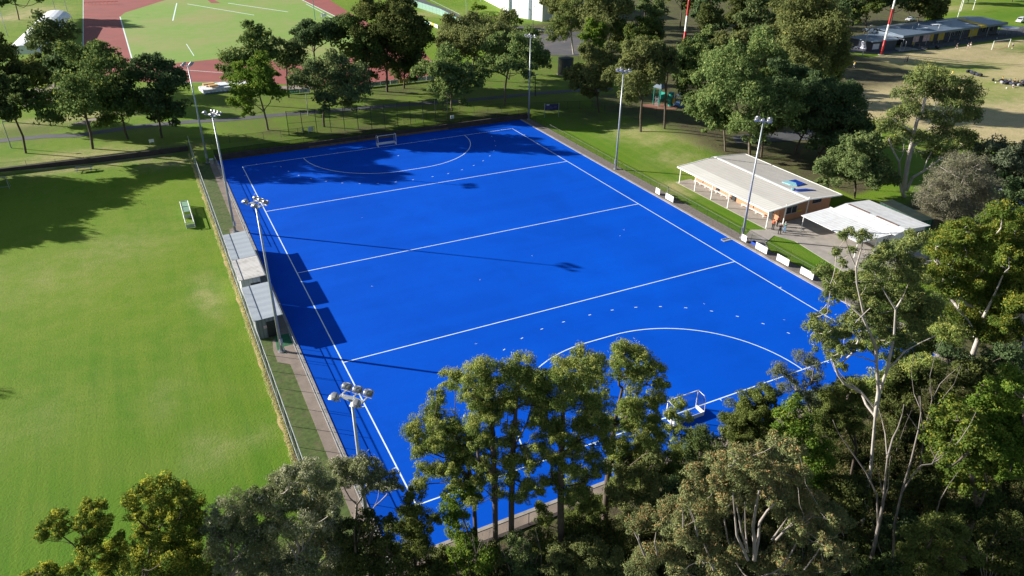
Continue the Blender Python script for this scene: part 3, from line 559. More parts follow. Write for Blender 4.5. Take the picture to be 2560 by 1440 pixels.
# ------------------------------------------------------------------ clubhouse
def clubhouse():
    t = thing('clubhouse', 'long orange brick clubhouse with cream roof and white posted verandah', 'clubhouse', (66.7, 29.0, 0.0)); z = 0.06
    W, L_ = 15.0, 21.6
    w = MB(); w.box(3.3, 14.2, 1.2, L_-0.6, z-0.2, 2.72); w.prism([(4.0, 1.2), (14.2, 1.2), (14.2, L_-0.6), (4.0, L_-0.6)], 2.73, 2.74)
    wo = w.build('wall', M['brick'], t)
    g = MB()
    for y in (1.0+0.2, L_-0.6):
        g.face([(3.3, y+0.002, 2.72), (14.2, y+0.002, 2.72), (8.0, y+0.002, 3.25)])
    g.build('gable_end', M['rust'], wo)
    R0, R1, R2 = 2.95, 3.55, 3.05; rx = 7.9
    r = MB()
    def slope(xa, za, xb, zb, m): r.prism([(xa, 0.1), (xb, 0.1), (xb, L_+0.1), (xa, L_+0.1)], [za-0.08, zb-0.08, zb-0.08, za-0.08], [za, zb, zb, za], m)
    zx = lambda x: R0+(R1-R0)*(x+0.15)/(rx+0.15)
    slope(-0.15, R0, 2.6, zx(2.6), 1); slope(2.6, zx(2.6), rx, R1, 0); slope(rx, R1, W, R2, 0)
    ro = r.build('roof', [M['roof_cream'], M['roof_pale']], t)
    c = MB(); c.prism([(rx-0.22, 0.05), (rx+0.22, 0.05), (rx+0.22, L_+0.15), (rx-0.22, L_+0.15)], R1+0.003, R1+0.06); c.build('ridge_cap', M['white'], ro)
    f = MB()
    f.box(-0.29, -0.153, 0.0, L_+0.2, R0-0.16, R0+0.05); f.box(W+0.003, W+0.14, 0.0, L_+0.2, R2-0.16, R2+0.04)
    for y0, y1 in ((-0.06, 0.097), (L_+0.103, L_+0.25)):
        f.prism([(-0.15, y0), (rx, y0), (rx, y1), (-0.15, y1)], [R0-0.14, R1-0.14, R1-0.14, R0-0.14], [R0+0.05, R1+0.05, R1+0.05, R0+0.05])
        f.prism([(rx, y0), (W, y0), (W, y1), (rx, y1)], [R1-0.14, R2-0.14, R2-0.14, R1-0.14], [R1+0.05, R2+0.05, R2+0.05, R1+0.05])
    f.build('fascia', M['white'], t)
    for y in (0.4, 4.6, 9.0, 13.0, 17.2, 21.3): MB().box(0.15, 0.27, y-0.06, y+0.06, z, R0-0.1).build('verandah_post', M['white'], t)
    MB().box(3.6, 3.72, 0.34, 0.46, z, 3.3).build('verandah_post', M['white'], t); MB().box(8.2, 8.32, 0.34, 0.46, z, 3.7).build('verandah_post', M['white'], t)
    for y0, y1 in ((14.5, 15.4), (10.6, 11.6), (2.3, 3.2)):
        MB().box(3.24, 3.297, y0, y1, z, 2.1).build('door', M['black'], t)
    for y0 in (17.8, 16.0, 6.3):
        MB().box(3.27, 3.297, y0, y0+0.22, 1.0, 2.5).build('downpipe', M['rust'], t)
    for y0, y1 in ((11.9, 20.4), (3.6, 8.6)):
        b = MB(); b.box(2.6, 3.0, y0, y1, z+0.42, z+0.48)
        n = int((y1-y0)/1.4)
        for i in range(n+1): y = y0+0.1+i*(y1-y0-0.2)/n; b.box(2.66, 2.72, y-0.03, y+0.03, z, z+0.42); b.box(2.88, 2.94, y-0.03, y+0.03, z, z+0.42)
        b.build('bench', M['white'], t)
    wn = MB(); wn.box(4.6, 6.9, 1.12, 1.197, 1.2, 2.3); o = wn.build('window', M['glass'], t)
    fr = MB()
    for x in (4.6, 5.72, 6.82): fr.box(x, x+0.07, 1.07, 1.117, 1.2, 2.3)
    fr.box(4.6, 6.9, 1.06, 1.116, 2.3, 2.37); fr.box(4.6, 6.9, 1.06, 1.116, 1.13, 1.2); fr.build('frame', M['steel'], o)
    wn = MB(); wn.box(10.2, 12.0, 1.12, 1.197, 2.0, 2.6); o = wn.build('window', M['glass'], t)
    fr = MB(); fr.box(10.2, 12.0, 1.06, 1.117, 2.6, 2.66); fr.box(10.2, 12.0, 1.06, 1.117, 1.94, 2.0); fr.build('frame', M['steel'], o)
    MB().box(7.05, 8.1, 1.1, 1.197, 1.15, 1.45).build('counter', M['yellow'], t)
    hd = MB(); hd.lathe([(0.22, -0.05), (0.24, 0), (0.22, 0.05)], 12, c=(3.2, 2.8+2.3, 1.1), mat=Matrix.Rotation(math.pi/2, 4, 'Y')); hd.build('hose_reel', M['red'], t)
    return t
clubhouse()
b = MB(); p0 = [atz(1958, 457, 3.55), atz(1990, 453, 3.5), atz(2014, 461, 3.5), atz(1991, 465, 3.52)]
def roofz(x): return 3.55-(3.55-3.05)*max(0, (x-74.6))/7.1
def tarp(name, label, px, mat):
    b = MB(); P = []
    for u, v in px:
        z = 3.6
        for _ in range(5): p = atz(u, v, z); z = roofz(p.x)+0.06 if p.x > 74.6 else 2.95+.6*(p.x-66.55)/8.05+0.06
        P.append((p.x, p.y, z))
    zs = [q[2] for q in P]; b.prism([(q[0], q[1]) for q in P], [z-0.04 for z in zs], [z+0.05 for z in zs])
    return tag(b.build(name, mat), label, 'tarpaulin')
tarp('tarpaulin', 'bright blue tarpaulin patch lying on the rear slope of the clubhouse roof', [(1972, 452), (1988, 449), (2015, 460), (1993, 465), (1990, 457)], M['blue_sheet'])
tarp('tarpaulin', 'pale aqua tarpaulin folded against the blue patch on the clubhouse roof', [(1955, 455), (1971, 452.3), (1989.5, 457.5), (1992.5, 465.5), (1975, 462)], M['aqua_sheet'])
tarp('tarpaulin', 'narrow blue strip of tarpaulin near the ridge of the clubhouse roof', [(1982, 474), (1996, 473), (2014, 472), (2040, 475.5), (2012, 477), (1994, 478)], M['blue_sheet'])
tarp('tarpaulin', 'small aqua scrap of tarpaulin on the ridge of the clubhouse roof', [(1979, 468.5), (1983, 469), (1985, 475), (1979, 476)], M['aqua_sheet'])
# ------------------------------------------------------------------ white roofed shed with carport
def white_shed():
    t = thing('storage_shed', 'white corrugated roof shed with lean-to carport beside the brick clubhouse', 'shed', (76.6, 15.2, 0.0)); z = 0.05
    w = MB(); w.box(0.2, 7.0, 0.4, 10.3, z-0.2, 2.75)
    w.prism([(0.2, 0.4), (2.4, 0.4), (2.4, 10.3), (0.2, 10.3)], 2.752, [2.76, 3.1, 3.1, 2.76]); w.build('wall', M['wall_white'], t)
    r = MB()
    r.prism([(0.0, 0), (2.4, 0), (2.4, 10.7), (0.0, 10.7)], [2.85, 3.2, 3.2, 2.85], [2.93, 3.28, 3.28, 2.93]); r.prism([(2.4, 0), (7.5, 0), (7.5, 10.7), (2.4, 10.7)], [3.2, 2.85, 2.85, 3.2], [3.28, 2.93, 2.93, 3.28]); ro = r.build('roof', M['roof_white'], t)
    for y0, y1 in ((6.4, 10.2), (1.5, 5.2)):
        c = MB(); c.prism([(2.25, y0), (2.6, y0), (2.6, y1), (2.25, y1)], 3.285, 3.34); c.build('ridge_cap', M['rust'], ro)
    l = MB(); l.prism([(-5.9, 0.9), (-0.05, 0.6), (-0.05, 11.3), (-5.9, 11.5)], [2.45, 2.74, 2.74, 2.45], [2.52, 2.81, 2.81, 2.52]); l.build('carport_roof', M['roof_white'], t)
    for x, y, hh in ((-5.7, 11.1, 2.45), (-5.7, 1.3, 2.45), (-0.4, 0.9, 2.7)): MB().tube((x, y, z), (x, y, hh), 0.06, 0.06, 8).build('post', M['white'], t)
    wl = MB(); wl.box(-2.2, 0.17, 0.95, 1.1, z, 2.55); wl.build('side_wall', M['wall_white'], t)
    wn = MB(); wn.box(-1.0, -0.1, 0.90, 0.947, 1.2, 2.1); o = wn.build('window', M['glass'], t)
    fr = MB(); fr.box(-1.06, -1.0, 0.88, 0.945, 1.14, 2.16); fr.box(-0.1, -0.04, 0.88, 0.945, 1.14, 2.16); fr.box(-0.58, -0.54, 0.87, 0.899, 1.2, 2.1); fr.build('frame', M['white'], o)
    g = MB(); g.box(-0.25, -0.055, 0.5, 11.3, 2.83, 2.90); g.build('flashing', M['white'], t)
    f = MB(); f.box(7.0-2.0, 7.0-0.3, 0.34, 0.397, z, 2.2); f.build('door', M['pav_wall'], t)
    return t
white_shed()
def container():
    t = thing('storage_container', 'dark green ribbed storage container behind the white roofed shed', 'container', (84.9, 17.2, 0), R(-7))
    b = MB()
    n = 22
    for i in range(n):
        y0 = 0.1+i*7.8/n; y1 = y0+7.8/n
        b.box(0.0 if i % 2 else 0.05, 0.2, y0, y1-0.01, 0.1, 2.5)
    b.box(0.2, 2.4, 0.1, 7.9, 0.1, 2.5); b.build('wall', M['cgreen'], t)
    MB().box(-0.03, 2.45, 0.05, 7.95, 2.503, 2.62).build('roof', M['cgreen_top'], t)
    f = MB()
    for y in (0.0, 7.9):
        f.box(-0.04, 0.08, y, y+0.09, 0, 2.66); f.box(2.36, 2.46, y, y+0.09, 0, 2.66)
    f.build('corner_post', M['cgreen_top'], t)
container()
# ------------------------------------------------------------------ hockey goals
def hockey_goal(name, label, x, y, rz, netm, z=0.04):
    t = thing(name, label, 'goal', (x, y, z), rz); W = 3.66/2; H = 2.14
    for s in (-1, 1): MB().box(s*W-0.04, s*W+0.04, -0.04, 0.04, 0, H).build('goal_post', M['white'], t)
    MB().box(-W-0.04, W+0.04, -0.04, 0.04, H, H+0.08).build('crossbar', M['white'], t)
    for s in (-1, 1): MB().path([(s*W, 0, H+0.04), (s*W, 0.9, H), (s*W, 1.15, H-0.3), (s*W, 1.25, 0.45)], 0.03).build('side_frame', M['white'], t)
    MB().box(-W, W, 1.22, 1.27, 0, 0.46).build('backboard', M['white'], t)
    for s in (-1, 1): MB().box(s*W-0.025, s*W+0.025, 0.05, 1.22, 0, 0.46).build('sideboard', M['white'], t)
    n = MB(); n.face([(-W, 0.9, H), (W, 0.9, H), (W, 0.05, H+0.03), (-W, 0.05, H+0.03)]); n.face([(-W, 1.24, 0.46), (W, 1.24, 0.46), (W, 1.15, H-0.3), (-W, 1.15, H-0.3)]); n.face([(-W, 1.15, H-0.3), (W, 1.15, H-0.3), (W, 0.9, H), (-W, 0.9, H)])
    for s in (-1, 1): n.face([(s*W, 0.05, 0.46), (s*W, 1.23, 0.46), (s*W, 1.14, H-0.3), (s*W, 0.9, H-0.02), (s*W, 0.05, H)])
    n.build('net', netm, t)
    return t
hockey_goal('hockey_goal', 'white hockey goal at the far end of the blue pitch', 27.5, 91.5, 0.0, M['net'])
hockey_goal('hockey_goal', 'white hockey goal at the near end partly hidden by the gum trees', 27.5, -0.1, math.pi, M['net'])
def stored_goals():
    t = thing('stored_goal', 'white framed goal with pale green net standing on the left field', 'goal', (-11.7, 67.0, 0.0), 0.0)
    f = MB(); W = 1.15; L_ = 9.2
    for x in (0, W):
        f.tube((x, 0.05, 0.9), (x, L_, 0.9), 0.05, 0.05, 6)
        for y in (0.05, L_/2, L_): f.tube((x, y, 0), (x, y, 0.9), 0.045, 0.045, 6)
    for y in (0.05, L_/2, L_): f.tube((0, y, 0.9), (W, y, 0.9), 0.05, 0.05, 6); f.tube((0, y, 0.1), (W, y, 0.1), 0.04, 0.04, 6)
    f.tube((0, L_*0.75, 0.9), (W, L_*0.75, 0.9), 0.04, 0.04, 6); f.build('frame', M['white'], t)
    b = MB(); b.box(0, W, 0.0, 0.045, 0.05, 0.62); b.build('backboard', M['steel'], t); b = MB(); b.box(0, W, L_/2-0.6, L_/2-0.55, 0.05, 0.6); b.build('backboard', M['steel'], t)
    b = MB(); b.box(W+0.06, W+0.1, 0.1, 4.4, 0.0, 0.6); b.build('sideboard', M['steel'], t)
    n = MB(); n.face([(0, L_/2, 0.86), (W, L_/2, 0.86), (W, L_, 0.86), (0, L_, 0.86)]); n.face([(0, L_/2, 0.86), (0, L_, 0.86), (0, L_, 0.1), (0, L_/2, 0.1)]); n.face([(W, L_/2, 0.86), (W, L_, 0.86), (W, L_, 0.1), (W, L_/2, 0.1)]); n.build('net', M['netpale'], t)
    wl = MB(); wl.lathe([(0.16, -0.06), (0.22, 0), (0.16, 0.06)], 12, c=(W+0.2, 4.7, 0.22), mat=Matrix.Rotation(math.pi/2, 4, 'Y')); wl.build('wheel', M['tyre'], t)
stored_goals()
def small_goal(label, u, v, W, H, rz, mat='steel'):
    p = at(u, v); t = thing('training_goal', label, 'goal', p, rz)
    f = MB(); f.tube((0, 0, 0), (0, 0, H), 0.05, 0.05, 6); f.tube((-W, 0, 0), (-W, 0, H), 0.05, 0.05, 6); f.tube((0, 0, H), (-W, 0, H), 0.05, 0.05, 6)
    f.build('goal_frame', M[mat], t)
    k = MB()
    for x in (0, -W): k.tube((x, 0, H), (x, 1.2, 0.1), 0.03, 0.03, 6)
    k.tube((0, 1.2, 0.05), (-W, 1.2, 0.05), 0.03, 0.03, 6); k.build('rear_frame', M[mat], t)
    n = MB(); n.face([(0, 0, H), (-W, 0, H), (-W, 1.2, 0.08), (0, 1.2, 0.08)]); n.build('net', M['net'], t)
    return t
small_goal('grey training goal at the far left edge of the green field', 24, 472, 3.6, 2.1, R(-4))
# ------------------------------------------------------------------ white boards on the right side
def board(x, y, wd, label, hh=0.95):
    t = thing('sign_board', label, 'board', (x, y, 0.05), 0.0, 'white boards along the right kerb')
    MB().prism([(0.0, 0), (0.06, 0), (0.06, wd), (0.0, wd)], 0.12, 0.12+hh).build('panel', M['white'], t)
    for yy in (0.12, wd-0.12):
        MB().box(0.063, 0.12, yy-0.03, yy+0.03, 0, hh).build('leg', M['steel'], t); MB().tube((0.1, yy, hh*0.8), (0.62, yy, 0.02), 0.022, 0.022, 5).build('brace', M['steel'], t)
for x, y, wd, lab in [(60.25, 47.1, 1.1, 'narrow white board on the right kerb farthest up the pitch'), (60.25, 43.5, 2.0, 'wide white board on the right kerb beside the green topped post'), (60.45, 26.7, 1.0, 'narrow white board at the foot of the floodlight pole by the clubhouse'),
                      (60.35, 22.5, 2.2, 'white board on the right kerb first below the clubhouse floodlight pole'), (60.35, 18.4, 2.2, 'white board on the right kerb in the middle of the three wide ones'), (60.35, 14.1, 2.2, 'white board on the right kerb nearest the camera and the trees')]:
    board(x, y, wd, lab)
t = thing('marker_post', 'thin post with green top standing behind the kerb between two white boards', 'post', (61.0, 46.0, 0.05)); MB().tube((0, 0, 0), (0, 0, 1.55), 0.03, 0.03, 6).build('pole', M['steel'], t); MB().lathe([(0.06, 1.55), (0.09, 1.6), (0.08, 1.8), (0.03, 1.86)], 8).build('cap', M['mat_green'], t)
for k, (x, y, lab) in enumerate([(60.9, 44.9, 'blue crate on the gravel behind the two far white boards'), (61.0, 25.4, 'blue crate on the gravel below the clubhouse floodlight pole')]):
    t = thing('crate', lab, 'crate', (x, y, 0.05)); b = MB(); b.box(0, 0.6, 0, 0.9, 0, 0.06); b.box(0, 0.05, 0, 0.9, 0.06, 0.4); b.box(0.55, 0.6, 0, 0.9, 0.06, 0.4); b.box(0.05, 0.55, 0, 0.05, 0.06, 0.4); b.box(0.05, 0.55, 0.85, 0.9, 0.06, 0.4); b.build('body', M['blue_sheet'], t); MB().box(0.1, 0.5, 0.1, 0.8, 0.061, 0.25).build('contents', M['c_black'], t)
t = thing('ball_rebound_tray', 'small pale tray lying on the blue turf below the clubhouse kerb', 'tray', at(1816, 601)); b = MB(); b.box(-0.7, 0.7, -0.3, 0.3, 0.04, 0.09); b.build('tray', M['steel'], t); b = MB(); b.box(-0.7, 0.7, 0.3, 0.34, 0.04, 0.2); b.build('rim', M['white'], t)
# ------------------------------------------------------------------ navy sign and small signs
def navy_sign():
    a = at(1361, 294); b_ = at(1396, 293); t = thing('notice_sign', 'navy information sign on two grey posts beside the far right corner', 'sign', a, math.atan2(b_.y-a.y, b_.x-a.x)); W = (b_-a).length
    for x in (0, W): MB().tube((x, 0, 0), (x, 0, 3.15), 0.06, 0.06, 8).build('post', M['steel'], t)
    p = MB().box(0.1, W-0.1, -0.04, 0.04, 1.55, 2.95).build('panel', M['navy_sign'], t)
    m = MB(); m.box(0.35, 1.05, -0.05, -0.042, 2.78, 2.92); m.box(0.42, 1.0, -0.05, -0.042, 2.68, 2.76); m.build('emblem', M['sign_pale'], p)
    l = MB()
    for x0, x1, z in ((0.3, 1.6, 2.35), (0.3, 2.0, 2.12), (0.3, 1.8, 1.9), (2.1, 2.7, 2.3), (2.1, 2.7, 2.1), (0.3, 1.2, 1.7)): l.box(x0, x1, -0.05, -0.042, z, z+0.09)
    l.build('lettering', M['sign_line'], p)
navy_sign()
for (u, v, wd, hh, lab) in [(1131, 302, 0.9, 0.7, 'small white sign on the grass behind the far wall right of the goal'), (778, 334, 1.1, 0.9, 'small tilted grey sign by the tall posts behind the far goal'), (381, 362, 0.9, 0.6, 'small pale sign on the grass beneath the dark round tree')]:
    p = at(u, v); t = thing('small_sign', lab, 'sign', p, 0.2); MB().box(-wd/2, wd/2, -0.02, 0.02, 0.5, 0.5+hh).build('panel', M['white'], t)
    for x in (-wd/2+0.08, wd/2-0.08): MB().tube((x, 0.05, 0), (x, 0.05, 0.5+hh), 0.03, 0.03, 6).build('leg', M['steel'], t)
t = thing('bollard', 'short round topped white bollard behind the far goal fence', 'bollard', at(758, 329)); MB().tube((0, 0, 0), (0, 0, 0.5), 0.14, 0.14, 10).build('stem', M['steel'], t); MB().lathe([(0.16, 0.5), (0.22, 0.58), (0.18, 0.72), (0.05, 0.78)], 10).build('cap', M['white'], t, True)
t = thing('utility_box', 'small grey utility cabinet at the foot of the far left floodlight pole', 'cabinet', (-4.75, 95.0, 0.06)); MB().box(-0.3, 0.3, -0.3, 0.3, 0, 0.9).build('cabinet', M['concrete'], t); MB().box(-0.34, 0.34, -0.34, 0.34, 0.9, 0.96).build('lid', M['steel'], t)
t = thing('park_bench', 'dark slatted table seat on the left field below the retaining wall', 'bench', at(212, 427), R(-8))
b = MB()
for i in range(6): b.box(-1.4, 1.4, -0.5+i*0.17, -0.38+i*0.17, 0.7, 0.74)
b.build('tabletop', M['dgreen'], t)
for y in (-0.9, 0.9): MB().box(-1.4, 1.4, y-0.15, y+0.15, 0.42, 0.46).build('seat', M['dgreen'], t)
for x in (-1.1, 1.1): MB().box(x-0.04, x+0.04, -0.85, 0.85, 0.30, 0.36).tube((x, -0.5, 0), (x, -0.2, 0.7), 0.04, 0.04, 6).tube((x, 0.5, 0), (x, 0.2, 0.7), 0.04, 0.04, 6).build('leg', M['steel'], t)
# ------------------------------------------------------------------ water tank, masts, posts, lamps
t = thing('water_tank', 'dark round corrugated water tank on the grass beside the car park', 'tank', at(1413, 186)); MB().tube((0, 0, 0.25), (0, 0, 4.3), 2.05, 2.05, 28).build('wall', M['tank'], t, False); MB().lathe([(2.1, 4.3), (1.9, 4.42), (0.4, 4.6), (0.0, 4.62)], 28).build('roof', M['black'], t); MB().tube((0, 0, 0), (0, 0, 0.28), 2.2, 2.2, 28).build('base', M['concrete'], t)
def mast(u, v, hgt_, seg, label, r=0.35):
    p = at(u, v); t = thing('striped_mast', label, 'mast', p)
    z = 0.0; k = 0
    while z < hgt_-0.01:
        z1 = min(hgt_, z+seg); MB().tube((0, 0, z), (0, 0, z1), r*(1-z/hgt_*0.4), r*(1-z1/hgt_*0.4), 10, z == 0 or z1 >= hgt_).build('band', M['red'] if k % 2 == 0 else M['white'], t, True); z = z1; k += 1
    MB().tube((0, 0, -0.1), (0, 0, 0.12), r*2.6, r*2.6, 12).build('base', M['concrete'], t)
mast(2203, 137, 30, 4.4, 'red and white striped mast at the edge of the brown field by the pavilion')
mast(1709, 116, 34, 4.6, 'red and white striped mast rising behind the trees right of the centre', 0.42)
def lamp_post(u, v, hh, label, arm=0.9, mat='steel', a=0.0, g='street lamps'):
    p = at(u, v); t = thing('lamp_post', label, 'lamp post', p, a)
    MB().tube((0, 0, 0), (0, 0, hh), 0.12, 0.07, 8).build('pole', M[mat], t); MB().tube((0, 0, hh-0.1), (arm, 0, hh+0.05), 0.04, 0.04, 6).build('arm', M[mat], t); MB().box(arm-0.3, arm+0.4, -0.16, 0.16, hh+0.0, hh+0.14).build('lamp_head', M['lamp'], t)
lamp_post(1332, 88, 9.0, 'slim dark lamp post beside the road in front of the white building', 0.4, 'black')
lamp_post(2156, 138, 8.5, 'grey lamp post left of the striped mast by the pavilion', 0.9)
lamp_post(788, 50, 14, 'tall green pole standing on the inside edge of the running track', 0.4, 'turq')
lamp_post(1010, 42, 16, 'tall grey green pole beside the advertising boards of the track', 0.5, 'turq')
lamp_post(1166, 42, 12, 'grey lamp post on the grass left of the white building', 0.5)
lamp_post(141, 35, 12, 'pale leaning light pole beyond the white curved canopy', 0.8)
lamp_post(168, 28, 12, 'second pale light pole right of the one beyond the white canopy', 0.8)
lamp_post(20, 92, 12, 'pale light pole at the far left edge of the photo above the dark trees', 0.6)
lamp_post(28, 370, 5.0, 'short pale lamp post beside the footpath at the left edge', 0.3)
lamp_post(2165, 400, 5.5, 'small lamp post half hidden behind the round olive tree', 0.5)
lamp_post(1792, 128, 7.0, 'white lamp post showing above the trees right of the second striped mast', 0.7)
lamp_post(1338, 240, 5.0, 'thin path lamp right of the far corner floodlight pole', 0.3, 'black')
lamp_post(771, 288, 4.5, 'thin path lamp beside the footpath behind the far goal', 0.3, 'steel')
def goalposts(u, v, u2, v2, H, Hc, label, name='rugby_posts', r=0.09):
    a = at(u, v); b_ = at(u2, v2); t = thing(name, label, 'goal posts', a); d = b_-a
    MB().tube((0, 0, 0), (0, 0, H), r, r*0.8, 8).build('upright', M['white'], t); MB().tube((d.x, d.y, 0), (d.x, d.y, H), r, r*0.8, 8).build('upright', M['white'], t); MB().tube((0, 0, Hc), (d.x, d.y, Hc), r*0.9, r*0.9, 8).build('crossbar', M['white'], t)
goalposts(2402, 28, 2432, 25, 11, 3.4, 'white rugby posts on the green field beyond the pavilion', r=0.13)
lamp_post(2392, 50, 13, 'white leaning pole directly behind the pavilion roof', 0.3, 'white')
goalposts(2479, 124, 2521, 118, 2.6, 2.55, 'white soccer goal on the worn patch of the brown field', 'soccer_goal', 0.10)
p = at(2421+(2060-2421), 172); goalposts(2059, 176, 2064, 173, 2.4, 2.35, 'white goal half hidden by the big trees on the left edge of the brown field', 'soccer_goal', 0.10)
# ------------------------------------------------------------------ pavilion
def pavilion():
    o = Vector((203.0, 112.8, 0.9)); t = thing('pavilion', 'long low pavilion with blue grey roof and yellow panels beyond the brown field', 'pavilion', o, R(2.2))
    L_, D_, H = 56.0, 15.0, 3.7
    w = MB(); w.box(4.5, L_-1, 2.2, D_-0.5, 0, H-0.25); w.build('wall', M['pav_wall'], t)
    r = MB(); r.prism([(0, 0), (L_, 0), (L_, D_*0.62), (0, D_*0.62)], [H, H, H+0.75, H+0.75], [H+0.16, H+0.16, H+0.91, H+0.91]); r.prism([(0, D_*0.62), (L_, D_*0.62), (L_, D_), (0, D_)], [H+0.75, H+0.75, H+0.1, H+0.1], [H+0.91, H+0.91, H+0.26, H+0.26])
    ro = r.build('roof', M['pav_roof'], t)
    f = MB(); f.box(-0.1, L_+0.1, -0.12, -0.003, H-0.45, H+0.22); f.box(-0.12, -0.003, 0, D_, H-0.45, H+0.3); f.box(L_+0.003, L_+0.12, 0, D_, H-0.45, H+0.3); f.build('fascia', M['fascia'], t)
    for x, y, l, d in ((13, 4, 5.0, 1.2), (24, 6, 4.5, 1.6), (30, 9, 6.0, 0.5), (38, 3.5, 1.2, 0.8), (8, 8, 1.2, 1.2)):
        z = H+0.16+0.75*min(1, y/(D_*0.62)); MB().box(x, x+l, y, y+d, z, z+0.16).build('skylight', M['canvas'], ro)
    for x, y in ((11, 5), (17, 7), (22, 3), (33, 6), (45, 8)): MB().tube((x, y, H+0.4), (x, y, H+1.6), 0.12, 0.12, 8).build('vent', M['steel'], ro)
    for x, wd, m, z0, z1 in ((8.5, 3.0, 'poster', 0.9, 2.9), (8.6, 1.4, 'yellow', 0.1, 0.88), (13.6, 3.6, 'poster', 0.7, 3.0), (17.4, 1.6, 'yellow', 0.5, 3.1), (21.5, 3.2, 'yellow', 0.4, 3.1), (38.5, 4.8, 'yellow', 0.2, 3.2)):
        MB().box(x, x+wd, 2.05, 2.19, z0, z1).build('panel', M[m], t)
    a = MB(); a.box(40.2, 43.6, -0.25, -0.123, H-0.4, H+0.3); a.prism([(40.2, -0.25), (43.6, -0.25), (44.8, 9.3), (41.4, 9.3)], [H+0.25, H+0.25, H+0.98, H+0.98], [H+0.32, H+0.32, H+1.05, H+1.05]); a.build('yellow_band', M['yellow'], t)
    for x in (1.0, 7, 13, 19.6, 25, 31, 37, 46, 53): MB().tube((x, 0.3, 0), (x, 0.3, H-0.2), 0.09, 0.09, 8).build('post', M['steel'], t)
    for x, wd in ((45.5, 6.5), (27, 3), (32, 3)):
        q = MB().box(x, x+wd, 2.08, 2.19, 1.2, 2.9).build('window', M['glass'], t); fr = MB()
        for i in range(4): fr.box(x+i*wd/3-0.04, x+i*wd/3+0.04, 2.03, 2.077, 1.2, 2.9)
        fr.build('frame', M['steel'], q)
    MB().box(0.5, L_+6, -5.0, 2.0, -0.3, 0.08).build('terrace', M['asphalt'], t)
    MB().prism([(-4.0, -3.0), (4, -4.5), (4.4, 1), (-2, 2)], 0.081, 0.11).build('ramp', M['concrete'], t)
    s_ = bpy.data.objects
    g = thing('garage_block', 'low navy block building joined to the left end of the pavilion', 'building', o, R(2.2))
    w = MB(); w.prism([(-13.5, 0.5), (-3.4, -0.5), (-0.3, 4.5), (-0.3, 10), (-13.5, 9)], 0, 3.0); w.build('wall', M['pav_wall'], g)
    w = MB(); w.prism([(-14.0, 0.2), (-3.2, -0.9), (0.6, 4.2), (0.6, 10.3), (-14.0, 9.4)], 3.0, 3.22); w.build('roof', M['pav_roof'], g)
    m = MB(); m.face([(-13.52, 2.0, 0.6), (-13.52, 5.2, 0.5), (-13.52, 5.4, 2.6), (-13.52, 3.2, 2.8)]); m.prism([(-13.2, 0.40), (-10.6, 0.15), (-10.6, 0.20), (-13.2, 0.45)], 0.8, 2.4); m.build('mural', M['sign_pale'], g)
    for x, y in ((-5, -3.2), (-2.2, -2.9)): MB().tube((x, y, 0), (x, y, 2.9), 0.08, 0.08, 6).build('post', M['steel'], g)
pavilion()
for k, (u, v, lab) in enumerate([(2178, 82, 'white round dish on the left end of the pavilion roof'), (2187, 84, 'second smaller white dish on the left end of the pavilion roof')]):
    p = atz(u, v, 5.0); t = thing('roof_dish', lab, 'dish', (p.x, p.y, 4.6)); MB().lathe([(0.1, 0), (0.8-k*0.25, 0.12), (0.9-k*0.25, 0.35)], 14, c=(0, 0, 0.8), mat=Matrix.Rotation(R(-60), 4, 'X')).build('dish', M['canvas'], t); MB().tube((0, 0, 0), (0, 0, 0.8), 0.06, 0.06, 6).build('stand', M['steel'], t)
t = thing('shade_umbrella', 'flat round pale umbrella standing on the asphalt at the right end of the pavilion', 'umbrella', at(2515, 88)); MB().lathe([(3.3, 2.6), (3.2, 2.72), (1.5, 2.95), (0.1, 3.1)], 24).build('canopy', M['sign_pale'], t); MB().tube((0, 0, 0), (0, 0, 2.7), 0.09, 0.09, 8).build('pole', M['steel'], t)
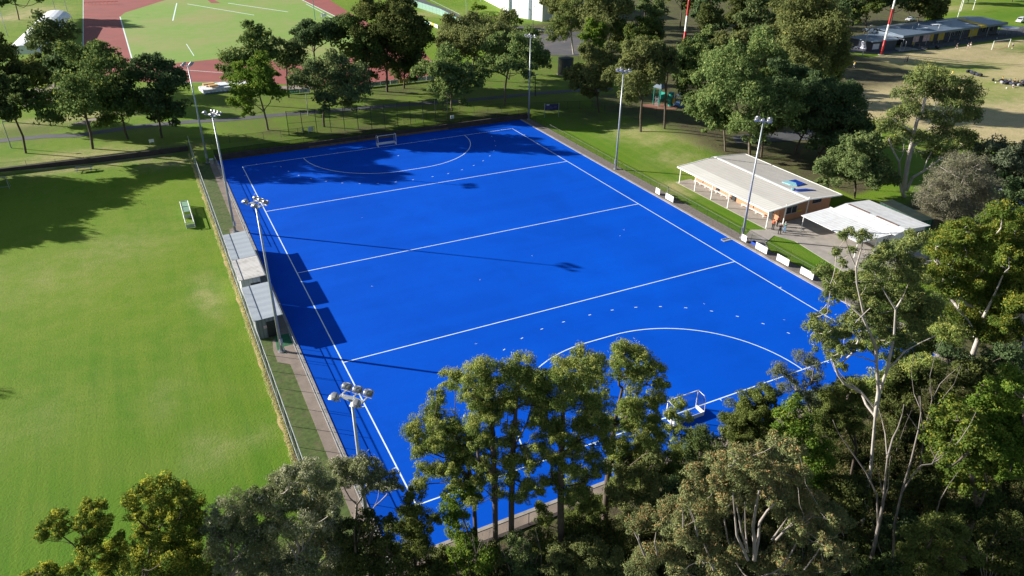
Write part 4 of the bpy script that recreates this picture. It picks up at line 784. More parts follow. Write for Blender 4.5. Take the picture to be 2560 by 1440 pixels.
# ------------------------------------------------------------------ white building at the top
def white_building():
    a, b_ = Vector((128.5, 268.0, 0.9)), Vector((119.7, 215.1, 0.9)); d = (b_-a); L_ = d.length
    t = thing('gymnasium_building', 'large white building with vertical dark windows at the top of the photo', 'building', a, math.atan2(d.y, d.x)); H = 11.5
    w = MB(); w.box(0, L_, 0, 24, -0.3, H)
    w.box(L_-15.5, L_-8.5, -1.3, -0.003, -0.3, H-2.4); w.build('wall', M['canvas'], t)
    MB().prism([(-1, -1), (L_+1, -1), (L_+1, 25), (-1, 25)], [H]*4, [H+0.3, H+0.3, H+2.0, H+2.0]).build('roof', M['pav_wall'], t)
    MB().box(10.5, L_-16, -0.12, -0.002, 2.3, 3.1).build('band', M['steel'], t)
    for i in range(16):
        x = 12+i*1.9
        if x > L_-18: break
        MB().box(x, x+1.15, -0.1, -0.003, 4.0, 9.6).build('window', M['glass'], t)
    MB().box(3.0, 8.0, -0.1, -0.003, 3, 8).build('window', M['glass'], t); MB().box(8.6, 10.2, -0.16, -0.003, 4.2, 9.5).build('panel', M['yellow'], t)
    MB().box(L_-8.4, L_-7.3, -0.4, -0.003, 0, H-2.5).build('recess_panel', M['fascia'], t)
    MB().box(-0.4, 10, -3, -0.2, 2.6, 2.9).build('awning', M['steel'], t)
    for x in (0, 4.5, 9.5): MB().tube((x, -2.8, -0.2), (x, -2.8, 2.6), 0.12, 0.12, 8).build('column', M['steel'], t)
    inv = Matrix.Rotation(-math.atan2(d.y, d.x), 4, 'Z'); q = [inv @ (Vector((x, y, 0.9))-a) for x, y in ((119.9, 214.9), (123.8, 203.5), (150, 212), (146, 224))]
    MB().prism([(v.x, v.y) for v in q], -0.3, 7.2).build('wing_wall', M['canvas'], t); MB().prism([(v.x, v.y) for v in q], 7.203, 7.6).build('wing_roof', M['pav_wall'], t)
    m_ = q[0].lerp(q[1], .42); e_ = (q[1]-q[0]).normalized(); n_ = Vector((-e_.y, e_.x, 0)); n_ = n_ if n_.y < 0 else -n_
    MB().prism([(p.x, p.y) for p in (m_, m_+e_*1.6, m_+e_*1.6+n_*.12, m_+n_*.12)], 0, 7.0).build('recess_panel', M['fascia'], t)
white_building()
for k, (u, v, s) in enumerate([(1225, 18, 1.4), (1312, 56, 1.0), (1288, 52, 1.2)]): pass
# ------------------------------------------------------------------ white curved canopy, jump mat, athletic gear
def canopy():
    a, b_ = at(150, 66), at(66, 165); d = b_-a; t = thing('curved_canopy', 'white curved canopy roof behind the trees in the top left corner', 'canopy', (a.x, a.y, 0.9), math.atan2(d.y, d.x)); L_ = d.length; W = 8.5
    r = MB(); n = 10
    for i in range(n):
        t0 = math.pi*i/n; t1 = math.pi*(i+1)/n
        p = [(-W/2*math.cos(t0), 3+2.4*math.sin(t0)), (-W/2*math.cos(t1), 3+2.4*math.sin(t1))]
        r.face([(0, p[0][0], p[0][1]), (L_, p[0][0], p[0][1]), (L_, p[1][0], p[1][1]), (0, p[1][0], p[1][1])])
    r.build('roof', M['canvas'], t, True)
    for x in (0, L_): MB().face([(x, -W/2*math.cos(math.pi*i/n), 3+2.4*math.sin(math.pi*i/n)) for i in range(n+1)]).build('end_wall', M['canvas'], t)
    for i in range(7):
        for s in (-1, 1): MB().tube((i*L_/6, s*W/2, -0.2), (i*L_/6, s*W/2, 3.05), 0.12, 0.12, 6).build('post', M['steel'], t)
canopy()
def jump_mat():
    t = thing('high_jump_mat', 'white covered landing mat with two orange pads on the grass beside the red track', 'mat', at(506, 236), R(3)); t.scale = (1.3, 1.15, 1.2); L_, W = 9.0, 5.0
    b = MB(); b.prism([(0.3, 0.0), (8.6, 0.6), (9.0, 4.6), (4.2, 5.0), (0.0, 4.2)], 0, [0.75, 0.85, 0.7, 0.95, 0.7]); b.build('cover', M['canvas'], t)
    b = MB()
    for i in range(12): x = 0.2+i*0.72; b.prism([(x, 0.02*i-0.35), (x+0.5, 0.02*i-0.2), (x+0.45, 0.4), (x+0.1, 0.4)], -0.02, [0.12, 0.2, 0.55, 0.5])
    b.build('skirt_fold', M['canvas'], t); MB().box(3.0, 5.6, 1.5, 3.2, 0.87, 1.05).build('upper_cover', M['canvas'], t); MB().box(0.5, 8.5, -0.45, -0.36, 0, 0.25).build('edge_trim', M['fascia'], t)
    for x, y, l in ((0.8, 3.0, 2.0), (1.6, 1.1, 1.5)): MB().box(x, x+l, y, y+1.1, 0.955, 1.28).build('pad', M['orange_pad'], t)
M['orange_pad'] = plain('tan_foam_pad', (0.55, 0.33, 0.13), 0.8, 0.1, 1.0)
jump_mat()
for k in range(9):
    p = at(216+k*9.5, 12-k*0.25); t = thing('hurdle', 'x', 'hurdle', (p.x, p.y, 0.93), R(2), 'orange hurdles lined up on the red track')
    t['label'] = 'orange hurdle in the row lined up across the far end of the red track'
    b = MB(); b.box(-0.6, 0.6, -0.03, 0.03, 0.9, 1.06); b.build('bar', M['orange'], t)
    for s in (-1, 1): MB().tube((s*0.55, 0, 0), (s*0.55, 0, 0.95), 0.03, 0.03, 6).tube((s*0.55, 0, 0.02), (s*0.55, -0.7, 0.02), 0.03, 0.03, 6).build('leg', M['orange'], t)
t = thing('javelin_cage', 'pale steel equipment frame on the infield near the right bend of the track', 'frame', at(810, 45), 0.5); b = MB()
for x in (-1.4, 1.4):
    for y in (-0.8, 0.8): b.tube((x, y, 0), (x*0.7, 0, 1.8), 0.06, 0.06, 6)
b.tube((-1, 0, 1.8), (1, 0, 1.8), 0.06, 0.06, 6).tube((-1.4, -0.8, 0.1), (1.4, -0.8, 0.1), 0.05, 0.05, 6).tube((-1.4, 0.8, 0.1), (1.4, 0.8, 0.1), 0.05, 0.05, 6).build('frame', M['steel'], t); MB().box(-1.2, 1.2, -0.05, 0.05, 0.5, 1.5).build('panel', M['canvas'], t)
# advertising boards along the track
cols = ['canvas', 'yellow', 'canvas', 'turq', 'canvas', 'canvas', 'sign_pale', 'yellow', 'canvas', 'teal', 'canvas', 'yellow', 'canvas', 'canvas']
def hoardings(a, b_, n, h, cs, lab, grp, marks):
    d = b_-a; ang = math.atan2(d.y, d.x); L_ = d.length/n
    for i in range(n):
        p = a+d*(i/n); t = thing('advertising_board', lab, 'board', (p.x, p.y, 0.92), ang, grp); c = cs[i % len(cs)]
        q = MB().box(0.04, L_-0.04, -0.03, 0.03, 0.12, h).build('panel', M[c], t)
        for x in (0.3, L_-0.3): MB().box(x-0.03, x+0.03, 0.031, 0.09, -0.05, h).build('leg', M['steel'], t)
        if marks:
            m = MB(); rr = random.Random(i)
            x = 0.35
            while x < L_-0.7:
                w_ = rr.uniform(0.15, 0.4); m.box(x, x+w_, -0.045, -0.032, h*0.35, h*rr.uniform(0.55, 0.75)); x += w_+rr.uniform(0.08, 0.3)
            m.build('lettering', M['teal' if c in ('canvas', 'yellow', 'sign_pale') else 'canvas'], q)
hoardings(at(995, 28), at(1095, 72), 13, 1.2, cols, 'coloured advertising board in the row along the right bend of the running track', 'advertising boards along the right bend of the track', True)
hoardings(at(905, 220), at(1088, 200), 8, 1.15, ['canvas', 'sign_pale', 'teal', 'canvas', 'yellow', 'canvas'], 'pale advertising board in the row seen under the trees between the track and the footpath', 'advertising boards under the trees by the track', True)
hoardings(at(722, 236), at(776, 232), 2, 1.1, ['teal', 'sign_pale'], 'low teal or grey advertising board behind the wide tree beside the track', 'low advertising boards behind the wide tree', True)
p = at(1020, 178); t = thing('equipment_shed', 'low turquoise box shed seen under the dark trees beside the track', 'shed', p, R(-22)); MB().box(0, 9, 0, 2.5, 0, 1.9).build('wall', M['turq'], t); MB().box(-0.15, 9.15, -0.15, 2.65, 1.903, 2.05).build('roof', M['steel'], t); MB().box(3, 4.5, -0.06, -0.002, 0.1, 1.7).build('door', M['teal'], t)
# ------------------------------------------------------------------ playground behind the trees
def playground():
    o = at(1648, 268); t = thing('playground_tower', 'teal playground tower with slide half hidden behind the trees', 'playground', o, 0.2)
    for x in (0, 2.0):
        for y in (0, 2.0): MB().tube((x, y, 0), (x, y, 4.2), 0.09, 0.09, 8).build('post', M['teal'], t)
    MB().box(-0.1, 2.1, -0.1, 2.1, 1.7, 1.82).build('platform', M['c_black'], t)
    MB().prism([(-0.2, -0.2), (2.2, -0.2), (2.2, 2.2), (-0.2, 2.2)], 4.2, 4.35).build('roof', M['fascia'], t)
    r = MB(); 
    for s in ((-0.3, -0.3), (2.3, -0.3), (2.3, 2.3), (-0.3, 2.3)): pass
    k = [(-0.3, -0.3, 4.36), (2.3, -0.3, 4.36), (2.3, 2.3, 4.36), (-0.3, 2.3, 4.36)]
    for i in range(4): r.face([k[i], k[(i+1) % 4], (1, 1, 5.7)])
    r.build('roof_cap', M['fascia'], t)
    MB().box(-0.05, 2.05, -0.16, -0.10, 1.85, 2.9).build('guard_panel', M['teal'], t); MB().box(2.1, 2.16, 0, 2.0, 1.85, 3.0).build('guard_panel', M['teal'], t)
    sl = MB(); n = 8
    for i in range(n):
        a0 = i/n; a1 = (i+1)/n; x0, x1 = 2.2+a0*2.4, 2.2+a1*2.4; z0, z1 = 1.8-1.5*a0, 1.8-1.5*a1
        sl.face([(x0, 0.3, z0), (x1, 0.3, z1), (x1, 1.3, z1), (x0, 1.3, z0)]); sl.face([(x0, 0.3, z0), (x1, 0.3, z1), (x1, 0.25, z1+0.4), (x0, 0.25, z0+0.4)]); sl.face([(x0, 1.3, z0), (x1, 1.3, z1), (x1, 1.35, z1+0.4), (x0, 1.35, z0+0.4)])
    sl.build('slide', M['teal'], t); tb_ = MB(); tb_.tube((2.8, -0.9, 0), (2.8, -0.9, 3.2), 0.7, 0.7, 14); tb_.build('climbing_tube', M['teal'], t)
    l = MB(); l.tube((-0.2, 0.3, 0), (-0.2, 0.3, 2.4), 0.04, 0.04, 6); l.tube((-0.2, 1.2, 0), (-0.2, 1.2, 2.4), 0.04, 0.04, 6)
    for i in range(6): l.tube((-0.2, 0.3, 0.3+i*0.32), (-0.2, 1.2, 0.3+i*0.32), 0.03, 0.03, 6)
    l.build('ladder', M['steel'], t)
    sheet('playground_mulch', plain('red_mulch', (0.26, 0.11, 0.07), 0.95, 0.2, 1.0), [pxpoly([(1606, 262), (1640, 258), (1700, 262), (1690, 274), (1640, 273), (1610, 269)])], 0.05, True)
    p = at(1712, 262); t2 = thing('climbing_dome', 'dark blue climbing dome with pale ropes behind the trees beside the playground tower', 'climbing frame', p)
    f = MB(); n = 10
    for j in range(3):
        for i in range(n):
            a0, a1 = 2*math.pi*i/n, 2*math.pi*(i+1)/n; e0, e1 = j*math.pi/7, (j+1)*math.pi/7
            P = lambda a, e: (3.2*math.cos(e)*math.cos(a), 3.2*math.cos(e)*math.sin(a), 3.0*math.sin(e))
            f.tube(P(a0, e0), P(a0, e1), 0.05, 0.05, 5); f.tube(P(a0, e1), P(a1, e1), 0.05, 0.05, 5)
    f.build('frame', M['car_blue'], t2); MB().lathe([(3.0, 0.05), (2.9, 0.3), (2.0, 0.5), (0.5, 0.6)], 16).build('soft_base', M['car_blue'], t2)
    p = at(1682, 268); t3 = thing('play_panel', 'small orange and black play panel between the trees near the climbing dome', 'play panel', p); MB().box(-0.4, 0.4, -0.05, 0.05, 0.9, 2.0).build('panel', M['yellow'], t3)
    for x in (-0.45, 0.45): MB().tube((x, 0, 0), (x, 0, 3.4), 0.07, 0.07, 8).build('post', M['c_black'], t3)
playground()
# ------------------------------------------------------------------ cars
def car(label, p, rz, paint, van=False, g='parked cars'):
    t = thing('parked_van' if van else 'parked_car', label, 'van' if van else 'car', p, rz, g); L_, W = (4.9, 1.9) if van else (4.4, 1.78)
    prof = [(0, 0.35), (0, 0.95), (0.15, 1.05), (1.0, 1.12), (1.35, 1.9), (4.75, 1.95), (4.9, 1.6), (4.9, 0.35)] if van else [(0, 0.35), (0, 0.72), (0.2, 0.82), (1.15, 0.95), (1.75, 1.40), (3.0, 1.45), (3.75, 1.05), (4.3, 0.98), (4.4, 0.75), (4.4, 0.35)]
    bm = bmesh.new(); A = [bm.verts.new((x-L_/2, -W/2, z)) for x, z in prof]; B = [bm.verts.new((x-L_/2, W/2, z)) for x, z in prof]; n = len(prof)
    for i in range(n): j = (i+1) % n; bm.faces.new((A[i], A[j], B[j], B[i]))
    bm.faces.new(A[::-1]); bm.faces.new(B)
    top = [v for v in bm.verts if v.co.z > 1.2]
    for v in top: v.co.y *= 0.84
    bmesh.ops.bevel(bm, geom=list(bm.edges), offset=0.06, segments=2, affect='EDGES'); bmesh.ops.recalc_face_normals(bm, faces=bm.faces)
    m = bpy.data.meshes.new('body'); bm.to_mesh(m); bm.free(); m.materials.append(M[paint]); o = bpy.data.objects.new('body', m); C.objects.link(o); o.parent = t
    hw = W/2; z0 = 1.2 if van else 1.0; z1 = 1.75 if van else 1.36; xs = (1.45, 4.5) if van else (1.62, 3.25)
    for s in (-1, 1):
        g_ = MB(); g_.prism([(xs[0]-L_/2, s*hw*0.93-0.02), (xs[1]-L_/2, s*hw*0.93-0.02), (xs[1]-L_/2, s*hw*0.93+0.02), (xs[0]-L_/2, s*hw*0.93+0.02)], z0, z1); g_.build('side_window', M['glass'], t)
    g_ = MB()
    if van: g_.face([(1.03-L_/2, -hw*.82, 1.2), (1.03-L_/2, hw*.82, 1.2), (1.30-L_/2, hw*.78, 1.8), (1.30-L_/2, -hw*.78, 1.8)])
    else: g_.face([(1.20-L_/2, -hw*.84, 1.02), (1.20-L_/2, hw*.84, 1.02), (1.70-L_/2, hw*.78, 1.42), (1.70-L_/2, -hw*.78, 1.42)])
    g_.build('windscreen', M['glass'], t)
    g_ = MB(); g_.face([(4.905-L_/2, hw*.8, 1.2), (4.905-L_/2, -hw*.8, 1.2), (4.89-L_/2, -hw*.75, 1.6), (4.89-L_/2, hw*.75, 1.6)] if van else [(3.73-L_/2, hw*.82, 1.10), (3.73-L_/2, -hw*.82, 1.10), (3.06-L_/2, -hw*.78, 1.455), (3.06-L_/2, hw*.78, 1.455)]); g_.build('rear_window', M['glass'], t)
    for x in (0.85, L_-0.85):
        for s in (-1, 1):
            b = MB(); b.tube((x-L_/2, s*(hw-0.2), 0.32), (x-L_/2, s*(hw+0.02), 0.32), 0.32, 0.32, 14); wo = b.build('wheel', M['tyre'], t); b = MB(); b.tube((x-L_/2, s*(hw+0.02), 0.32), (x-L_/2, s*(hw+0.035), 0.32), 0.19, 0.19, 10); b.build('rim', M['steel'], wo)
    for s in (-1, 1): MB().box(-L_/2-0.02, -L_/2+0.1, s*hw*0.7-0.18, s*hw*0.7+0.18, 0.62, 0.78).build('headlight', M['lens'], t); MB().box(L_/2-0.1, L_/2+0.02, s*hw*0.75-0.14, s*hw*0.75+0.14, 0.62, 0.82).build('tail_light', M['red'], t)
    return t
dcar = R(68)
car('pale silver car parked farthest up the row between the trees at the right edge', at(2502, 497), dcar-0.9, 'car_silver')
car('white car parked in the middle of the row between the trees at the right edge', at(2513, 508), dcar-0.9, 'car_white')
car('white car parked nearest in the row between the trees at the right edge', at(2527, 520), dcar-0.9, 'car_silver')
car('dark blue car parked below the white cars at the right edge', at(2548, 532), dcar-0.9, 'car_blue')
car('black car parked in the shade behind the left group of trees', at(103, 262), R(85), 'car_dark')
car('white van parked on the asphalt at the top right corner', at(2550, 56), R(15), 'car_white', True)
car('white car half hidden behind the trees left of the pavilion', at(2275, 52), R(10), 'car_white')
t = thing('white_trailer', 'white trailer roof glimpsed through the right canopy beside the green lawn', 'trailer', at(2385, 700), R(20)); MB().box(-3, 3, -1.1, 1.1, 0.6, 2.5).build('body', M['canvas'], t)
for s in (-1, 1): MB().tube((0.3, s*1.0, 0.35), (0.3, s*1.2, 0.35), 0.35, 0.35, 12).build('wheel', M['tyre'], t)
p = at(2405, 590); t = thing('picket_gate', 'small white gate frame showing above the yellow green canopy at the right', 'gate', p, R(15)); MB().tube((0, 0, 0), (0, 0, 1.4), 0.06, 0.06, 6).tube((1.8, 0, 0), (1.8, 0, 1.4), 0.06, 0.06, 6).build('post', M['white'], t); MB().box(0, 1.8, -0.04, 0.04, 1.25, 1.37).build('rail', M['white'], t)
# ------------------------------------------------------------------ people
def skinmesh(verts, edges, rad, root, mat, name, parent, sub=1):
    m = bpy.data.meshes.new(name); m.from_pydata(verts, edges, []); o = bpy.data.objects.new(name, m); C.objects.link(o)
    md = o.modifiers.new('s', 'SKIN'); md.use_smooth_shade = True
    for i, r in enumerate(rad): m.skin_vertices[0].data[i].radius = (r, r) if not hasattr(r, '__len__') else r
    m.skin_vertices[0].data[root].use_root = True
    if sub: sm = o.modifiers.new('u', 'SUBSURF'); sm.levels = sub; sm.render_levels = sub
    dg = bpy.context.evaluated_depsgraph_get(); dg.update(); nm = bpy.data.meshes.new_from_object(o.evaluated_get(dg)); o.modifiers.clear(); o.data = nm; bpy.data.meshes.remove(m)
    nm.name = name; nm.materials.clear(); nm.materials.append(mat); o.parent = parent
    return o
POSES = {
 # joints: pelvis, chest, neck, headbase, headtop, Lhip.. (x right, y forward)
 'stand': dict(p=(0, 0, .95), c=(0, .0, 1.32), n=(0, 0, 1.49), h=(0, .01, 1.60), t=(0, .015, 1.70), lk=(-.11, .03, .50), la=(-.12, -.02, .08), rk=(.11, .03, .50), ra=(.12, -.02, .08), le=(-.25, -.02, 1.12), lw=(-.26, .08, .88), re=(.25, -.02, 1.12), rw=(.26, .08, .88)),
 'talk':  dict(p=(0, 0, .95), c=(0, .0, 1.32), n=(0, 0, 1.49), h=(0, .02, 1.60), t=(0, .03, 1.70), lk=(-.14, .03, .50), la=(-.19, -.02, .08), rk=(.13, .03, .50), ra=(.17, -.02, .08), le=(-.27, .02, 1.12), lw=(-.20, .25, 1.06), re=(.27, .0, 1.12), rw=(.24, .24, 1.10)),
 'walk':  dict(p=(0, 0, .94), c=(0, .05, 1.31), n=(0, .07, 1.48), h=(0, .10, 1.59), t=(0, .115, 1.69), lk=(-.10, .24, .54), la=(-.10, .22, .10), rk=(.10, -.06, .50), ra=(.10, -.38, .16), le=(-.25, -.10, 1.12), lw=(-.22, .08, .93), re=(.25, .14, 1.13), rw=(.22, .34, 1.02)),
 'run':   dict(p=(0, 0, .93), c=(0, .12, 1.29), n=(0, .17, 1.45), h=(0, .21, 1.56), t=(0, .23, 1.66), lk=(-.10, .36, .68), la=(-.10, .22, .28), rk=(.10, -.14, .50), ra=(.10, -.55, .32), le=(-.26, -.14, 1.14), lw=(-.20, .06, 1.02), re=(.26, .24, 1.12), rw=(.18, .42, 1.20)),
 'reach': dict(p=(0, 0, .95), c=(0, .03, 1.32), n=(0, .04, 1.49), h=(0, .06, 1.60), t=(0, .075, 1.70), lk=(-.12, .03, .50), la=(-.14, -.02, .08), rk=(.12, .03, .50), ra=(.14, -.02, .08), le=(-.25, .05, 1.14), lw=(-.22, .24, 1.05), re=(.40, .10, 1.36), rw=(.66, .16, 1.42)),
 'sit':   dict(p=(0, 0, .16), c=(0, .05, .52), n=(0, .08, .69), h=(0, .11, .80), t=(0, .125, .90), lk=(-.20, .38, .36), la=(-.12, .60, .07), rk=(.20, .38, .36), ra=(.12, .60, .07), le=(-.26, .10, .36), lw=(-.16, .34, .36), re=(.26, .10, .36), rw=(.16, .34, .36)),
}
def person(label, p, rz, shirt, legs, pose='stand', hair='hair', shorts=False, group=None, extra=None):
    t = thing('person', label, 'person', p, rz, group); J = {k: Vector(v) for k, v in POSES[pose].items()}
    ls, rs_ = J['c']+Vector((-.19, 0, .08)), J['c']+Vector((.19, 0, .08)); lh, rh = J['p']+Vector((-.10, 0, -.04)), J['p']+Vector((.10, 0, -.04))
    V = [J['p'], J['p'].lerp(J['c'], .5), J['c'], J['n'], J['h'], J['t'], lh, J['lk'], J['la'], rh, J['rk'], J['ra'], ls, J['le'], J['lw'], rs_, J['re'], J['rw']]
    f = Vector((0, 1, 0)); V += [J['la']+f*.16-Vector((0, 0, .04)), J['ra']+f*.16-Vector((0, 0, .04)), J['h']+f*.10+Vector((0, 0, .0))]
    lhd = (J['lw']-J['le']).normalized(); rhd = (J['rw']-J['re']).normalized(); V += [J['lw']+lhd*.08, J['rw']+rhd*.08]
    E = [(0, 1), (1, 2), (2, 3), (3, 4), (4, 5), (0, 6), (6, 7), (7, 8), (0, 9), (9, 10), (10, 11), (2, 12), (12, 13), (13, 14), (2, 15), (15, 16), (16, 17), (8, 18), (11, 19), (4, 20), (14, 21), (17, 22)]
    rd_ = [(.15, .11), (.13, .10), (.16, .11), .055, .088, .075, .09, .062, .042, .09, .062, .042, .055, .042, .03, .055, .042, .03, .035, .035, .022, .035, .035]
    o = skinmesh([tuple(v) for v in V], E, rd_, 0, M['skin'], 'body', t)
    # fingers and thumb
    bm = bmesh.new(); bm.from_mesh(o.data); fb = MB()
    for wpt, hd, sg in ((V[21], lhd, -1), (V[22], rhd, 1)):
        sd_ = hd.cross(Vector((0, 0, 1))); sd_ = sd_.normalized() if sd_.length > .1 else Vector((1, 0, 0)); dn = hd.cross(sd_).normalized()
        for k, (off, ln) in enumerate(((-.03, .065), (-.01, .075), (.01, .07), (.03, .055))):
            a = wpt+sd_*off+hd*.02; m_ = a+hd*ln*.6+dn*.012; fb.tube(a, m_, .009, .008, 5); fb.tube(m_, m_+hd*ln*.35+dn*.025, .008, .006, 5)
        a = wpt-hd*.03+sd_*.03*sg; fb.tube(a, a+hd*.05+sd_*.03*sg, .010, .008, 5)
    for q in range(0, len(fb.f)):
        pass
    vs_ = [bm.verts.new(v) for v in fb.v]
    for fc in fb.f:
        try: bm.faces.new([vs_[i] for i in fc])
        except ValueError: pass
    bm.to_mesh(o.data); bm.free()
    # clothing
    SV = [V[0]+Vector((0, 0, .02)), V[1], V[2], V[2].lerp(V[3], .6), ls, ls.lerp(J['le'], .8), rs_, rs_.lerp(J['re'], .8)]
    skinmesh([tuple(v) for v in SV], [(0, 1), (1, 2), (2, 3), (2, 4), (4, 5), (2, 6), (6, 7)], [(.185, .14), (.165, .13), (.195, .14), .075, .075, .062, .075, .062], 0, M[shirt], 'shirt', t)
    kk = .85 if shorts else 1.0
    TV = [V[0], lh, lh.lerp(J['lk'], kk), rh, rh.lerp(J['rk'], kk)]; TE = [(0, 1), (1, 2), (0, 3), (3, 4)]; TR = [(.17, .135), .11, .085, .11, .085]
    if not shorts: TV += [J['lk'].lerp(J['la'], .95), J['rk'].lerp(J['ra'], .95)]; TE += [(2, 5), (4, 6)]; TR += [.06, .06]
    skinmesh([tuple(v) for v in TV], TE, TR, 0, M[legs], 'shorts' if shorts else 'trousers', t)
    hb = MB(); hc = J['h'].lerp(J['t'], .55)-f*.012; hb.lathe([(.102, -.03), (.108, .02), (.098, .06), (.065, .095), (.01, .108)], 12, c=tuple(hc)); hb.build('hair', M[hair], t, True)
    for a in ('la', 'ra'):
        s_ = MB(); c = J[a]; s_.prism([(c.x-.045, c.y-.06), (c.x+.045, c.y-.06), (c.x+.05, c.y+.16), (c.x, c.y+.21), (c.x-.05, c.y+.16)], c.z-.08, [c.z+.03, c.z+.03, c.z-.01, c.z-.03, c.z-.01]); s_.build('shoe', M['c_white' if shorts else 'c_black'], t)
    return t
zf = lambda u, v: at(u, v)+Vector((0, 0, .06))
person('person in an orange red top and black trousers standing by the clubhouse verandah', zf(1931, 575), R(-60), 'c_orange', 'c_black', 'stand')
person('person in a bright red jumper reaching sideways at the brick corner of the clubhouse', zf(1942, 566), R(200), 'c_red', 'c_black', 'reach')
person('person in dark navy clothes standing with legs apart on the concrete by the carport', zf(1948, 586), R(-30), 'c_navy', 'c_black', 'talk', 'hairgrey')
person('person in teal jacket and pale blue jeans facing the one in navy', zf(1960, 582), R(100), 'c_teal', 'c_blue', 'talk', 'hairgrey')
pz = at
person('person in black at the left end of the brown field beside the tree edge', pz(2124, 164), R(-80), 'c_black', 'c_black', 'stand')
person('player in yellow shirt and black shorts at the left end of the brown field', pz(2134, 169), R(-110), 'c_yellow', 'c_white', 'walk', shorts=True)
person('person in grey standing in the middle of the brown field in front of the pavilion', pz(2262, 155), R(20), 'c_grey', 'c_grey', 'stand')
person('person in black beside the one in grey in front of the pavilion', pz(2267, 155), R(190), 'c_black', 'c_black', 'stand')
person('player in white with a yellow top running above the tall white gum', pz(2378, 192), R(-100), 'c_yellow', 'c_white', 'run', shorts=True)
person('person in black near the fence between the pavilion and the soccer goal', pz(2391, 121), R(160), 'c_black', 'c_grey', 'walk', shorts=True)
person('person in black and white left of the soccer goal, nearer the camera', pz(2419, 121), R(60), 'c_black', 'c_white', 'walk', shorts=True)
person('person in dark clothes left of the soccer goal, behind another player', pz(2425, 118), R(-80), 'c_black', 'c_white', 'stand', shorts=True)
person('goalkeeper in white and yellow standing at the right post of the soccer goal', pz(2530, 121), R(170), 'c_white', 'c_navy', 'stand', shorts=True)
for u, v, sh, lab in [(2506, 200, 'c_yellow', 'person in yellow bending at the left end of the seated group on the brown field'), (2520, 208, 'c_black', 'person in black sitting left of centre in the group on the brown field'), (2530, 210, 'c_grey', 'person in grey sitting in the middle of the group on the brown field'), (2537, 205, 'c_yellow', 'person in yellow sitting in the middle of the group on the brown field'), (2552, 211, 'c_orange', 'person in orange sitting at the right end of the group on the brown field'), (2532, 218, 'c_white', 'person in white lying low in front of the group on the brown field'), (2545, 206, 'c_black', 'person in black sitting behind the one in orange on the brown field')]:
    person(lab, pz(u, v), R(random.uniform(0, 360)), sh, 'c_black', 'sit', shorts=True)
def bag(u, v, s, mat, label, grp, rz):
    t = thing('sports_bag', label, 'bag', at(u, v), rz, grp); b = MB(); b.lathe([(0.12, -0.5), (0.22, -0.46), (0.25, 0), (0.22, 0.46), (0.12, 0.5)], 10, c=(0, 0, 0.24), mat=Matrix.Rotation(math.pi/2, 4, 'Y')); b.build('body', M[mat], t, True)
    MB().path([(-0.2, 0, 0.45), (-0.12, 0, 0.62), (0.12, 0, 0.62), (0.2, 0, 0.45)], 0.02, 5).build('handle', M['c_black'], t); t.scale = (s, s, s)
g1 = 'bags in a line on the brown field'; lb1 = 'dark sports bag in the line lying on the brown field above the seated group'
for k, (u, v) in enumerate([(2420, 181), (2428, 183), (2432, 185), (2436, 187), (2442, 189), (2447, 190), (2451, 191)]): bag(u, v, 1.5, 'c_navy' if k % 3 else 'c_black', lb1, g1, k*1.1)
g2 = 'bags among the seated group'; lb2 = 'dark sports bag lying among the people seated on the brown field'
for k, (u, v) in enumerate([(2502, 204), (2504, 209), (2512, 205), (2516, 211), (2524, 205), (2528, 213), (2541, 212), (2548, 215), (2556, 207), (2558, 214)]): bag(u, v, 1.5, ('c_black', 'c_grey', 'c_navy')[k % 3], lb2, g2, k*0.9)
bag(2319, 124, 1.5, 'c_black', 'smaller left one of two black bags on the brown field near the pavilion', None, 0.3); bag(2342, 122, 1.8, 'c_black', 'bigger right one of two black bags on the brown field near the pavilion', None, 1.0); bag(2482, 202, 1.3, 'c_black', 'dark bag lying on its own just left of the seated group', None, 0.5)
for k, (u, v, lab) in enumerate([(2489, 208, 'white ball left of the seated group on the brown field'), (2516, 222, 'white ball nearest the camera in front of the seated group'), (2492, 97, 'white ball behind the soccer goal on the brown field')]):
    t = thing('ball', lab, 'ball', at(u, v)); MB().lathe([(0.02, 0), (0.12, 0.05), (0.2, 0.2), (0.12, 0.35), (0.02, 0.4)], 12).build('ball_shell', M['white'], t, True)
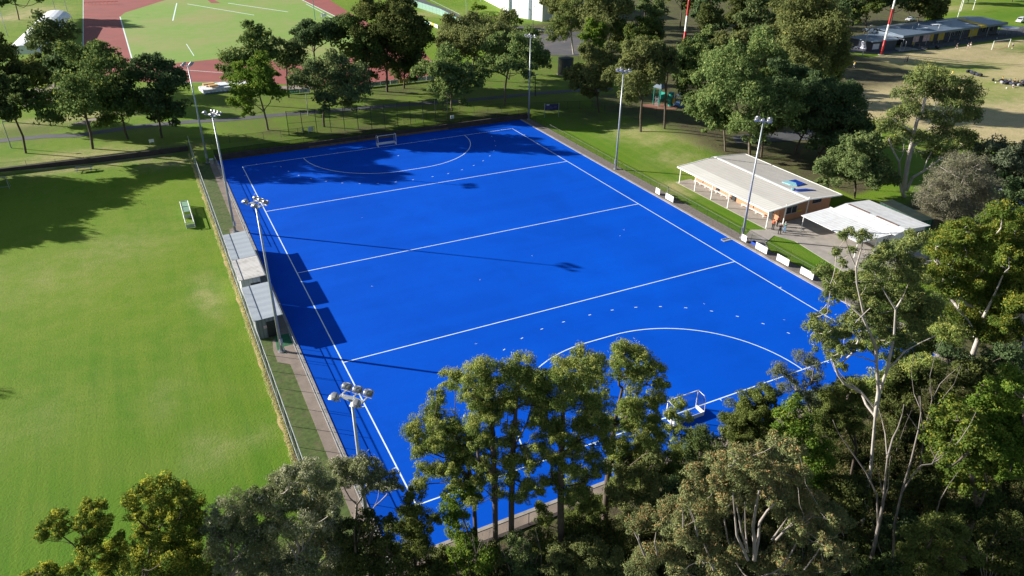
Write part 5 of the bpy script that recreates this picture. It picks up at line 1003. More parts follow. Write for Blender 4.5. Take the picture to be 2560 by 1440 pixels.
# ------------------------------------------------------------------ trees
STY = {  # leafmat, bark, leaf px length, width ratio, cover, clump radius frac, n blobs, droop, tip and sunlit top chance, flatten
 'euc':   dict(m='euc', b='bark', px=2.5, wr=.62, cov=2.3, rb=.30, nb=26, dr=.2, tip=.10, z=.80),
 'dark':  dict(m='dark', b='bark', px=2.5, wr=.62, cov=2.8, rb=.32, nb=28, dr=.2, tip=.08, z=.80),
 'bright': dict(m='bright', b='barkmid', px=2.5, wr=.62, cov=2.4, rb=.30, nb=26, dr=.15, tip=.12, z=.75),
 'pale':  dict(m='pale', b='barkmid', px=2.5, wr=.62, cov=2.4, rb=.28, nb=30, dr=.15, tip=.15, z=.80),
 'olive': dict(m='olive', b='bark', px=2.3, wr=.55, cov=2.8, rb=.34, nb=26, dr=.1, tip=.08, z=.9),
 'grey':  dict(m='grey', b='barkgrey', px=2.9, wr=.26, cov=2.1, rb=.30, nb=26, dr=.8, tip=.22, z=.9),
 'yellow': dict(m='yellow', b='bark', px=2.5, wr=.40, cov=2.6, rb=.30, nb=26, dr=.3, tip=.34, z=.85),
 'rust':  dict(m='rust', b='barkgrey', px=2.9, wr=.26, cov=2.2, rb=.30, nb=26, dr=.8, tip=.17, z=.85),
 'fine':  dict(m='fine', b='bark', px=2.3, wr=.40, cov=2.5, rb=.32, nb=24, dr=.3, tip=.15, z=1.0),
 'blue':  dict(m='blue', b='barkgrey', px=2.1, wr=.32, cov=1.1, rb=.30, nb=18, dr=.6, tip=.15, z=1.0),
 'gum':   dict(m='gum', b='barkwhite', px=2.5, wr=.32, cov=1.9, rb=.24, nb=26, dr=.4, tip=.14, z=.8),
 'gumd':  dict(m='gumd', b='bark', px=2.6, wr=.30, cov=2.0, rb=.24, nb=26, dr=.55, tip=.40, z=.85),
 'twig':  dict(m='twig', b='barkgrey', px=2.2, wr=.22, cov=.75, rb=.30, nb=26, dr=.3, tip=.1, z=.9),
}
SUB = np.array([0, 0, 1.0])
def unit(a): return a/np.maximum(np.linalg.norm(a, axis=-1, keepdims=True), 1e-9)
def leaf_arrays(blobs, D, st, rg, cov=1.0):
    V = []; T = []; P = []
    L0 = max(0.14, st['px']*(.78 if D < 100 else .88)*D/721.0)
    for (c, r) in blobs:
        if r <= 0: continue
        L = L0*rg.uniform(.9, 1.1); W = L*st['wr']
        n = int(1.9*st['cov']*cov*math.pi*r*r*st['z']/(L*W*.5)); n = max(12, min(n, 12000))
        k = max(6, int(10+r*3)); dirs = unit(rg.normal(size=(k, 3))); dirs[:, 2] = np.where(dirs[:, 2] < -.35, -dirs[:, 2], dirs[:, 2])
        sub = dirs*r*rg.uniform(.45, .98, (k, 1)); sub[:, 2] *= st['z']; sr = r*rg.uniform(.28, .48, k)
        a = rg.randint(0, k, n); d = unit(rg.normal(size=(n, 3)))
        pos = sub[a]+d*(sr[a]*np.where(rg.uniform(0, 1, n) < .14, 1.45, 1.0)*rg.uniform(.35, 1.0, n)**.6)[:, None]*np.array([1, 1, .85])
        out = unit(pos+d*.45*r+np.array([0, 0, .15*r])); nrm = unit(out*.85+rg.normal(size=(n, 3))*.55)
        ax = np.cross(nrm, rg.normal(size=(n, 3))); ax = unit(ax); ax[:, 2] -= st['dr']; ax = unit(ax); bx = unit(np.cross(nrm, ax))
        ls = (L*rg.uniform(.65, 1.35, n))[:, None]*.5; ws = (W*rg.uniform(.7, 1.3, n))[:, None]*.5
        p = pos+c; q = np.stack([p-ax*ls, p+bx*ws, p+ax*ls, p-bx*ws], 1); V.append(q)
        bt = rg.uniform(0, 1); kt = rg.uniform(0, 1, k)
        T.append(np.clip(.30*bt+.30*kt[a]+.45*rg.uniform(0, 1, n), 0, 1))
        tp = (rg.uniform(0, 1, n) < st['tip']*(.4+1.2*(kt[a] > .45))*np.clip(1.9*out[:, 2]-.1, 0, 1.6)); P.append(tp*rg.uniform(.4, 1.0, n))  # tip growth on upward leaves; also puts sunlit crown tops into leaf colour
    return np.concatenate(V), np.concatenate(T), np.concatenate(P)
def leaf_object(name, V, T, P, mat, parent, origin):
    n = len(V); v = (V.reshape(-1, 3)-origin); me = bpy.data.meshes.new(name); fill(me, v, np.arange(4*n).reshape(n, 4))
    for nm, a in (('tint', T), ('tip', P)):
        at_ = me.attributes.new(nm, 'FLOAT', 'FACE'); at_.data.foreach_set('value', a.astype(np.float32))
    me.materials.append(mat); o = bpy.data.objects.new(name, me); C.objects.link(o)
    if parent: o.parent = parent
    return o
def skeleton(trunk, blobs, r0, rg, twigs, rmin, limb=1.0):
    nodes = [np.array(p, float) for p in trunk]; par = [i-1 for i in range(len(nodes))]; plen = [0.0]
    for i in range(1, len(nodes)): plen.append(plen[-1]+np.linalg.norm(nodes[i]-nodes[i-1]))
    top = nodes[-1]; cnt0 = len(nodes); n_at = max(1, cnt0//2); leafn = []
    for c, r in sorted(blobs, key=lambda b: np.linalg.norm(b[0]-top)):
        A = np.array(nodes[n_at:]); dv = c-A; dist = np.linalg.norm(dv, axis=1); cost = dist*(1+.9*(dv[:, 2] < -.2*dist))+.5*np.array(plen[n_at:])
        j = int(np.argmin(cost))+n_at; a = nodes[j]; d = c-a; Ld = np.linalg.norm(d)
        if Ld < .15: leafn.append(j); continue
        ns = 2 if Ld < 1.5 else (3 if Ld < 4 else 5); prev = j; off = rg.normal(size=3)*Ld*.07+np.array([0, 0, -.10*Ld])
        for q in range(1, ns+1):
            t = q/ns; p = a+d*t+off*math.sin(math.pi*t)+(rg.normal(size=3)*Ld*.02 if q < ns else 0); nodes.append(p); par.append(prev); plen.append(plen[prev]+Ld/ns); prev = len(nodes)-1
        leafn.append(prev)
        for _ in range(twigs):
            dd = unit(rg.normal(size=3)+np.array([0, 0, .4])); nodes.append(c+dd*max(r, .5)*.75); par.append(prev); plen.append(plen[prev]+r); leafn.append(len(nodes)-1)
    w_ = np.zeros(len(nodes))
    for j in leafn: w_[j] += 1
    for i in range(len(nodes)-1, 0, -1): w_[par[i]] += w_[i]
    tot = max(w_[0], 1); rad = np.maximum(rmin, limb*r0*.8*(w_/tot)**.56)
    for i in range(cnt0): rad[i] = max(min(rad[i], r0*(1-.5*i/max(1, cnt0-1))), r0*.8*(1-.72*i/max(1, cnt0-1)))
    b = MB(); b.tube(nodes[0]-np.array([0, 0, .5]), nodes[0], r0*1.7, r0*1.15, 8, False)
    for i in range(1, len(nodes)): b.tube(nodes[par[i]], nodes[i], min(rad[par[i]], rad[i]*1.8), rad[i], 7 if rad[i] > .06 else 4, False)
    return b
TREES = []; NT = [0]
def make_tree(name, label, base, blobs, sty, trunk=None, r0=None, group=None, twigs=0, cov=1.0, rmin=None, cat='tree', fork=.4, extra=(), limb=1.0):
    st = STY[sty]; NT[0] += 1; rg = np.random.RandomState(100+NT[0]); base = np.array(base, float)
    D = float(np.linalg.norm(base-CAM)); cs = np.array([c for c, r in blobs]); ct = cs.mean(0); zt = cs[:, 2].max()
    if trunk is None:
        zf_ = base[2]+(cs[:, 2].min()-base[2])*.55+(ct[2]-base[2])*fork*.5; k = (zf_-base[2])/max(.1, ct[2]-base[2])
        e = base+(ct-base)*np.array([.35*k+.05, .35*k+.05, k]); trunk = [base, base+(e-base)*.5+rg.normal(size=3)*.12, e]
        trunk.append(e+(np.array([ct[0], ct[1], ct[2]+.3*(zt-ct[2])])-e)*.75)
    H = zt-base[2]
    if r0 is None: r0 = .06+.0135*H
    rm = rmin if rmin is not None else max(.016, .20*D/721)
    t = thing(name, label, cat, base, 0.0, group)
    tb = skeleton(trunk, [(c, r) for c, r in blobs], r0, rg, twigs, rm, limb); tb.v = [(x-base[0], y-base[1], z-base[2]) for x, y, z in tb.v]
    for a_, b_, ra, rb_ in extra: tb.tube(a_, b_, ra, rb_, 6, False)
    tb.build('trunk', M[st['b']], t, True)
    lb = [b for b in blobs if b[1] > 0]
    if lb:
        V, T, P = leaf_arrays(lb, D, st, rg, cov*(rg.uniform(.72, 1.1) if sty in ('euc', 'dark', 'olive') else 1)); mk = st['m']
        if mk in ('euc', 'dark', 'olive'): mk = (mk, mk+'_b', mk+'_c')[rg.randint(0, 3)]
        leaf_object('crown', V, T, P, LM[mk], t, base); TREES.append((label, len(V)))
    return t
def auto_tree(name, label, bpx, box, sty, nb=None, rb=None, shape='dome', depth=.9, cov=1.0, group=None, twigs=0, r0=None, base=None, dz=0.0):
    st = STY[sty]; base = np.array(at(*bpx) if base is None else base, float); base[2] += dz; rg = np.random.RandomState(900+NT[0])
    D = (base-CAM)@CF; Dh = (base-CAM)@FH
    def P(u, v):
        d = ray(u, v); t = Dh/(d@FH); return CAM+d*t
    x0, y0, x1, y1 = box; gw, gh = .13*(x1-x0), .07*(y1-y0); x0 -= gw; x1 += gw; y0 -= gh*.9; y1 += gh*2.2; c = P((x0+x1)/2, (y0+y1)/2); D = (c-CAM)@CF; s = D/FPX; rx = (x1-x0)/2*s; hh = (y1-y0)/2*s; d = unit(c-CAM); se = -d[2]; ce = math.sqrt(1-se*se)
    ry = rx*depth; rz = math.sqrt(max(hh*hh-(ry*se)**2, (.30*hh)**2))/ce
    nb = nb or st['nb']; Rm = (rx*rx*rz)**(1/3); rbw = (rb or st['rb'])*Rm*1.30; B = []; side = np.array([FH[1], -FH[0], 0])
    ex, ey, ez = max(rx-rbw*.95, .2*rx), max(ry-rbw*.95, .2*ry), max(rz-rbw*.80, .2*rz); nm_ = max(5, nb//3); i = 0
    while len(B) < nm_ and i < 3000:
        i += 1; q = unit(rg.normal(size=3)); m = rg.uniform(.70, 1.0) if rg.uniform() < .82 else rg.uniform(.1, .5)
        if shape == 'dome' and q[2] < -.8: continue
        if shape == 'spread' and q[2] < -.3: continue
        q = q*m
        if shape == 'cone': f = 1-.75*max(0, (q[2]+1)/2); q[0] *= f; q[1] *= f
        if shape == 'tall' and abs(q[2]) < .4: q[:2] *= rg.uniform(.7, 1.0)
        p = c+side*q[0]*ex+FH*q[1]*ey+SUB*q[2]*ez; r = rbw*rg.uniform(.70, 1.15)
        if B and min(np.linalg.norm(p-b[0]) for b in B) < .95*rbw and i < 2000: continue
        B.append((p, r))
    for p, r in list(B):
        o_ = unit(p-c+1e-6)
        for _ in range(rg.randint(2, 4)):
            dd = unit(o_*.9+rg.normal(size=3)*.75+np.array([0, 0, .15])); B.append((p+dd*r*rg.uniform(.75, 1.05), r*rg.uniform(.38, .62)))
    B = [(np.array([p[0], p[1], max(p[2], base[2]+.5+r)]), r) for p, r in B]
    return make_tree(name, label, base, B, sty, group=group, twigs=twigs, cov=cov, r0=r0)
def shaped_tree(name, label, bpx, spots, sty, bz=None, trunkpx=None, depth=None, fillr=.8, cov=1.0, r0=None, twigs=1, base=None, back=1, grow=1.22, cat='tree', bare=(), stems=(), limb=1.0):
    base = np.array(at(*bpx) if base is None else base, float); rg = np.random.RandomState(500+NT[0]); Dh = (base-CAM)@FH
    def P(u, v, off=0.0):
        d = ray(u, v); return CAM+d*((Dh+off)/(d@FH))
    us = np.array([s[0] for s in spots], float); cu = us.mean(); D0 = (P(cu, np.mean([s[1] for s in spots]))-CAM)@CF
    wd = (us.max()-us.min())/2*D0/FPX if depth is None else depth; hw = max((us.max()-us.min())/2, 15); B = []
    for (u, v, r) in spots:
        k = math.sqrt(max(.15, 1-((u-cu)/(hw*1.15))**2)); o = rg.normal(0, .30)*wd*k; p = P(u, v, o); rr = r*grow*((p-CAM)@CF)/FPX; B.append((p, rr))
        for _ in range(back):
            o2 = -o*.6+rg.normal(0, .5)*wd*k; p = P(u+rg.uniform(-.6, .6)*r, v+rg.uniform(-.1, .8)*r, o2); B.append((p, r*fillr*rg.uniform(.7, 1)*((p-CAM)@CF)/FPX))
    for (u, v) in bare: B.append((P(u, v, rg.normal(0, .25)*wd), 0.0))
    tr = None
    if trunkpx: tr = [base]+[P(u, v, rg.normal(0, .12)) for u, v in trunkpx]
    xs = []
    for r_, pts in stems:
        o = -.35*wd if wd > 1 else -.3; q = [P(u, v, o+rg.normal(0, .12)) for u, v in pts]; n = len(q)-1
        for i in range(n): xs.append((q[i]-base, q[i+1]-base, r_*(1-.6*i/n), r_*(1-.6*(i+1)/n)))
    return make_tree(name, label, base, B, sty, trunk=tr, r0=r0, twigs=twigs, cov=cov, cat=cat, extra=xs, limb=limb)
STY['blue2'] = dict(STY['olive'], m='blue', cov=2.4, wr=.45)
STY['yellow2'] = dict(STY['yellow'], m='canopy', b='barkwhite', tip=.22)
STY['bright2'] = dict(STY['bright'], m='canopy')
# ---- park trees on the far and right side
PT = [
 ('park_tree', 'dark leaning tree with several bare trunks at the left edge beside the footpath', (65, 383), (-25, 200, 98, 315), 'dark', 'spread'),
 ('park_tree', 'tall bushy dark green tree, biggest of the left group beside the footpath', (232, 372), (92, 72, 312, 318), 'euc', 'dome'),
 ('park_tree', 'slim dark tree in the left group just right of the biggest bushy one', (320, 348), (228, 165, 362, 318), 'euc', 'dome'),
 ('park_tree', 'rounded dark tree at the right end of the left group beside the footpath', (405, 345), (322, 142, 470, 318), 'dark', 'dome'),
 ('park_tree', 'dark tree at the left edge of the photo behind the leaning one', (20, 305), (-70, 78, 95, 260), 'dark', 'dome'),
 ('park_tree', 'blue green tree behind the left group in front of the white canopy', (138, 222), (78, 28, 208, 190), 'euc', 'dome'),
 ('park_tree', 'small dark tree in the top left corner on bare ground', (48, 50), (-20, -60, 96, 20), 'dark', 'spread'),
 ('park_tree', 'full dark tree beside the white landing mat at the near bend of the track', (632, 262), (546, 50, 684, 205), 'euc', 'dome'),
 ('park_tree', 'thin leaning tree between the two full trees behind the far goal', (722, 244), (664, 84, 768, 190), 'euc', 'tall'),
 ('park_tree', 'fresh green tree in front of the landing mat behind the far left of the pitch', (670, 325), (574, 162, 716, 282), 'bright', 'dome'),
 ('park_tree', 'broad spreading tree standing behind the far goal with branches to the ground', (810, 317), (712, 120, 908, 272), 'euc', 'dome'),
 ('park_tree', 'flat topped tree on slim stems at the edge of the red track', (790, 225), (736, 44, 855, 136), 'dark', 'spread'),
 ('park_tree', 'tall dark tree left of the three dark giants beside the track', (920, 226), (846, 2, 975, 190), 'euc', 'dome'),
 ('park_tree', 'tallest and widest dark tree of the three giants beside the track', (968, 230), (890, -15, 1068, 185), 'dark', 'dome'),
 ('park_tree', 'dark tree at the right of the three giants beside the track', (1010, 221), (972, 48, 1082, 196), 'dark', 'dome'),
 ('park_tree', 'light green tree left of the wide spreading one near the far corner', (1130, 277), (1056, 106, 1212, 240), 'pale', 'dome'),
 ('park_tree', 'wide spreading flat crowned tree beside the far right floodlight pole', (1262, 262), (1188, 80, 1372, 205), 'pale', 'spread'),
 ('park_tree', 'rounded tree behind the spreading one, below the road', (1180, 200), (1084, 28, 1296, 150), 'olive', 'dome'),
 ('park_tree', 'dense tree left of the young round headed pair above the navy sign', (1497, 281), (1416, 118, 1540, 240), 'olive', 'dome'),
 ('park_tree', 'large grey green tree with pale trunk on the top of the grass mound', (1602, 329), (1512, 98, 1668, 256), 'olive', 'dome'),
 ('park_tree', 'twin trunked tree just right of the pale trunk on the mound', (1661, 322), (1604, 112, 1705, 205), 'olive', 'dome'),
 ('park_tree', 'thick trunked dark tree in front of the climbing dome', (1710, 286), (1655, 108, 1762, 222), 'euc', 'dome'),
 ('park_tree', 'big pale green tree with silvery shoots directly behind the clubhouse', (1874, 392), (1745, 100, 2010, 345), 'pale', 'dome'),
 ('park_tree', 'low leafy tree at the left foot of the big pale green one behind the clubhouse', (1813, 378), (1714, 228, 1850, 332), 'pale', 'dome'),
 ('park_tree', 'slender dark trunked tree close behind the clubhouse roof', (1903, 392), (1850, 180, 1985, 330), 'euc', 'dome'),
 ('park_tree', 'dark wide tree right of the clubhouse trees overhanging the brown field', (1988, 385), (1950, 185, 2150, 345), 'dark', 'dome'),
 ('park_tree', 'shady low branched tree behind the right end of the clubhouse', (2034, 416), (2000, 270, 2192, 385), 'dark', 'dome'),
 ('park_tree', 'tall gum with pale forked limbs rising left of the striped mast', (2030, 262), (1912, -5, 2108, 200), 'olive', 'dome'),
 ('park_tree', 'dark tree filling the left side of the brown field below the tall gum', (2080, 255), (2010, 120, 2122, 225), 'dark', 'dome'),
 ('park_tree', 'round olive green tree between the clubhouse and the tall white gum', (2136, 496), (2070, 345, 2236, 478), 'olive', 'dome'),
 ('park_tree', 'bluish green bushy tree behind the bare grey tree at the right edge', (2500, 520), (2432, 356, 2575, 490), 'blue2', 'dome'),
 ('park_tree', 'dark green tree overhanging the parked cars at the right edge', (2560, 560), (2500, 440, 2625, 540), 'dark', 'dome'),
 ('park_tree', 'bright bushy tree left of the striped mast above the grass mound trees', (1770, 215), (1728, 72, 1802, 160), 'pale', 'dome'),
 ('park_tree', 'rounded tree between the two striped masts behind the big pale green one', (1830, 205), (1745, 95, 1905, 205), 'olive', 'dome'),
 ('park_tree', 'dark tree between the biggest left tree and the dirt patch behind it', (190, 262), (130, 120, 250, 240), 'dark', 'dome'),
 ('park_tree', 'dark tree at the left edge behind the black car', (60, 250), (10, 150, 120, 235), 'dark', 'dome'),
 ('park_tree', 'dark shady tree between the mound trees and the clubhouse trees', (1760, 300), (1690, 170, 1800, 262), 'euc', 'dome'),
 ('park_tree', 'dark shady tree between the tall gum and the overhanging dark one', (1940, 330), (1890, 150, 2010, 290), 'dark', 'dome'),
 ('park_tree', 'slim upright bright tree left of the wooded ridge near the car park', (1510, 165), (1448, 44, 1528, 150), 'bright', 'tall'),
]
for nm, lab, bp, bx, sty, sh in PT: auto_tree(nm, lab, bp, bx, sty, shape=sh, twigs=0)
# wooded ridge along the top
WD = [((1465, 150), (1440, -40, 1560, 110), 'olive', 'grey green tree at the left end of the wooded ridge beside the car park'), ((1570, 150), (1530, 5, 1650, 130), 'euc', 'broad tree in the wooded ridge left of the centre striped mast'), ((1655, 145), (1596, -20, 1684, 105), 'olive', 'sunlit tree in the wooded ridge just left of the centre striped mast'),
      ((1760, 125), (1740, -40, 1825, 85), 'dark', 'dark tree in the wooded ridge just right of the centre striped mast'), ((1840, 115), (1800, -35, 1890, 78), 'dark', 'dark trunked tree in the wooded ridge above the white lamp post'), ((1925, 110), (1880, -45, 1975, 60), 'dark', 'dark tree in the wooded ridge left of the tall pale limbed gum'),
      ((2105, 95), (2058, -50, 2160, 72), 'dark', 'dark tree in the wooded ridge right of the tall pale limbed gum'), ((2160, 84), (2120, -55, 2210, 60), 'euc', 'dark green tree behind the left end of the pavilion'), ((2225, 78), (2180, -55, 2285, 48), 'dark', 'tree with dark forked trunks behind the red and white mast'), ((2290, 72), (2245, -50, 2362, 45), 'dark', 'last dark tree on the right of the wooded ridge above the pavilion'),
      ((1400, 75), (1352, -70, 1440, 45), 'olive', 'grey green tree at the right corner of the white building'), ((1525, 95), (1490, -60, 1580, 60), 'dark', 'dark tree at the back of the wooded ridge behind the car park'), ((1700, 70), (1650, -75, 1760, 40), 'dark', 'dark tree at the back of the wooded ridge above the centre striped mast'), ((1870, 60), (1810, -80, 1930, 30), 'euc', 'dark green tree at the back of the wooded ridge'), ((2010, 50), (1960, -85, 2075, 30), 'dark', 'dark tree at the back behind the tall pale limbed gum'), ((1610, 55), (1560, -80, 1660, 35), 'euc', 'tree at the back of the wooded ridge between the car park and the mast'),
      ((2420, 8), (2380, -70, 2450, -5), 'dark', 'dark tree whose trunk shows beyond the rugby posts'), ((2530, 5), (2495, -80, 2570, -8), 'dark', 'dark tree whose trunk shows at the top right corner'), ((1345, 20), (1310, -70, 1372, 0), 'dark', 'dark tree behind the right end of the white building'),
      ((1490, 120), (1455, -40, 1545, 75), 'dark', 'dark tree between the car park and the ridge trees'), ((1745, 165), (1735, 20, 1810, 130), 'dark', 'dark tree behind the bright bushy one by the centre mast'), ((1880, 150), (1835, 10, 1940, 120), 'euc', 'dark green tree behind the rounded one between the masts'), ((1595, 185), (1550, 60, 1640, 150), 'euc', 'tree behind the large grey green one on the mound'),
      ((1960, 170), (1905, 20, 2000, 150), 'olive', 'grey green tree left behind the tall pale limbed gum'), ((1420, 60), (1370, -90, 1470, 20), 'dark', 'dark tree behind the sparse white limbed gum'), ((2060, 140), (2040, 10, 2120, 105), 'dark', 'dark tree at the right foot of the tall pale limbed gum')]
for bp, bx, sty, lab in WD: auto_tree('ridge_tree', lab, bp, bx, sty, nb=20, group='trees of the wooded ridge')
for bp, bx, lab in [((1255, 78), (1180, 40, 1275, 85), 'low leafy tree at the foot of the white building'), ((1285, 70), (1268, 25, 1305, 75), 'small conical green tree against the white building'), ((1190, 30), (1175, 8, 1215, 30), 'round shrub at the left end of the white building'), ((2345, 72), (2320, 30, 2365, 66), 'small light green bush at the right end of the dark ridge trees')]:
    auto_tree('shrub', lab, bp, bx, 'bright', nb=10, shape='dome')
# trees outside the left edge whose long shadows lie on the left field
for i, (x, y, h_) in enumerate([(-64, 105, 16), (-72, 113, 15), (-55, 110, 15), (-84, 100, 15), (-49, 107, 14), (-61, 53, 12), (-54, 100, 14), (-66, 96, 13)]):
    rg = np.random.RandomState(40+i); B = [(np.array([x, y, h_*.62])+rg.normal(size=3)*np.array([h_*.2, h_*.2, h_*.13]), h_*.21) for _ in range(24)]
    make_tree('park_tree', 'dark tree standing left of the photo, its shadow lying on the green field', (x, y, float(hgt(x, y))), B, 'dark', group='trees beyond the left edge')
# pale trunk gums
shaped_tree('white_gum', 'tall white trunked gum with spreading limbs beside the brown field', (2262, 492), [(2320, 190, 30), (2290, 215, 28), (2360, 205, 28), (2400, 225, 30), (2435, 240, 22), (2260, 240, 24), (2340, 240, 34), (2390, 260, 32), (2430, 285, 22), (2285, 275, 26), (2240, 290, 26), (2215, 315, 24), (2330, 300, 26), (2380, 300, 24), (2420, 295, 18), (2250, 330, 24), (2290, 345, 22), (2350, 340, 26), (2390, 340, 26), (2420, 350, 22), (2330, 380, 26), (2375, 385, 22), (2230, 360, 20), (2430, 380, 18)], 'gum', trunkpx=[(2257, 485), (2267, 430), (2278, 380), (2284, 340), (2294, 300), (2306, 272)], r0=.40, twigs=1, back=1, cov=.85, depth=4.4, grow=1.28, limb=.7, stems=[(.40, [(2260, 470), (2271, 397), (2281, 347), (2292, 305), (2306, 275), (2314, 244)]), (.24, [(2255, 480), (2250, 461), (2248, 405), (2228, 367), (2222, 345)]), (.26, [(2266, 478), (2281, 444), (2309, 428), (2337, 408), (2359, 392)]), (.16, [(2284, 333), (2264, 317), (2242, 305), (2232, 296)]), (.16, [(2278, 370), (2306, 347), (2325, 345)]), (.12, [(2309, 428), (2318, 400), (2330, 378)]), (.10, [(2248, 405), (2258, 385), (2260, 360)])])
shaped_tree('white_gum', 'sparse white limbed gum standing on bare soil at the edge of the car park', (1434, 136), [(1415, 20, 22), (1440, 5, 22), (1400, 50, 20), (1430, 40, 22), (1390, 75, 20), (1405, 90, 16), (1455, 35, 18), (1420, 70, 16), (1445, 65, 14), (1380, 95, 12)], 'gum', trunkpx=[(1431, 115), (1428, 80), (1427, 40)], r0=.30, twigs=1, bare=[(1395, 98), (1410, 108)])
shaped_tree('bare_grey_tree', 'grey twiggy almost leafless tree beside the green container', (2425, 570), [(2340, 460, 34), (2370, 430, 34), (2400, 410, 32), (2430, 420, 32), (2450, 450, 34), (2320, 490, 30), (2360, 480, 38), (2400, 470, 38), (2440, 490, 36), (2470, 470, 28), (2480, 510, 28), (2340, 520, 30), (2380, 520, 34), (2420, 530, 34), (2310, 510, 22), (2460, 530, 26)], 'twig', r0=.35, twigs=5, back=1)
# ---- gum trees at the near end of the pitch
shaped_tree('tall_gum', 'leftmost tall gum of the row in front of the near goal line', (1192, 1392), [(1132, 952, 32), (1090, 1005, 30), (1040, 1075, 33), (1072, 1040, 26), (1110, 1065, 40), (1125, 1120, 40), (1060, 1125, 30), (1142, 1165, 36), (1065, 1172, 25), (1100, 1180, 24), (1050, 1212, 24), (1150, 1200, 28), (1100, 1095, 34), (1085, 1060, 30), (1158, 1120, 28), (1168, 1090, 26)], 'gumd', trunkpx=[(1186, 1270), (1177, 1191), (1162, 1140), (1140, 1090)], r0=.20, depth=2.2, grow=1.13, back=2)
shaped_tree('tall_gum', 'second tall gum of the near row with a straight dark trunk', (1240, 1430), [(1190, 942, 38), (1216, 925, 34), (1176, 985, 34), (1235, 982, 34), (1200, 1012, 38), (1238, 1040, 24), (1190, 1062, 33), (1216, 1102, 24), (1205, 1170, 24), (1247, 1232, 24), (1215, 1040, 24), (1190, 1110, 30), (1222, 1140, 26), (1180, 1150, 24), (1195, 1205, 24), (1232, 1190, 26), (1180, 1250, 24), (1255, 1010, 28)], 'gumd', trunkpx=[(1238, 1260), (1232, 1080), (1224, 1000), (1212, 950)], r0=.24, depth=2.2, grow=1.13, back=2)
shaped_tree('tall_gum', 'third tall gum of the near row beside the second with foliage high up', (1278, 1440), [(1300, 920, 36), (1270, 932, 34), (1335, 945, 31), (1310, 962, 42), (1350, 972, 28), (1282, 1002, 30), (1330, 1012, 34), (1345, 1052, 30), (1285, 1082, 28), (1345, 1110, 24), (1330, 1165, 22), (1265, 1150, 26), (1310, 1140, 28), (1275, 1195, 24), (1320, 1210, 26), (1350, 1215, 24), (1300, 1240, 24), (1255, 1110, 24), (1365, 1010, 30)], 'gumd', trunkpx=[(1279, 1260), (1283, 1120), (1290, 1020), (1300, 950)], r0=.26, depth=2.2, grow=1.13, back=2)
shaped_tree('tall_gum', 'fourth and fullest gum of the near row in front of the goal circle', (1403, 1440), [(1464, 896, 34), (1492, 912, 26), (1400, 926, 34), (1442, 932, 42), (1380, 958, 32), (1482, 955, 42), (1422, 985, 42), (1390, 1005, 30), (1462, 1012, 38), (1500, 1002, 34), (1395, 1082, 34), (1450, 1082, 36), (1376, 1095, 28), (1440, 1130, 28), (1412, 1152, 22), (1482, 1142, 24), (1470, 1060, 34), (1375, 1150, 28), (1380, 1200, 26), (1430, 1180, 30), (1460, 1200, 28), (1500, 1170, 26), (1410, 1240, 26), (1500, 1060, 34), (1510, 1110, 28), (1370, 1050, 34), (1450, 1240, 26)], 'gumd', trunkpx=[(1402, 1260), (1404, 1130), (1408, 1030), (1425, 960)], r0=.30, depth=2.6, grow=1.13, back=2)
shaped_tree('tall_gum', 'rightmost tall gum of the near row with a thick dark trunk left of the goal', (1508, 1350), [(1562, 885, 36), (1596, 892, 34), (1630, 925, 30), (1652, 962, 24), (1556, 918, 32), (1602, 942, 36), (1640, 998, 30), (1590, 992, 30), (1556, 1022, 22), (1612, 1042, 32), (1640, 1065, 24), (1562, 1062, 30), (1600, 1092, 32), (1626, 1112, 24), (1575, 1132, 28), (1545, 1112, 26), (1580, 1030, 30), (1565, 1170, 28), (1600, 1150, 28), (1530, 1150, 24), (1540, 1200, 24), (1585, 1200, 26), (1650, 1100, 24), (1525, 1060, 28)], 'gumd', trunkpx=[(1515, 1250), (1524, 1160), (1536, 1060), (1556, 970)], r0=.32, depth=2.4, grow=1.13, back=2)
shaped_tree('young_gum', 'small fresh green gum at the foot of the near row, above the low fence', (1188, 1405), [(1165, 1222, 25), (1130, 1242, 25), (1180, 1237, 20), (1120, 1275, 24), (1150, 1290, 22), (1142, 1332, 26), (1160, 1362, 24), (1128, 1305, 18), (1175, 1345, 20)], 'bright', r0=.12)
shaped_tree('young_gum', 'narrow green tree at the near left corner of the blue pitch', (1042, 1490), [(1035, 1240, 22), (1020, 1270, 24), (1045, 1292, 28), (1015, 1312, 28), (1055, 1332, 26), (1030, 1352, 30), (1085, 1302, 16), (1002, 1372, 30), (1060, 1375, 28), (1020, 1400, 30)], 'fine', r0=.13)
shaped_tree('grey_gum', 'grey green gum in front of the nearest floodlight pole', (892, 1480), [(850, 1167, 28), (900, 1167, 32), (940, 1187, 28), (962, 1212, 24), (872, 1190, 30), (985, 1192, 14), (975, 1217, 16), (922, 1212, 30), (855, 1205, 22), (1000, 1220, 12)], 'grey', trunkpx=[(888, 1330), (892, 1260)], r0=.16, bare=[(905, 1290), (925, 1300), (870, 1300)])
shaped_tree('grey_gum', 'large silvery grey gum at the bottom left of centre', (745, 1580), [(765, 1182, 34), (725, 1202, 34), (690, 1218, 32), (800, 1207, 30), (750, 1242, 42), (700, 1262, 42), (830, 1227, 26), (790, 1272, 42), (840, 1262, 26), (690, 1322, 42), (750, 1312, 36), (820, 1322, 42), (680, 1392, 42), (760, 1400, 36), (830, 1382, 42), (720, 1440, 40), (660, 1350, 34), (785, 1352, 36), (742, 1390, 36), (800, 1440, 40), (772, 1422, 36), (845, 1442, 36), (860, 1400, 30)], 'grey', r0=.2, trunkpx=[(745, 1500), (744, 1412)], stems=[(.11, [(744, 1430), (747, 1368), (739, 1334)]), (.09, [(747, 1390), (767, 1362), (789, 1318)]), (.08, [(744, 1400), (731, 1373), (714, 1348)]), (.05, [(767, 1440), (765, 1390), (790, 1350)])])
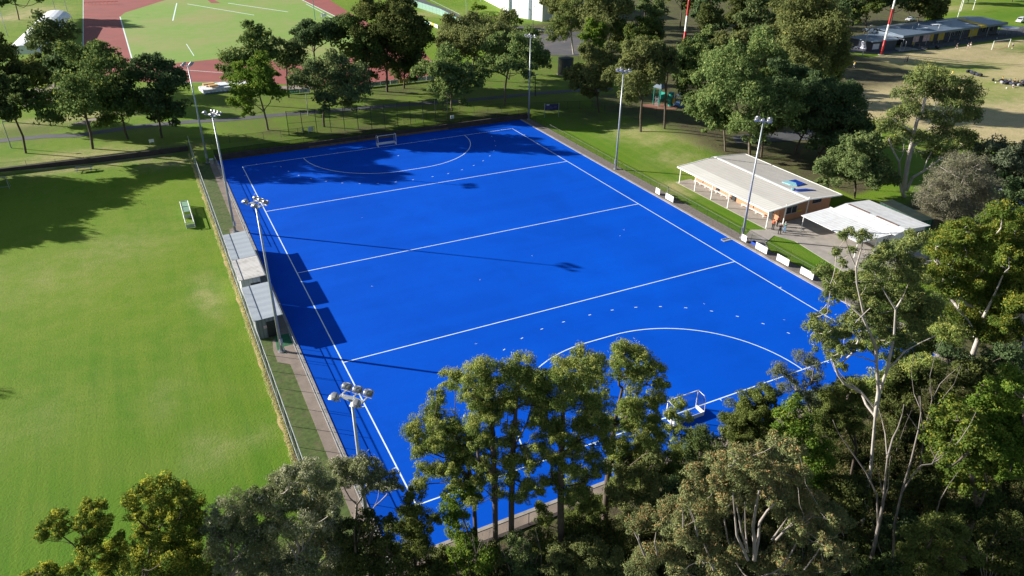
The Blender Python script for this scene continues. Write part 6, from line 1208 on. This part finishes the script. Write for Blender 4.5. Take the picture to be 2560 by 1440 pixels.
shaped_tree('grey_gum', 'lower silvery grey gum left of the largest one at the bottom edge', (590, 1600), [(655, 1247, 32), (640, 1290, 40), (590, 1262, 32), (550, 1292, 30), (580, 1312, 36), (560, 1352, 36), (620, 1362, 40), (530, 1330, 22), (600, 1410, 40), (540, 1400, 34), (650, 1420, 36)], 'grey', r0=.22, bare=[(600, 1390), (615, 1400)])
shaped_tree('grey_gum', 'dark leafed gum with pale bare twigs right of the largest grey one', (925, 1590), [(880, 1342, 36), (920, 1302, 30), (900, 1382, 36), (950, 1352, 34), (965, 1310, 22), (940, 1400, 36), (880, 1410, 34), (985, 1390, 30), (1000, 1430, 30), (950, 1440, 30)], 'dark', r0=.2, twigs=3, stems=[(.07, [(889, 1380), (886, 1340), (886, 1318)]), (.06, [(892, 1360), (896, 1340), (902, 1315)]), (.07, [(922, 1360), (928, 1335), (937, 1305)]), (.05, [(930, 1350), (934, 1320), (932, 1300)])])
shaped_tree('wattle', 'dense dark tree with yellow tips on the near left green field', (388, 1580), [(370, 1227, 26), (420, 1217, 28), (462, 1235, 26), (330, 1252, 24), (400, 1262, 34), (450, 1272, 34), (490, 1272, 24), (380, 1302, 32), (430, 1312, 34), (478, 1312, 28), (340, 1290, 20), (498, 1332, 20), (410, 1352, 30), (455, 1350, 30), (360, 1340, 24), (485, 1370, 26)], 'yellow', r0=.18)
shaped_tree('wattle', 'spindly two headed tree with yellow tips at the lower left', (238, 1600), [(137, 1302, 24), (115, 1326, 20), (160, 1312, 18), (150, 1336, 16), (108, 1340, 14), (225, 1267, 20), (245, 1277, 22), (206, 1297, 22), (265, 1305, 20), (230, 1312, 22), (255, 1325, 16), (200, 1320, 16)], 'yellow', trunkpx=[(214, 1440), (205, 1400)], r0=.12, depth=1.0, bare=[(205, 1330)])
shaped_tree('wattle', 'bushy yellow green tree along the bottom edge below the two headed one', (300, 1620), [(240, 1352, 30), (214, 1382, 28), (290, 1382, 28), (320, 1402, 34), (300, 1352, 20), (360, 1392, 34), (270, 1422, 34), (420, 1402, 38), (470, 1402, 34), (340, 1440, 34), (200, 1420, 26), (445, 1440, 34), (510, 1430, 30)], 'yellow', r0=.16)
shaped_tree('wattle', 'low rounded yellow tipped bush at the bottom left corner', (125, 1600), [(120, 1427, 24), (92, 1442, 24), (170, 1432, 18), (145, 1445, 22), (70, 1450, 18)], 'yellow', r0=.1, cat='bush')
# ---- right side forest
shaped_tree('rusty_gum', 'very wide gum with rust coloured tips at the bottom right of centre', (1880, 1690), [(1940, 1112, 28), (1985, 1127, 24), (1850, 1142, 32), (1900, 1132, 30), (1800, 1157, 30), (1950, 1172, 38), (1890, 1182, 40), (1840, 1182, 38), (1735, 1182, 24), (1790, 1212, 38), (1990, 1192, 30), (2010, 1232, 30), (1930, 1222, 38), (1870, 1232, 40), (1820, 1252, 36), (1730, 1232, 30), (1690, 1272, 32), (1750, 1282, 36), (1640, 1292, 34), (1608, 1302, 28), (1588, 1312, 22), (1960, 1262, 36), (2040, 1262, 28), (2080, 1292, 32), (2020, 1302, 36), (2108, 1312, 22), (1770, 1330, 34), (1700, 1332, 36), (2000, 1335, 34), (2060, 1342, 32), (1910, 1405, 36), (1840, 1385, 30), (1960, 1402, 36), (2090, 1372, 32), (2108, 1402, 26), (1760, 1385, 36), (1680, 1392, 34), (1620, 1385, 32), (2060, 1412, 36), (2010, 1432, 32), (1600, 1422, 36), (1700, 1432, 36), (1800, 1432, 36)], 'rust', trunkpx=[(1880, 1560), (1880, 1450)], r0=.26, stems=[(.13, [(1886, 1400), (1886, 1354), (1882, 1319), (1890, 1267), (1898, 1226)]), (.11, [(1886, 1400), (1896, 1347), (1899, 1306), (1918, 1277), (1937, 1258)]), (.09, [(1870, 1400), (1842, 1338), (1838, 1299), (1832, 1229)]), (.07, [(1870, 1380), (1854, 1331), (1846, 1287), (1841, 1260)]), (.06, [(1868, 1370), (1864, 1328), (1862, 1255)]), (.07, [(1930, 1350), (1947, 1325), (1970, 1293)]), (.07, [(1940, 1350), (1966, 1322), (1989, 1299), (2014, 1296)]), (.05, [(1955, 1330), (1985, 1310), (2005, 1303)]), (.05, [(1708, 1331), (1708, 1293), (1705, 1270)]), (.06, [(1743, 1341), (1736, 1299), (1725, 1270)]), (.07, [(1612, 1389), (1596, 1350), (1585, 1330)]), (.05, [(1644, 1389), (1637, 1354), (1640, 1330)]), (.08, [(1784, 1424), (1771, 1386), (1760, 1360)]), (.05, [(2011, 1424), (2040, 1386), (2050, 1370)])], twigs=2, depth=5.0, limb=.55)
shaped_tree('paperbark', 'bright green cone shaped tree between the round bush and the white gum', (2010, 1330), [(1985, 1012, 24), (1970, 1052, 30), (2000, 1062, 30), (1955, 1092, 28), (2012, 1102, 38), (2050, 1112, 28), (1980, 1132, 34), (2030, 1152, 38), (2065, 1152, 22), (2000, 1172, 38), (2050, 1192, 28), (2020, 1215, 34)], 'bright', r0=.2)
shaped_tree('paperbark', 'round olive green bushy tree right of the near hockey goal', (1870, 1230), [(1915, 992, 26), (1880, 1012, 32), (1850, 1032, 30), (1900, 1042, 34), (1930, 1032, 22), (1820, 1062, 28), (1860, 1072, 34), (1910, 1082, 32), (1830, 1092, 24), (1880, 1102, 28), (1850, 1115, 26)], 'fine', r0=.18, cov=1.2)
shaped_tree('casuarina', 'thin feathery blue grey tree crossing the near goal line', (2005, 1230), [(2010, 897, 24), (2035, 917, 20), (1945, 932, 24), (1975, 947, 20), (2030, 952, 22), (1992, 977, 22), (2040, 987, 22), (1962, 972, 18), (2015, 1000, 20)], 'blue', r0=.12, twigs=3)
shaped_tree('dark_bush', 'dark bushy tree directly below the near hockey goal', (1750, 1300), [(1760, 1092, 28), (1730, 1112, 28), (1790, 1117, 26), (1750, 1142, 34), (1790, 1162, 34), (1720, 1162, 34), (1700, 1202, 34), (1660, 1192, 28), (1745, 1190, 30)], 'dark', r0=.18)
shaped_tree('young_gum', 'small leafy gum overlapping the left post of the near hockey goal', (1692, 1260), [(1695, 1012, 24), (1680, 1042, 24), (1710, 1052, 26), (1670, 1077, 24), (1720, 1087, 24), (1690, 1112, 24), (1735, 1112, 18), (1700, 1140, 24)], 'gumd', r0=.13, grow=.95)
shaped_tree('dark_bush', 'shady low tree right of the thick trunked gum in the near row', (1590, 1420), [(1640, 1152, 22), (1560, 1192, 26), (1600, 1192, 28), (1640, 1212, 28), (1550, 1232, 28), (1600, 1252, 28), (1570, 1292, 28), (1640, 1262, 28), (1620, 1230, 26)], 'olive', r0=.14, cov=.8)
shaped_tree('white_gum', 'tall white trunked gum with forked limbs at the near right corner of the pitch', (2150, 1330), [(2115, 587, 20), (2160, 592, 20), (2090, 632, 14), (2132, 627, 12), (2105, 657, 12), (2060, 682, 24), (2085, 702, 26), (2110, 732, 28), (2080, 742, 24), (2140, 742, 28), (2160, 702, 28), (2180, 662, 28), (2220, 642, 32), (2250, 622, 28), (2290, 602, 28), (2270, 662, 32), (2230, 692, 36), (2280, 702, 36), (2190, 742, 32), (2240, 752, 40), (2300, 752, 36), (2160, 792, 32), (2210, 802, 40), (2270, 802, 36), (2330, 782, 36), (2120, 802, 22), (2240, 842, 30), (2300, 832, 30), (2040, 822, 26), (2070, 822, 22), (2035, 792, 14), (2065, 782, 12), (2095, 842, 30), (2060, 862, 26), (2110, 872, 26), (2080, 892, 16), (2140, 832, 26), (2105, 917, 14)], 'gum', trunkpx=[(2176, 1180), (2188, 1041)], r0=.24, back=1, depth=4.5, twigs=2, cov=1.15, limb=.5, stems=[(.15, [(2188, 1041), (2196, 979), (2192, 913), (2190, 870), (2173, 828), (2157, 793), (2130, 769)]), (.13, [(2190, 1030), (2200, 975), (2219, 921), (2229, 870), (2235, 843), (2239, 773), (2258, 742)]), (.06, [(2188, 905), (2153, 892), (2107, 882)]), (.06, [(2188, 1022), (2153, 979), (2114, 948), (2095, 925)]), (.07, [(2219, 921), (2235, 909), (2262, 878), (2297, 859), (2340, 839)]), (.06, [(2239, 773), (2219, 742), (2205, 720)]), (.08, [(2160, 790), (2142, 707), (2140, 668), (2153, 622), (2158, 600)]), (.05, [(2140, 668), (2122, 630), (2115, 600)])])
shaped_tree('white_gum', 'leafy gum with a thick white trunk behind the forked one at the right', (2415, 965), [(2370, 602, 34), (2340, 642, 30), (2400, 582, 32), (2420, 642, 38), (2380, 682, 38), (2440, 692, 38), (2350, 722, 34), (2400, 742, 42), (2460, 602, 34), (2450, 752, 38), (2350, 792, 34), (2420, 802, 38), (2340, 600, 20), (2320, 690, 26), (2470, 660, 30)], 'yellow2', trunkpx=[(2425, 905), (2446, 845), (2458, 790)], r0=.36, depth=4.0, stems=[(.15, [(2458, 793), (2484, 742), (2507, 688)]), (.10, [(2446, 845), (2420, 800), (2390, 770)]), (.07, [(2484, 742), (2520, 730), (2545, 700)])])
shaped_tree('canopy_gum', 'yellow green canopy tree at the right edge below the parked cars', (2540, 985), [(2500, 542, 36), (2540, 562, 34), (2490, 592, 38), (2540, 622, 38), (2500, 662, 42), (2550, 692, 42), (2490, 722, 42), (2540, 762, 42), (2490, 792, 42), (2550, 832, 38), (2480, 842, 34), (2440, 832, 28), (2580, 640, 40), (2590, 740, 40)], 'yellow2', r0=.36, depth=4.0)
shaped_tree('canopy_gum', 'bright yellow green tree at the right edge in the lower forest', (2530, 1420), [(2530, 952, 36), (2490, 972, 36), (2550, 1002, 38), (2460, 1012, 36), (2500, 1032, 42), (2540, 1062, 42), (2450, 1062, 42), (2490, 1112, 42), (2550, 1132, 42), (2520, 1172, 38), (2590, 1030, 38), (2580, 1110, 38)], 'bright', r0=.3, depth=4.0)
shaped_tree('canopy_gum', 'green leafy tree left of the bright one in the lower right forest', (2400, 1430), [(2390, 1012, 28), (2360, 1042, 34), (2410, 1052, 36), (2330, 1082, 28), (2380, 1102, 42), (2430, 1112, 42), (2340, 1142, 32), (2400, 1162, 42), (2460, 1172, 38), (2440, 1222, 32), (2380, 1202, 32)], 'bright2', r0=.28, depth=3.5)
shaped_tree('mallee', 'rounded fine leafed tree at the bottom right edge with bare twigs beside it', (2340, 1640), [(2330, 1322, 30), (2370, 1322, 30), (2290, 1342, 30), (2400, 1347, 28), (2340, 1362, 36), (2270, 1382, 30), (2390, 1392, 36), (2320, 1412, 36), (2430, 1392, 22), (2260, 1432, 22), (2370, 1435, 30)], 'fine', r0=.18, twigs=3)
def bare_tree(label, bpx, branches, r0, bark, depth=1.0):
    base = np.array(at(*bpx), float); Dh = (base-CAM)@FH; t = thing('dead_tree', label, 'tree', base); b = MB(); rg = np.random.RandomState(len(label))
    seen = {}
    for ra, pts in branches:
        prev = None; n = len(pts); o = rg.normal(0, depth)
        for i, (u, v) in enumerate(pts):
            if (u, v) not in seen: d = ray(u, v); seen[(u, v)] = CAM+d*((Dh+(o*i/max(1, n-1)))/(d@FH))
            p = seen[(u, v)]-base; r = .62*ra*(1-.72*i/max(1, n-1))
            if prev is not None: b.tube(prev[0], p, prev[1], r, 6, i == n-1)
            prev = (p, r)
    b.build('trunk', M[bark], t, True)
shaped_tree('canopy_gum', 'shaded leafy gum hiding the near right corner of the blue pitch', (2330, 1000), [(2200, 850, 28), (2240, 870, 30), (2280, 850, 32), (2320, 860, 32), (2350, 830, 34), (2255, 905, 26), (2300, 895, 28), (2225, 905, 22), (2170, 870, 22), (2180, 830, 26), (2355, 870, 26), (2140, 860, 18), (2380, 840, 30)], 'gumd', r0=.16, depth=2.5, base=np.array(at(2330, 1000))+np.array([0, 0, 0]))
shaped_tree('understorey_tree', 'leafy low tree between the cone shaped tree and the forked white trunk', (2060, 1180), [(2040, 1000, 24), (2075, 990, 24), (2060, 1035, 26), (2030, 1040, 22), (2095, 1020, 24), (2060, 1070, 26)], 'fine', r0=.1)
shaped_tree('understorey_tree', 'long low shady tree right of the forked white trunk', (2230, 1090), [(2170, 965, 24), (2200, 950, 26), (2232, 942, 26), (2262, 930, 26), (2292, 915, 24), (2215, 985, 26), (2260, 970, 26), (2320, 905, 22), (2340, 930, 26), (2180, 1000, 24)], 'gumd', r0=.1)
shaped_tree('understorey_tree', 'olive low tree between the thick trunked gum and the dark bush below the goal', (1620, 1330), [(1600, 1152, 26), (1642, 1142, 26), (1680, 1152, 24), (1570, 1192, 28), (1620, 1192, 28), (1660, 1182, 26), (1540, 1232, 28), (1510, 1262, 26), (1590, 1230, 28)], 'fine', r0=.12)
bare_tree('leafless dead tree with pale forked branches in the dark gully at the right', (2165, 1570), [(.26, [(2160, 1500), (2178, 1400), (2195, 1320), (2207, 1262), (2214, 1190), (2218, 1146)]), (.11, [(2195, 1320), (2192, 1237), (2165, 1180), (2140, 1145), (2112, 1105), (2095, 1080), (2082, 1050)]), (.11, [(2218, 1146), (2232, 1095), (2245, 1070), (2256, 1035), (2260, 1010)]), (.08, [(2218, 1146), (2213, 1085), (2205, 1050), (2196, 1020)]), (.06, [(2207, 1262), (2220, 1220), (2222, 1180), (2226, 1140)]), (.05, [(2192, 1237), (2178, 1205), (2166, 1192)]), (.05, [(2205, 1230), (2196, 1180), (2190, 1165)])], .26, 'barkdead')
bare_tree('pale leaning dead stem with long side branches right of the larger dead tree', (2235, 1520), [(.15, [(2230, 1440), (2236, 1310), (2253, 1235), (2278, 1150), (2296, 1075), (2303, 1030), (2300, 990)]), (.09, [(2253, 1235), (2280, 1190), (2303, 1163), (2330, 1160), (2360, 1140), (2400, 1100), (2425, 1062), (2440, 1030)]), (.05, [(2330, 1160), (2345, 1130), (2375, 1110), (2385, 1085)]), (.06, [(2296, 1075), (2282, 1055), (2268, 1035)]), (.07, [(2330, 1320), (2350, 1250), (2370, 1215), (2395, 1180)]), (.06, [(2230, 1440), (2198, 1370), (2180, 1300), (2160, 1250)])], .15, 'barkdead')
bare_tree('bare pale sapling with upright twigs in front of the white gum at the right', (2300, 1250), [(.10, [(2300, 1180), (2310, 1080), (2300, 1020), (2296, 990)]), (.06, [(2310, 1080), (2330, 1000), (2350, 960), (2370, 940), (2400, 915)]), (.05, [(2310, 1080), (2345, 1010), (2385, 960), (2405, 910)]), (.05, [(2300, 1020), (2285, 985), (2278, 930), (2285, 880)]), (.05, [(2330, 1000), (2325, 940), (2340, 880), (2355, 850)]), (.05, [(2240, 1130), (2260, 1070), (2285, 1010)])], .1, 'barkdead')
shaped_tree('understorey_tree', 'mid green shady tree between the casuarina and the white trunk', (2115, 1260), [(2120, 962, 26), (2080, 1002, 26), (2130, 1002, 28), (2100, 1042, 30), (2150, 1052, 28), (2080, 1072, 24), (2095, 980, 20), (2150, 985, 22)], 'fine', r0=.15)
shaped_tree('understorey_tree', 'dark shady tree behind the bare sapling at the right', (2330, 1130), [(2300, 962, 32), (2350, 1002, 28), (2270, 1002, 28), (2250, 1050, 32), (2230, 1092, 32), (2280, 1060, 30), (2330, 940, 26), (2260, 950, 24)], 'dark', r0=.16)
for bp, sp, lab in [((2240, 1480), [(2230, 1330, 30), (2260, 1310, 28), (2210, 1350, 28), (2250, 1360, 30)], 'dark understorey tree left of the round bottom right tree'), ((2110, 1500), [(2120, 1390, 30), (2150, 1400, 30), (2140, 1360, 26), (2170, 1420, 28)], 'dark understorey tree right of the rust tipped gum'), ((2120, 1400), [(2100, 1220, 34), (2130, 1250, 34), (2090, 1260, 30), (2150, 1220, 28), (2120, 1290, 32)], 'dark understorey tree below the forked white trunk'), ((2440, 1430), [(2440, 1280, 32), (2480, 1260, 32), (2410, 1270, 28), (2460, 1300, 32)], 'dark understorey tree below the bright right edge tree'), ((2280, 1370), [(2290, 1210, 32), (2320, 1230, 32), (2260, 1220, 28), (2300, 1260, 32), (2340, 1260, 28)], 'dark understorey tree between the dead trees'), ((2260, 1120), [(2250, 940, 26), (2230, 970, 26), (2200, 1010, 22), (2240, 1010, 28)], 'dark understorey tree beside the forked white trunk'), ((2420, 1090), [(2410, 930, 28), (2440, 960, 28), (2400, 970, 26), (2460, 930, 28), (2480, 970, 26)], 'dark understorey tree under the thick white trunk'), ((1640, 1420), [(1660, 1240, 26), (1680, 1220, 24), (1650, 1270, 26)], 'dark understorey tree left of the rust tipped gum')]:
    shaped_tree('understorey_tree', lab, bp, sp, 'dark', r0=.12)
shaped_tree('understorey_tree', 'dim understorey tree at the right edge under the canopy', (2500, 1060), [(2480, 900, 30), (2520, 890, 30), (2550, 910, 30), (2450, 920, 24), (2400, 900, 24), (2370, 880, 22)], 'dark', r0=.16)
for bp, sp, sty, lab in [((1180, 1470), [(1150, 1385, 26), (1185, 1380, 24), (1215, 1390, 24), (1160, 1415, 28), (1200, 1420, 28), (1130, 1420, 24)], 'bright', 'fresh green bush at the bottom edge under the leftmost tall gum'),
                         ((1300, 1470), [(1290, 1350, 22), (1310, 1380, 24), (1285, 1400, 26), (1325, 1410, 26), (1300, 1430, 28)], 'olive', 'olive bush between the second and third tall gum at the bottom edge'),
                         ((1450, 1500), [(1400, 1390, 28), (1440, 1370, 26), (1480, 1380, 28), (1520, 1390, 28), (1430, 1420, 30), (1480, 1430, 32), (1390, 1430, 28), (1540, 1430, 30)], 'olive', 'shaded bush below the fullest gum at the bottom edge'),
                         ((1470, 1400), [(1440, 1230, 22), (1470, 1260, 26), (1440, 1290, 24), (1490, 1300, 28), (1460, 1330, 28), (1350, 1270, 18), (1360, 1300, 20), (1420, 1330, 24)], 'fine', 'feathery bush growing through the near fence in front of the fullest gum'),
                         ((1090, 1500), [(1070, 1420, 26), (1100, 1430, 26), (1050, 1440, 26)], 'dark', 'dark bush at the bottom edge beside the near corner tree'),
                         ((2200, 1640), [(2190, 1425, 26), (2230, 1420, 26), (2215, 1440, 30), (2160, 1440, 24)], 'dark', 'dark green bush at the bottom edge in the gully'),
                         ((2500, 1560), [(2480, 1330, 30), (2530, 1320, 34), (2500, 1370, 36), (2550, 1380, 36), (2470, 1400, 30), (2530, 1430, 36)], 'dark', 'dark bush with bare twigs in the bottom right corner'),
                         ((2130, 720), [(2120, 690, 18), (2150, 700, 18), (2175, 690, 16)], 'euc', 'small dark shrub on the lawn below the white shed')]:
    shaped_tree('bush', lab, bp, sp, sty, r0=.08, cat='bush', twigs=2)
for bp, sp, sty, lab in [((1240, 1440), [(1228, 1372, 20), (1250, 1385, 22), (1235, 1400, 24), (1262, 1410, 22)], 'olive', 'small olive bush between the first two trunks of the near row'), ((1350, 1440), [(1338, 1340, 20), (1360, 1352, 22), (1345, 1375, 24), (1372, 1385, 24), (1355, 1410, 26)], 'fine', 'small feathery bush left of the fullest gum at the bottom edge'), ((1108, 1450), [(1100, 1390, 22), (1120, 1400, 22), (1085, 1405, 22), (1110, 1425, 24)], 'olive', 'olive bush against the low wall left of the leftmost tall gum'), ((1450, 1420), [(1420, 1350, 24), (1450, 1345, 26), (1400, 1365, 22), (1480, 1350, 26), (1510, 1330, 26), (1530, 1350, 26)], 'dark', 'dark bush behind the shaded one under the fullest gum')]:
    shaped_tree('bush', lab, bp, sp, sty, r0=.06, cat='bush', twigs=2)
rb_ = random.Random(5)
for k, (u0, n_, lab) in enumerate([(1175, 6, 'clump of bare pale saplings at the bottom edge below the leftmost tall gum'), (1300, 6, 'clump of bare pale saplings at the bottom edge below the third tall gum'), (1345, 5, 'leaning bare saplings with pale stems left of the fullest gum'), (1690, 5, 'bare thin stems rising from the shade left of the rust tipped gum'), (2470, 6, 'fan of bare twigs beside the round tree at the bottom right')]):
    br = []
    for i in range(n_):
        u = u0+rb_.uniform(-38, 38); l_ = rb_.uniform(-26, 40); v0 = 1440 if k < 3 else (1290 if k == 3 else 1420); hh = rb_.uniform(60, 120)
        a = (u0+(u-u0)*.4, v0+30); m1 = (u+l_*.3, v0-hh*.5); m2 = (u+l_, v0-hh); br.append((.055, [a, m1, m2])); br.append((.03, [m1, (m1[0]+rb_.uniform(-22, 26), m1[1]-hh*.4)]))
    bare_tree(lab, (u0, 1480 if k < 3 else (1400 if k == 3 else 1560)), br, .06, 'barkdead', .5)
# ---- undergrowth and dry grass
vb = MB(); vy = [-7+i*1.0 for i in range(111)]; ed = [(-8.12-.10*math.sin(q*.5)-.08*math.sin(q*1.7)-.07*math.sin(q*3.9+1), -7.74+.04*math.sin(q*.9)) for q in vy]
for i in range(len(vy)-1): vb.face([(ed[i][0], vy[i], .02), (ed[i][1], vy[i], .02), (ed[i+1][1], vy[i+1], .02), (ed[i+1][0], vy[i+1], .02)])
struct(MB().face([(-7.72, -7, .014), (-5.15, -7, .014), (-5.15, 96.6, .014), (-7.72, 96.6, .014)]).build('grass_verge', plain('rough_verge_grass', (0.075, 0.115, 0.022), 0.95, 0.35, 2.2, bump=0.8, dirt=(0.16, 0.13, 0.07), dirtamt=0.55)))
struct(vb.build('dry_verge', plain('dry_verge_grass', (0.46, 0.33, 0.17), 0.95, 0.3, 1.3, bump=0.5, dirt=(0.20, 0.22, 0.05), dirtamt=0.6)))
rg = np.random.RandomState(77); B = []
while len(B) < 1900:
    x, y = rg.uniform(-12, 112), rg.uniform(-42, -8.6)
    if x > 64: y = rg.uniform(-35, 12)
    d = np.array([x, y, 0])-CAM; c = d@CF; u = 1280+FPX*(d@CR)/c; v = 720-FPX*(d@CU)/c
    if c < 5 or not (-150 < u < 2750 and v < 1750): continue
    r = rg.uniform(.35, 1.1)*(0.6 if y > -10.5 else 1.5); z = float(hgt(x, y)); B.append((np.array([x, y, z+r*.5]), r))
V, T, P = leaf_arrays(B, 66, dict(STY['grey'], cov=1.2, px=2.8, tip=.2), rg); o = leaf_object('undergrowth', V, T, P, M['undergrowth'], None, np.zeros(3)); o['kind'] = 'stuff'
n = 14000; y = rg.uniform(-6, 103, n); x = -7.97+.08*np.sin(y*.5)+.05*np.sin(y*2.3)+rg.normal(0, .11, n); z = np.zeros(n); p = np.stack([x, y, z], 1)
a = rg.uniform(0, 2*math.pi, n); h_ = rg.uniform(.05, .24, n); wv = rg.uniform(.012, .028, n)[:, None]; bx = np.stack([np.cos(a), np.sin(a), 0*a], 1)*wv; tp = p+np.stack([rg.normal(0, .10, n), rg.normal(0, .10, n), h_], 1)
V = np.stack([p-bx, p+bx, tp+bx*.4, tp-bx*.4], 1); o = leaf_object('dry_grass', V, rg.uniform(0, 1, n), (rg.uniform(0, 1, n) < .22)*.8, M['drygrass'], None, np.zeros(3)); o['kind'] = 'stuff'
print('trees', len(TREES), 'leaves', sum(n for _, n in TREES))
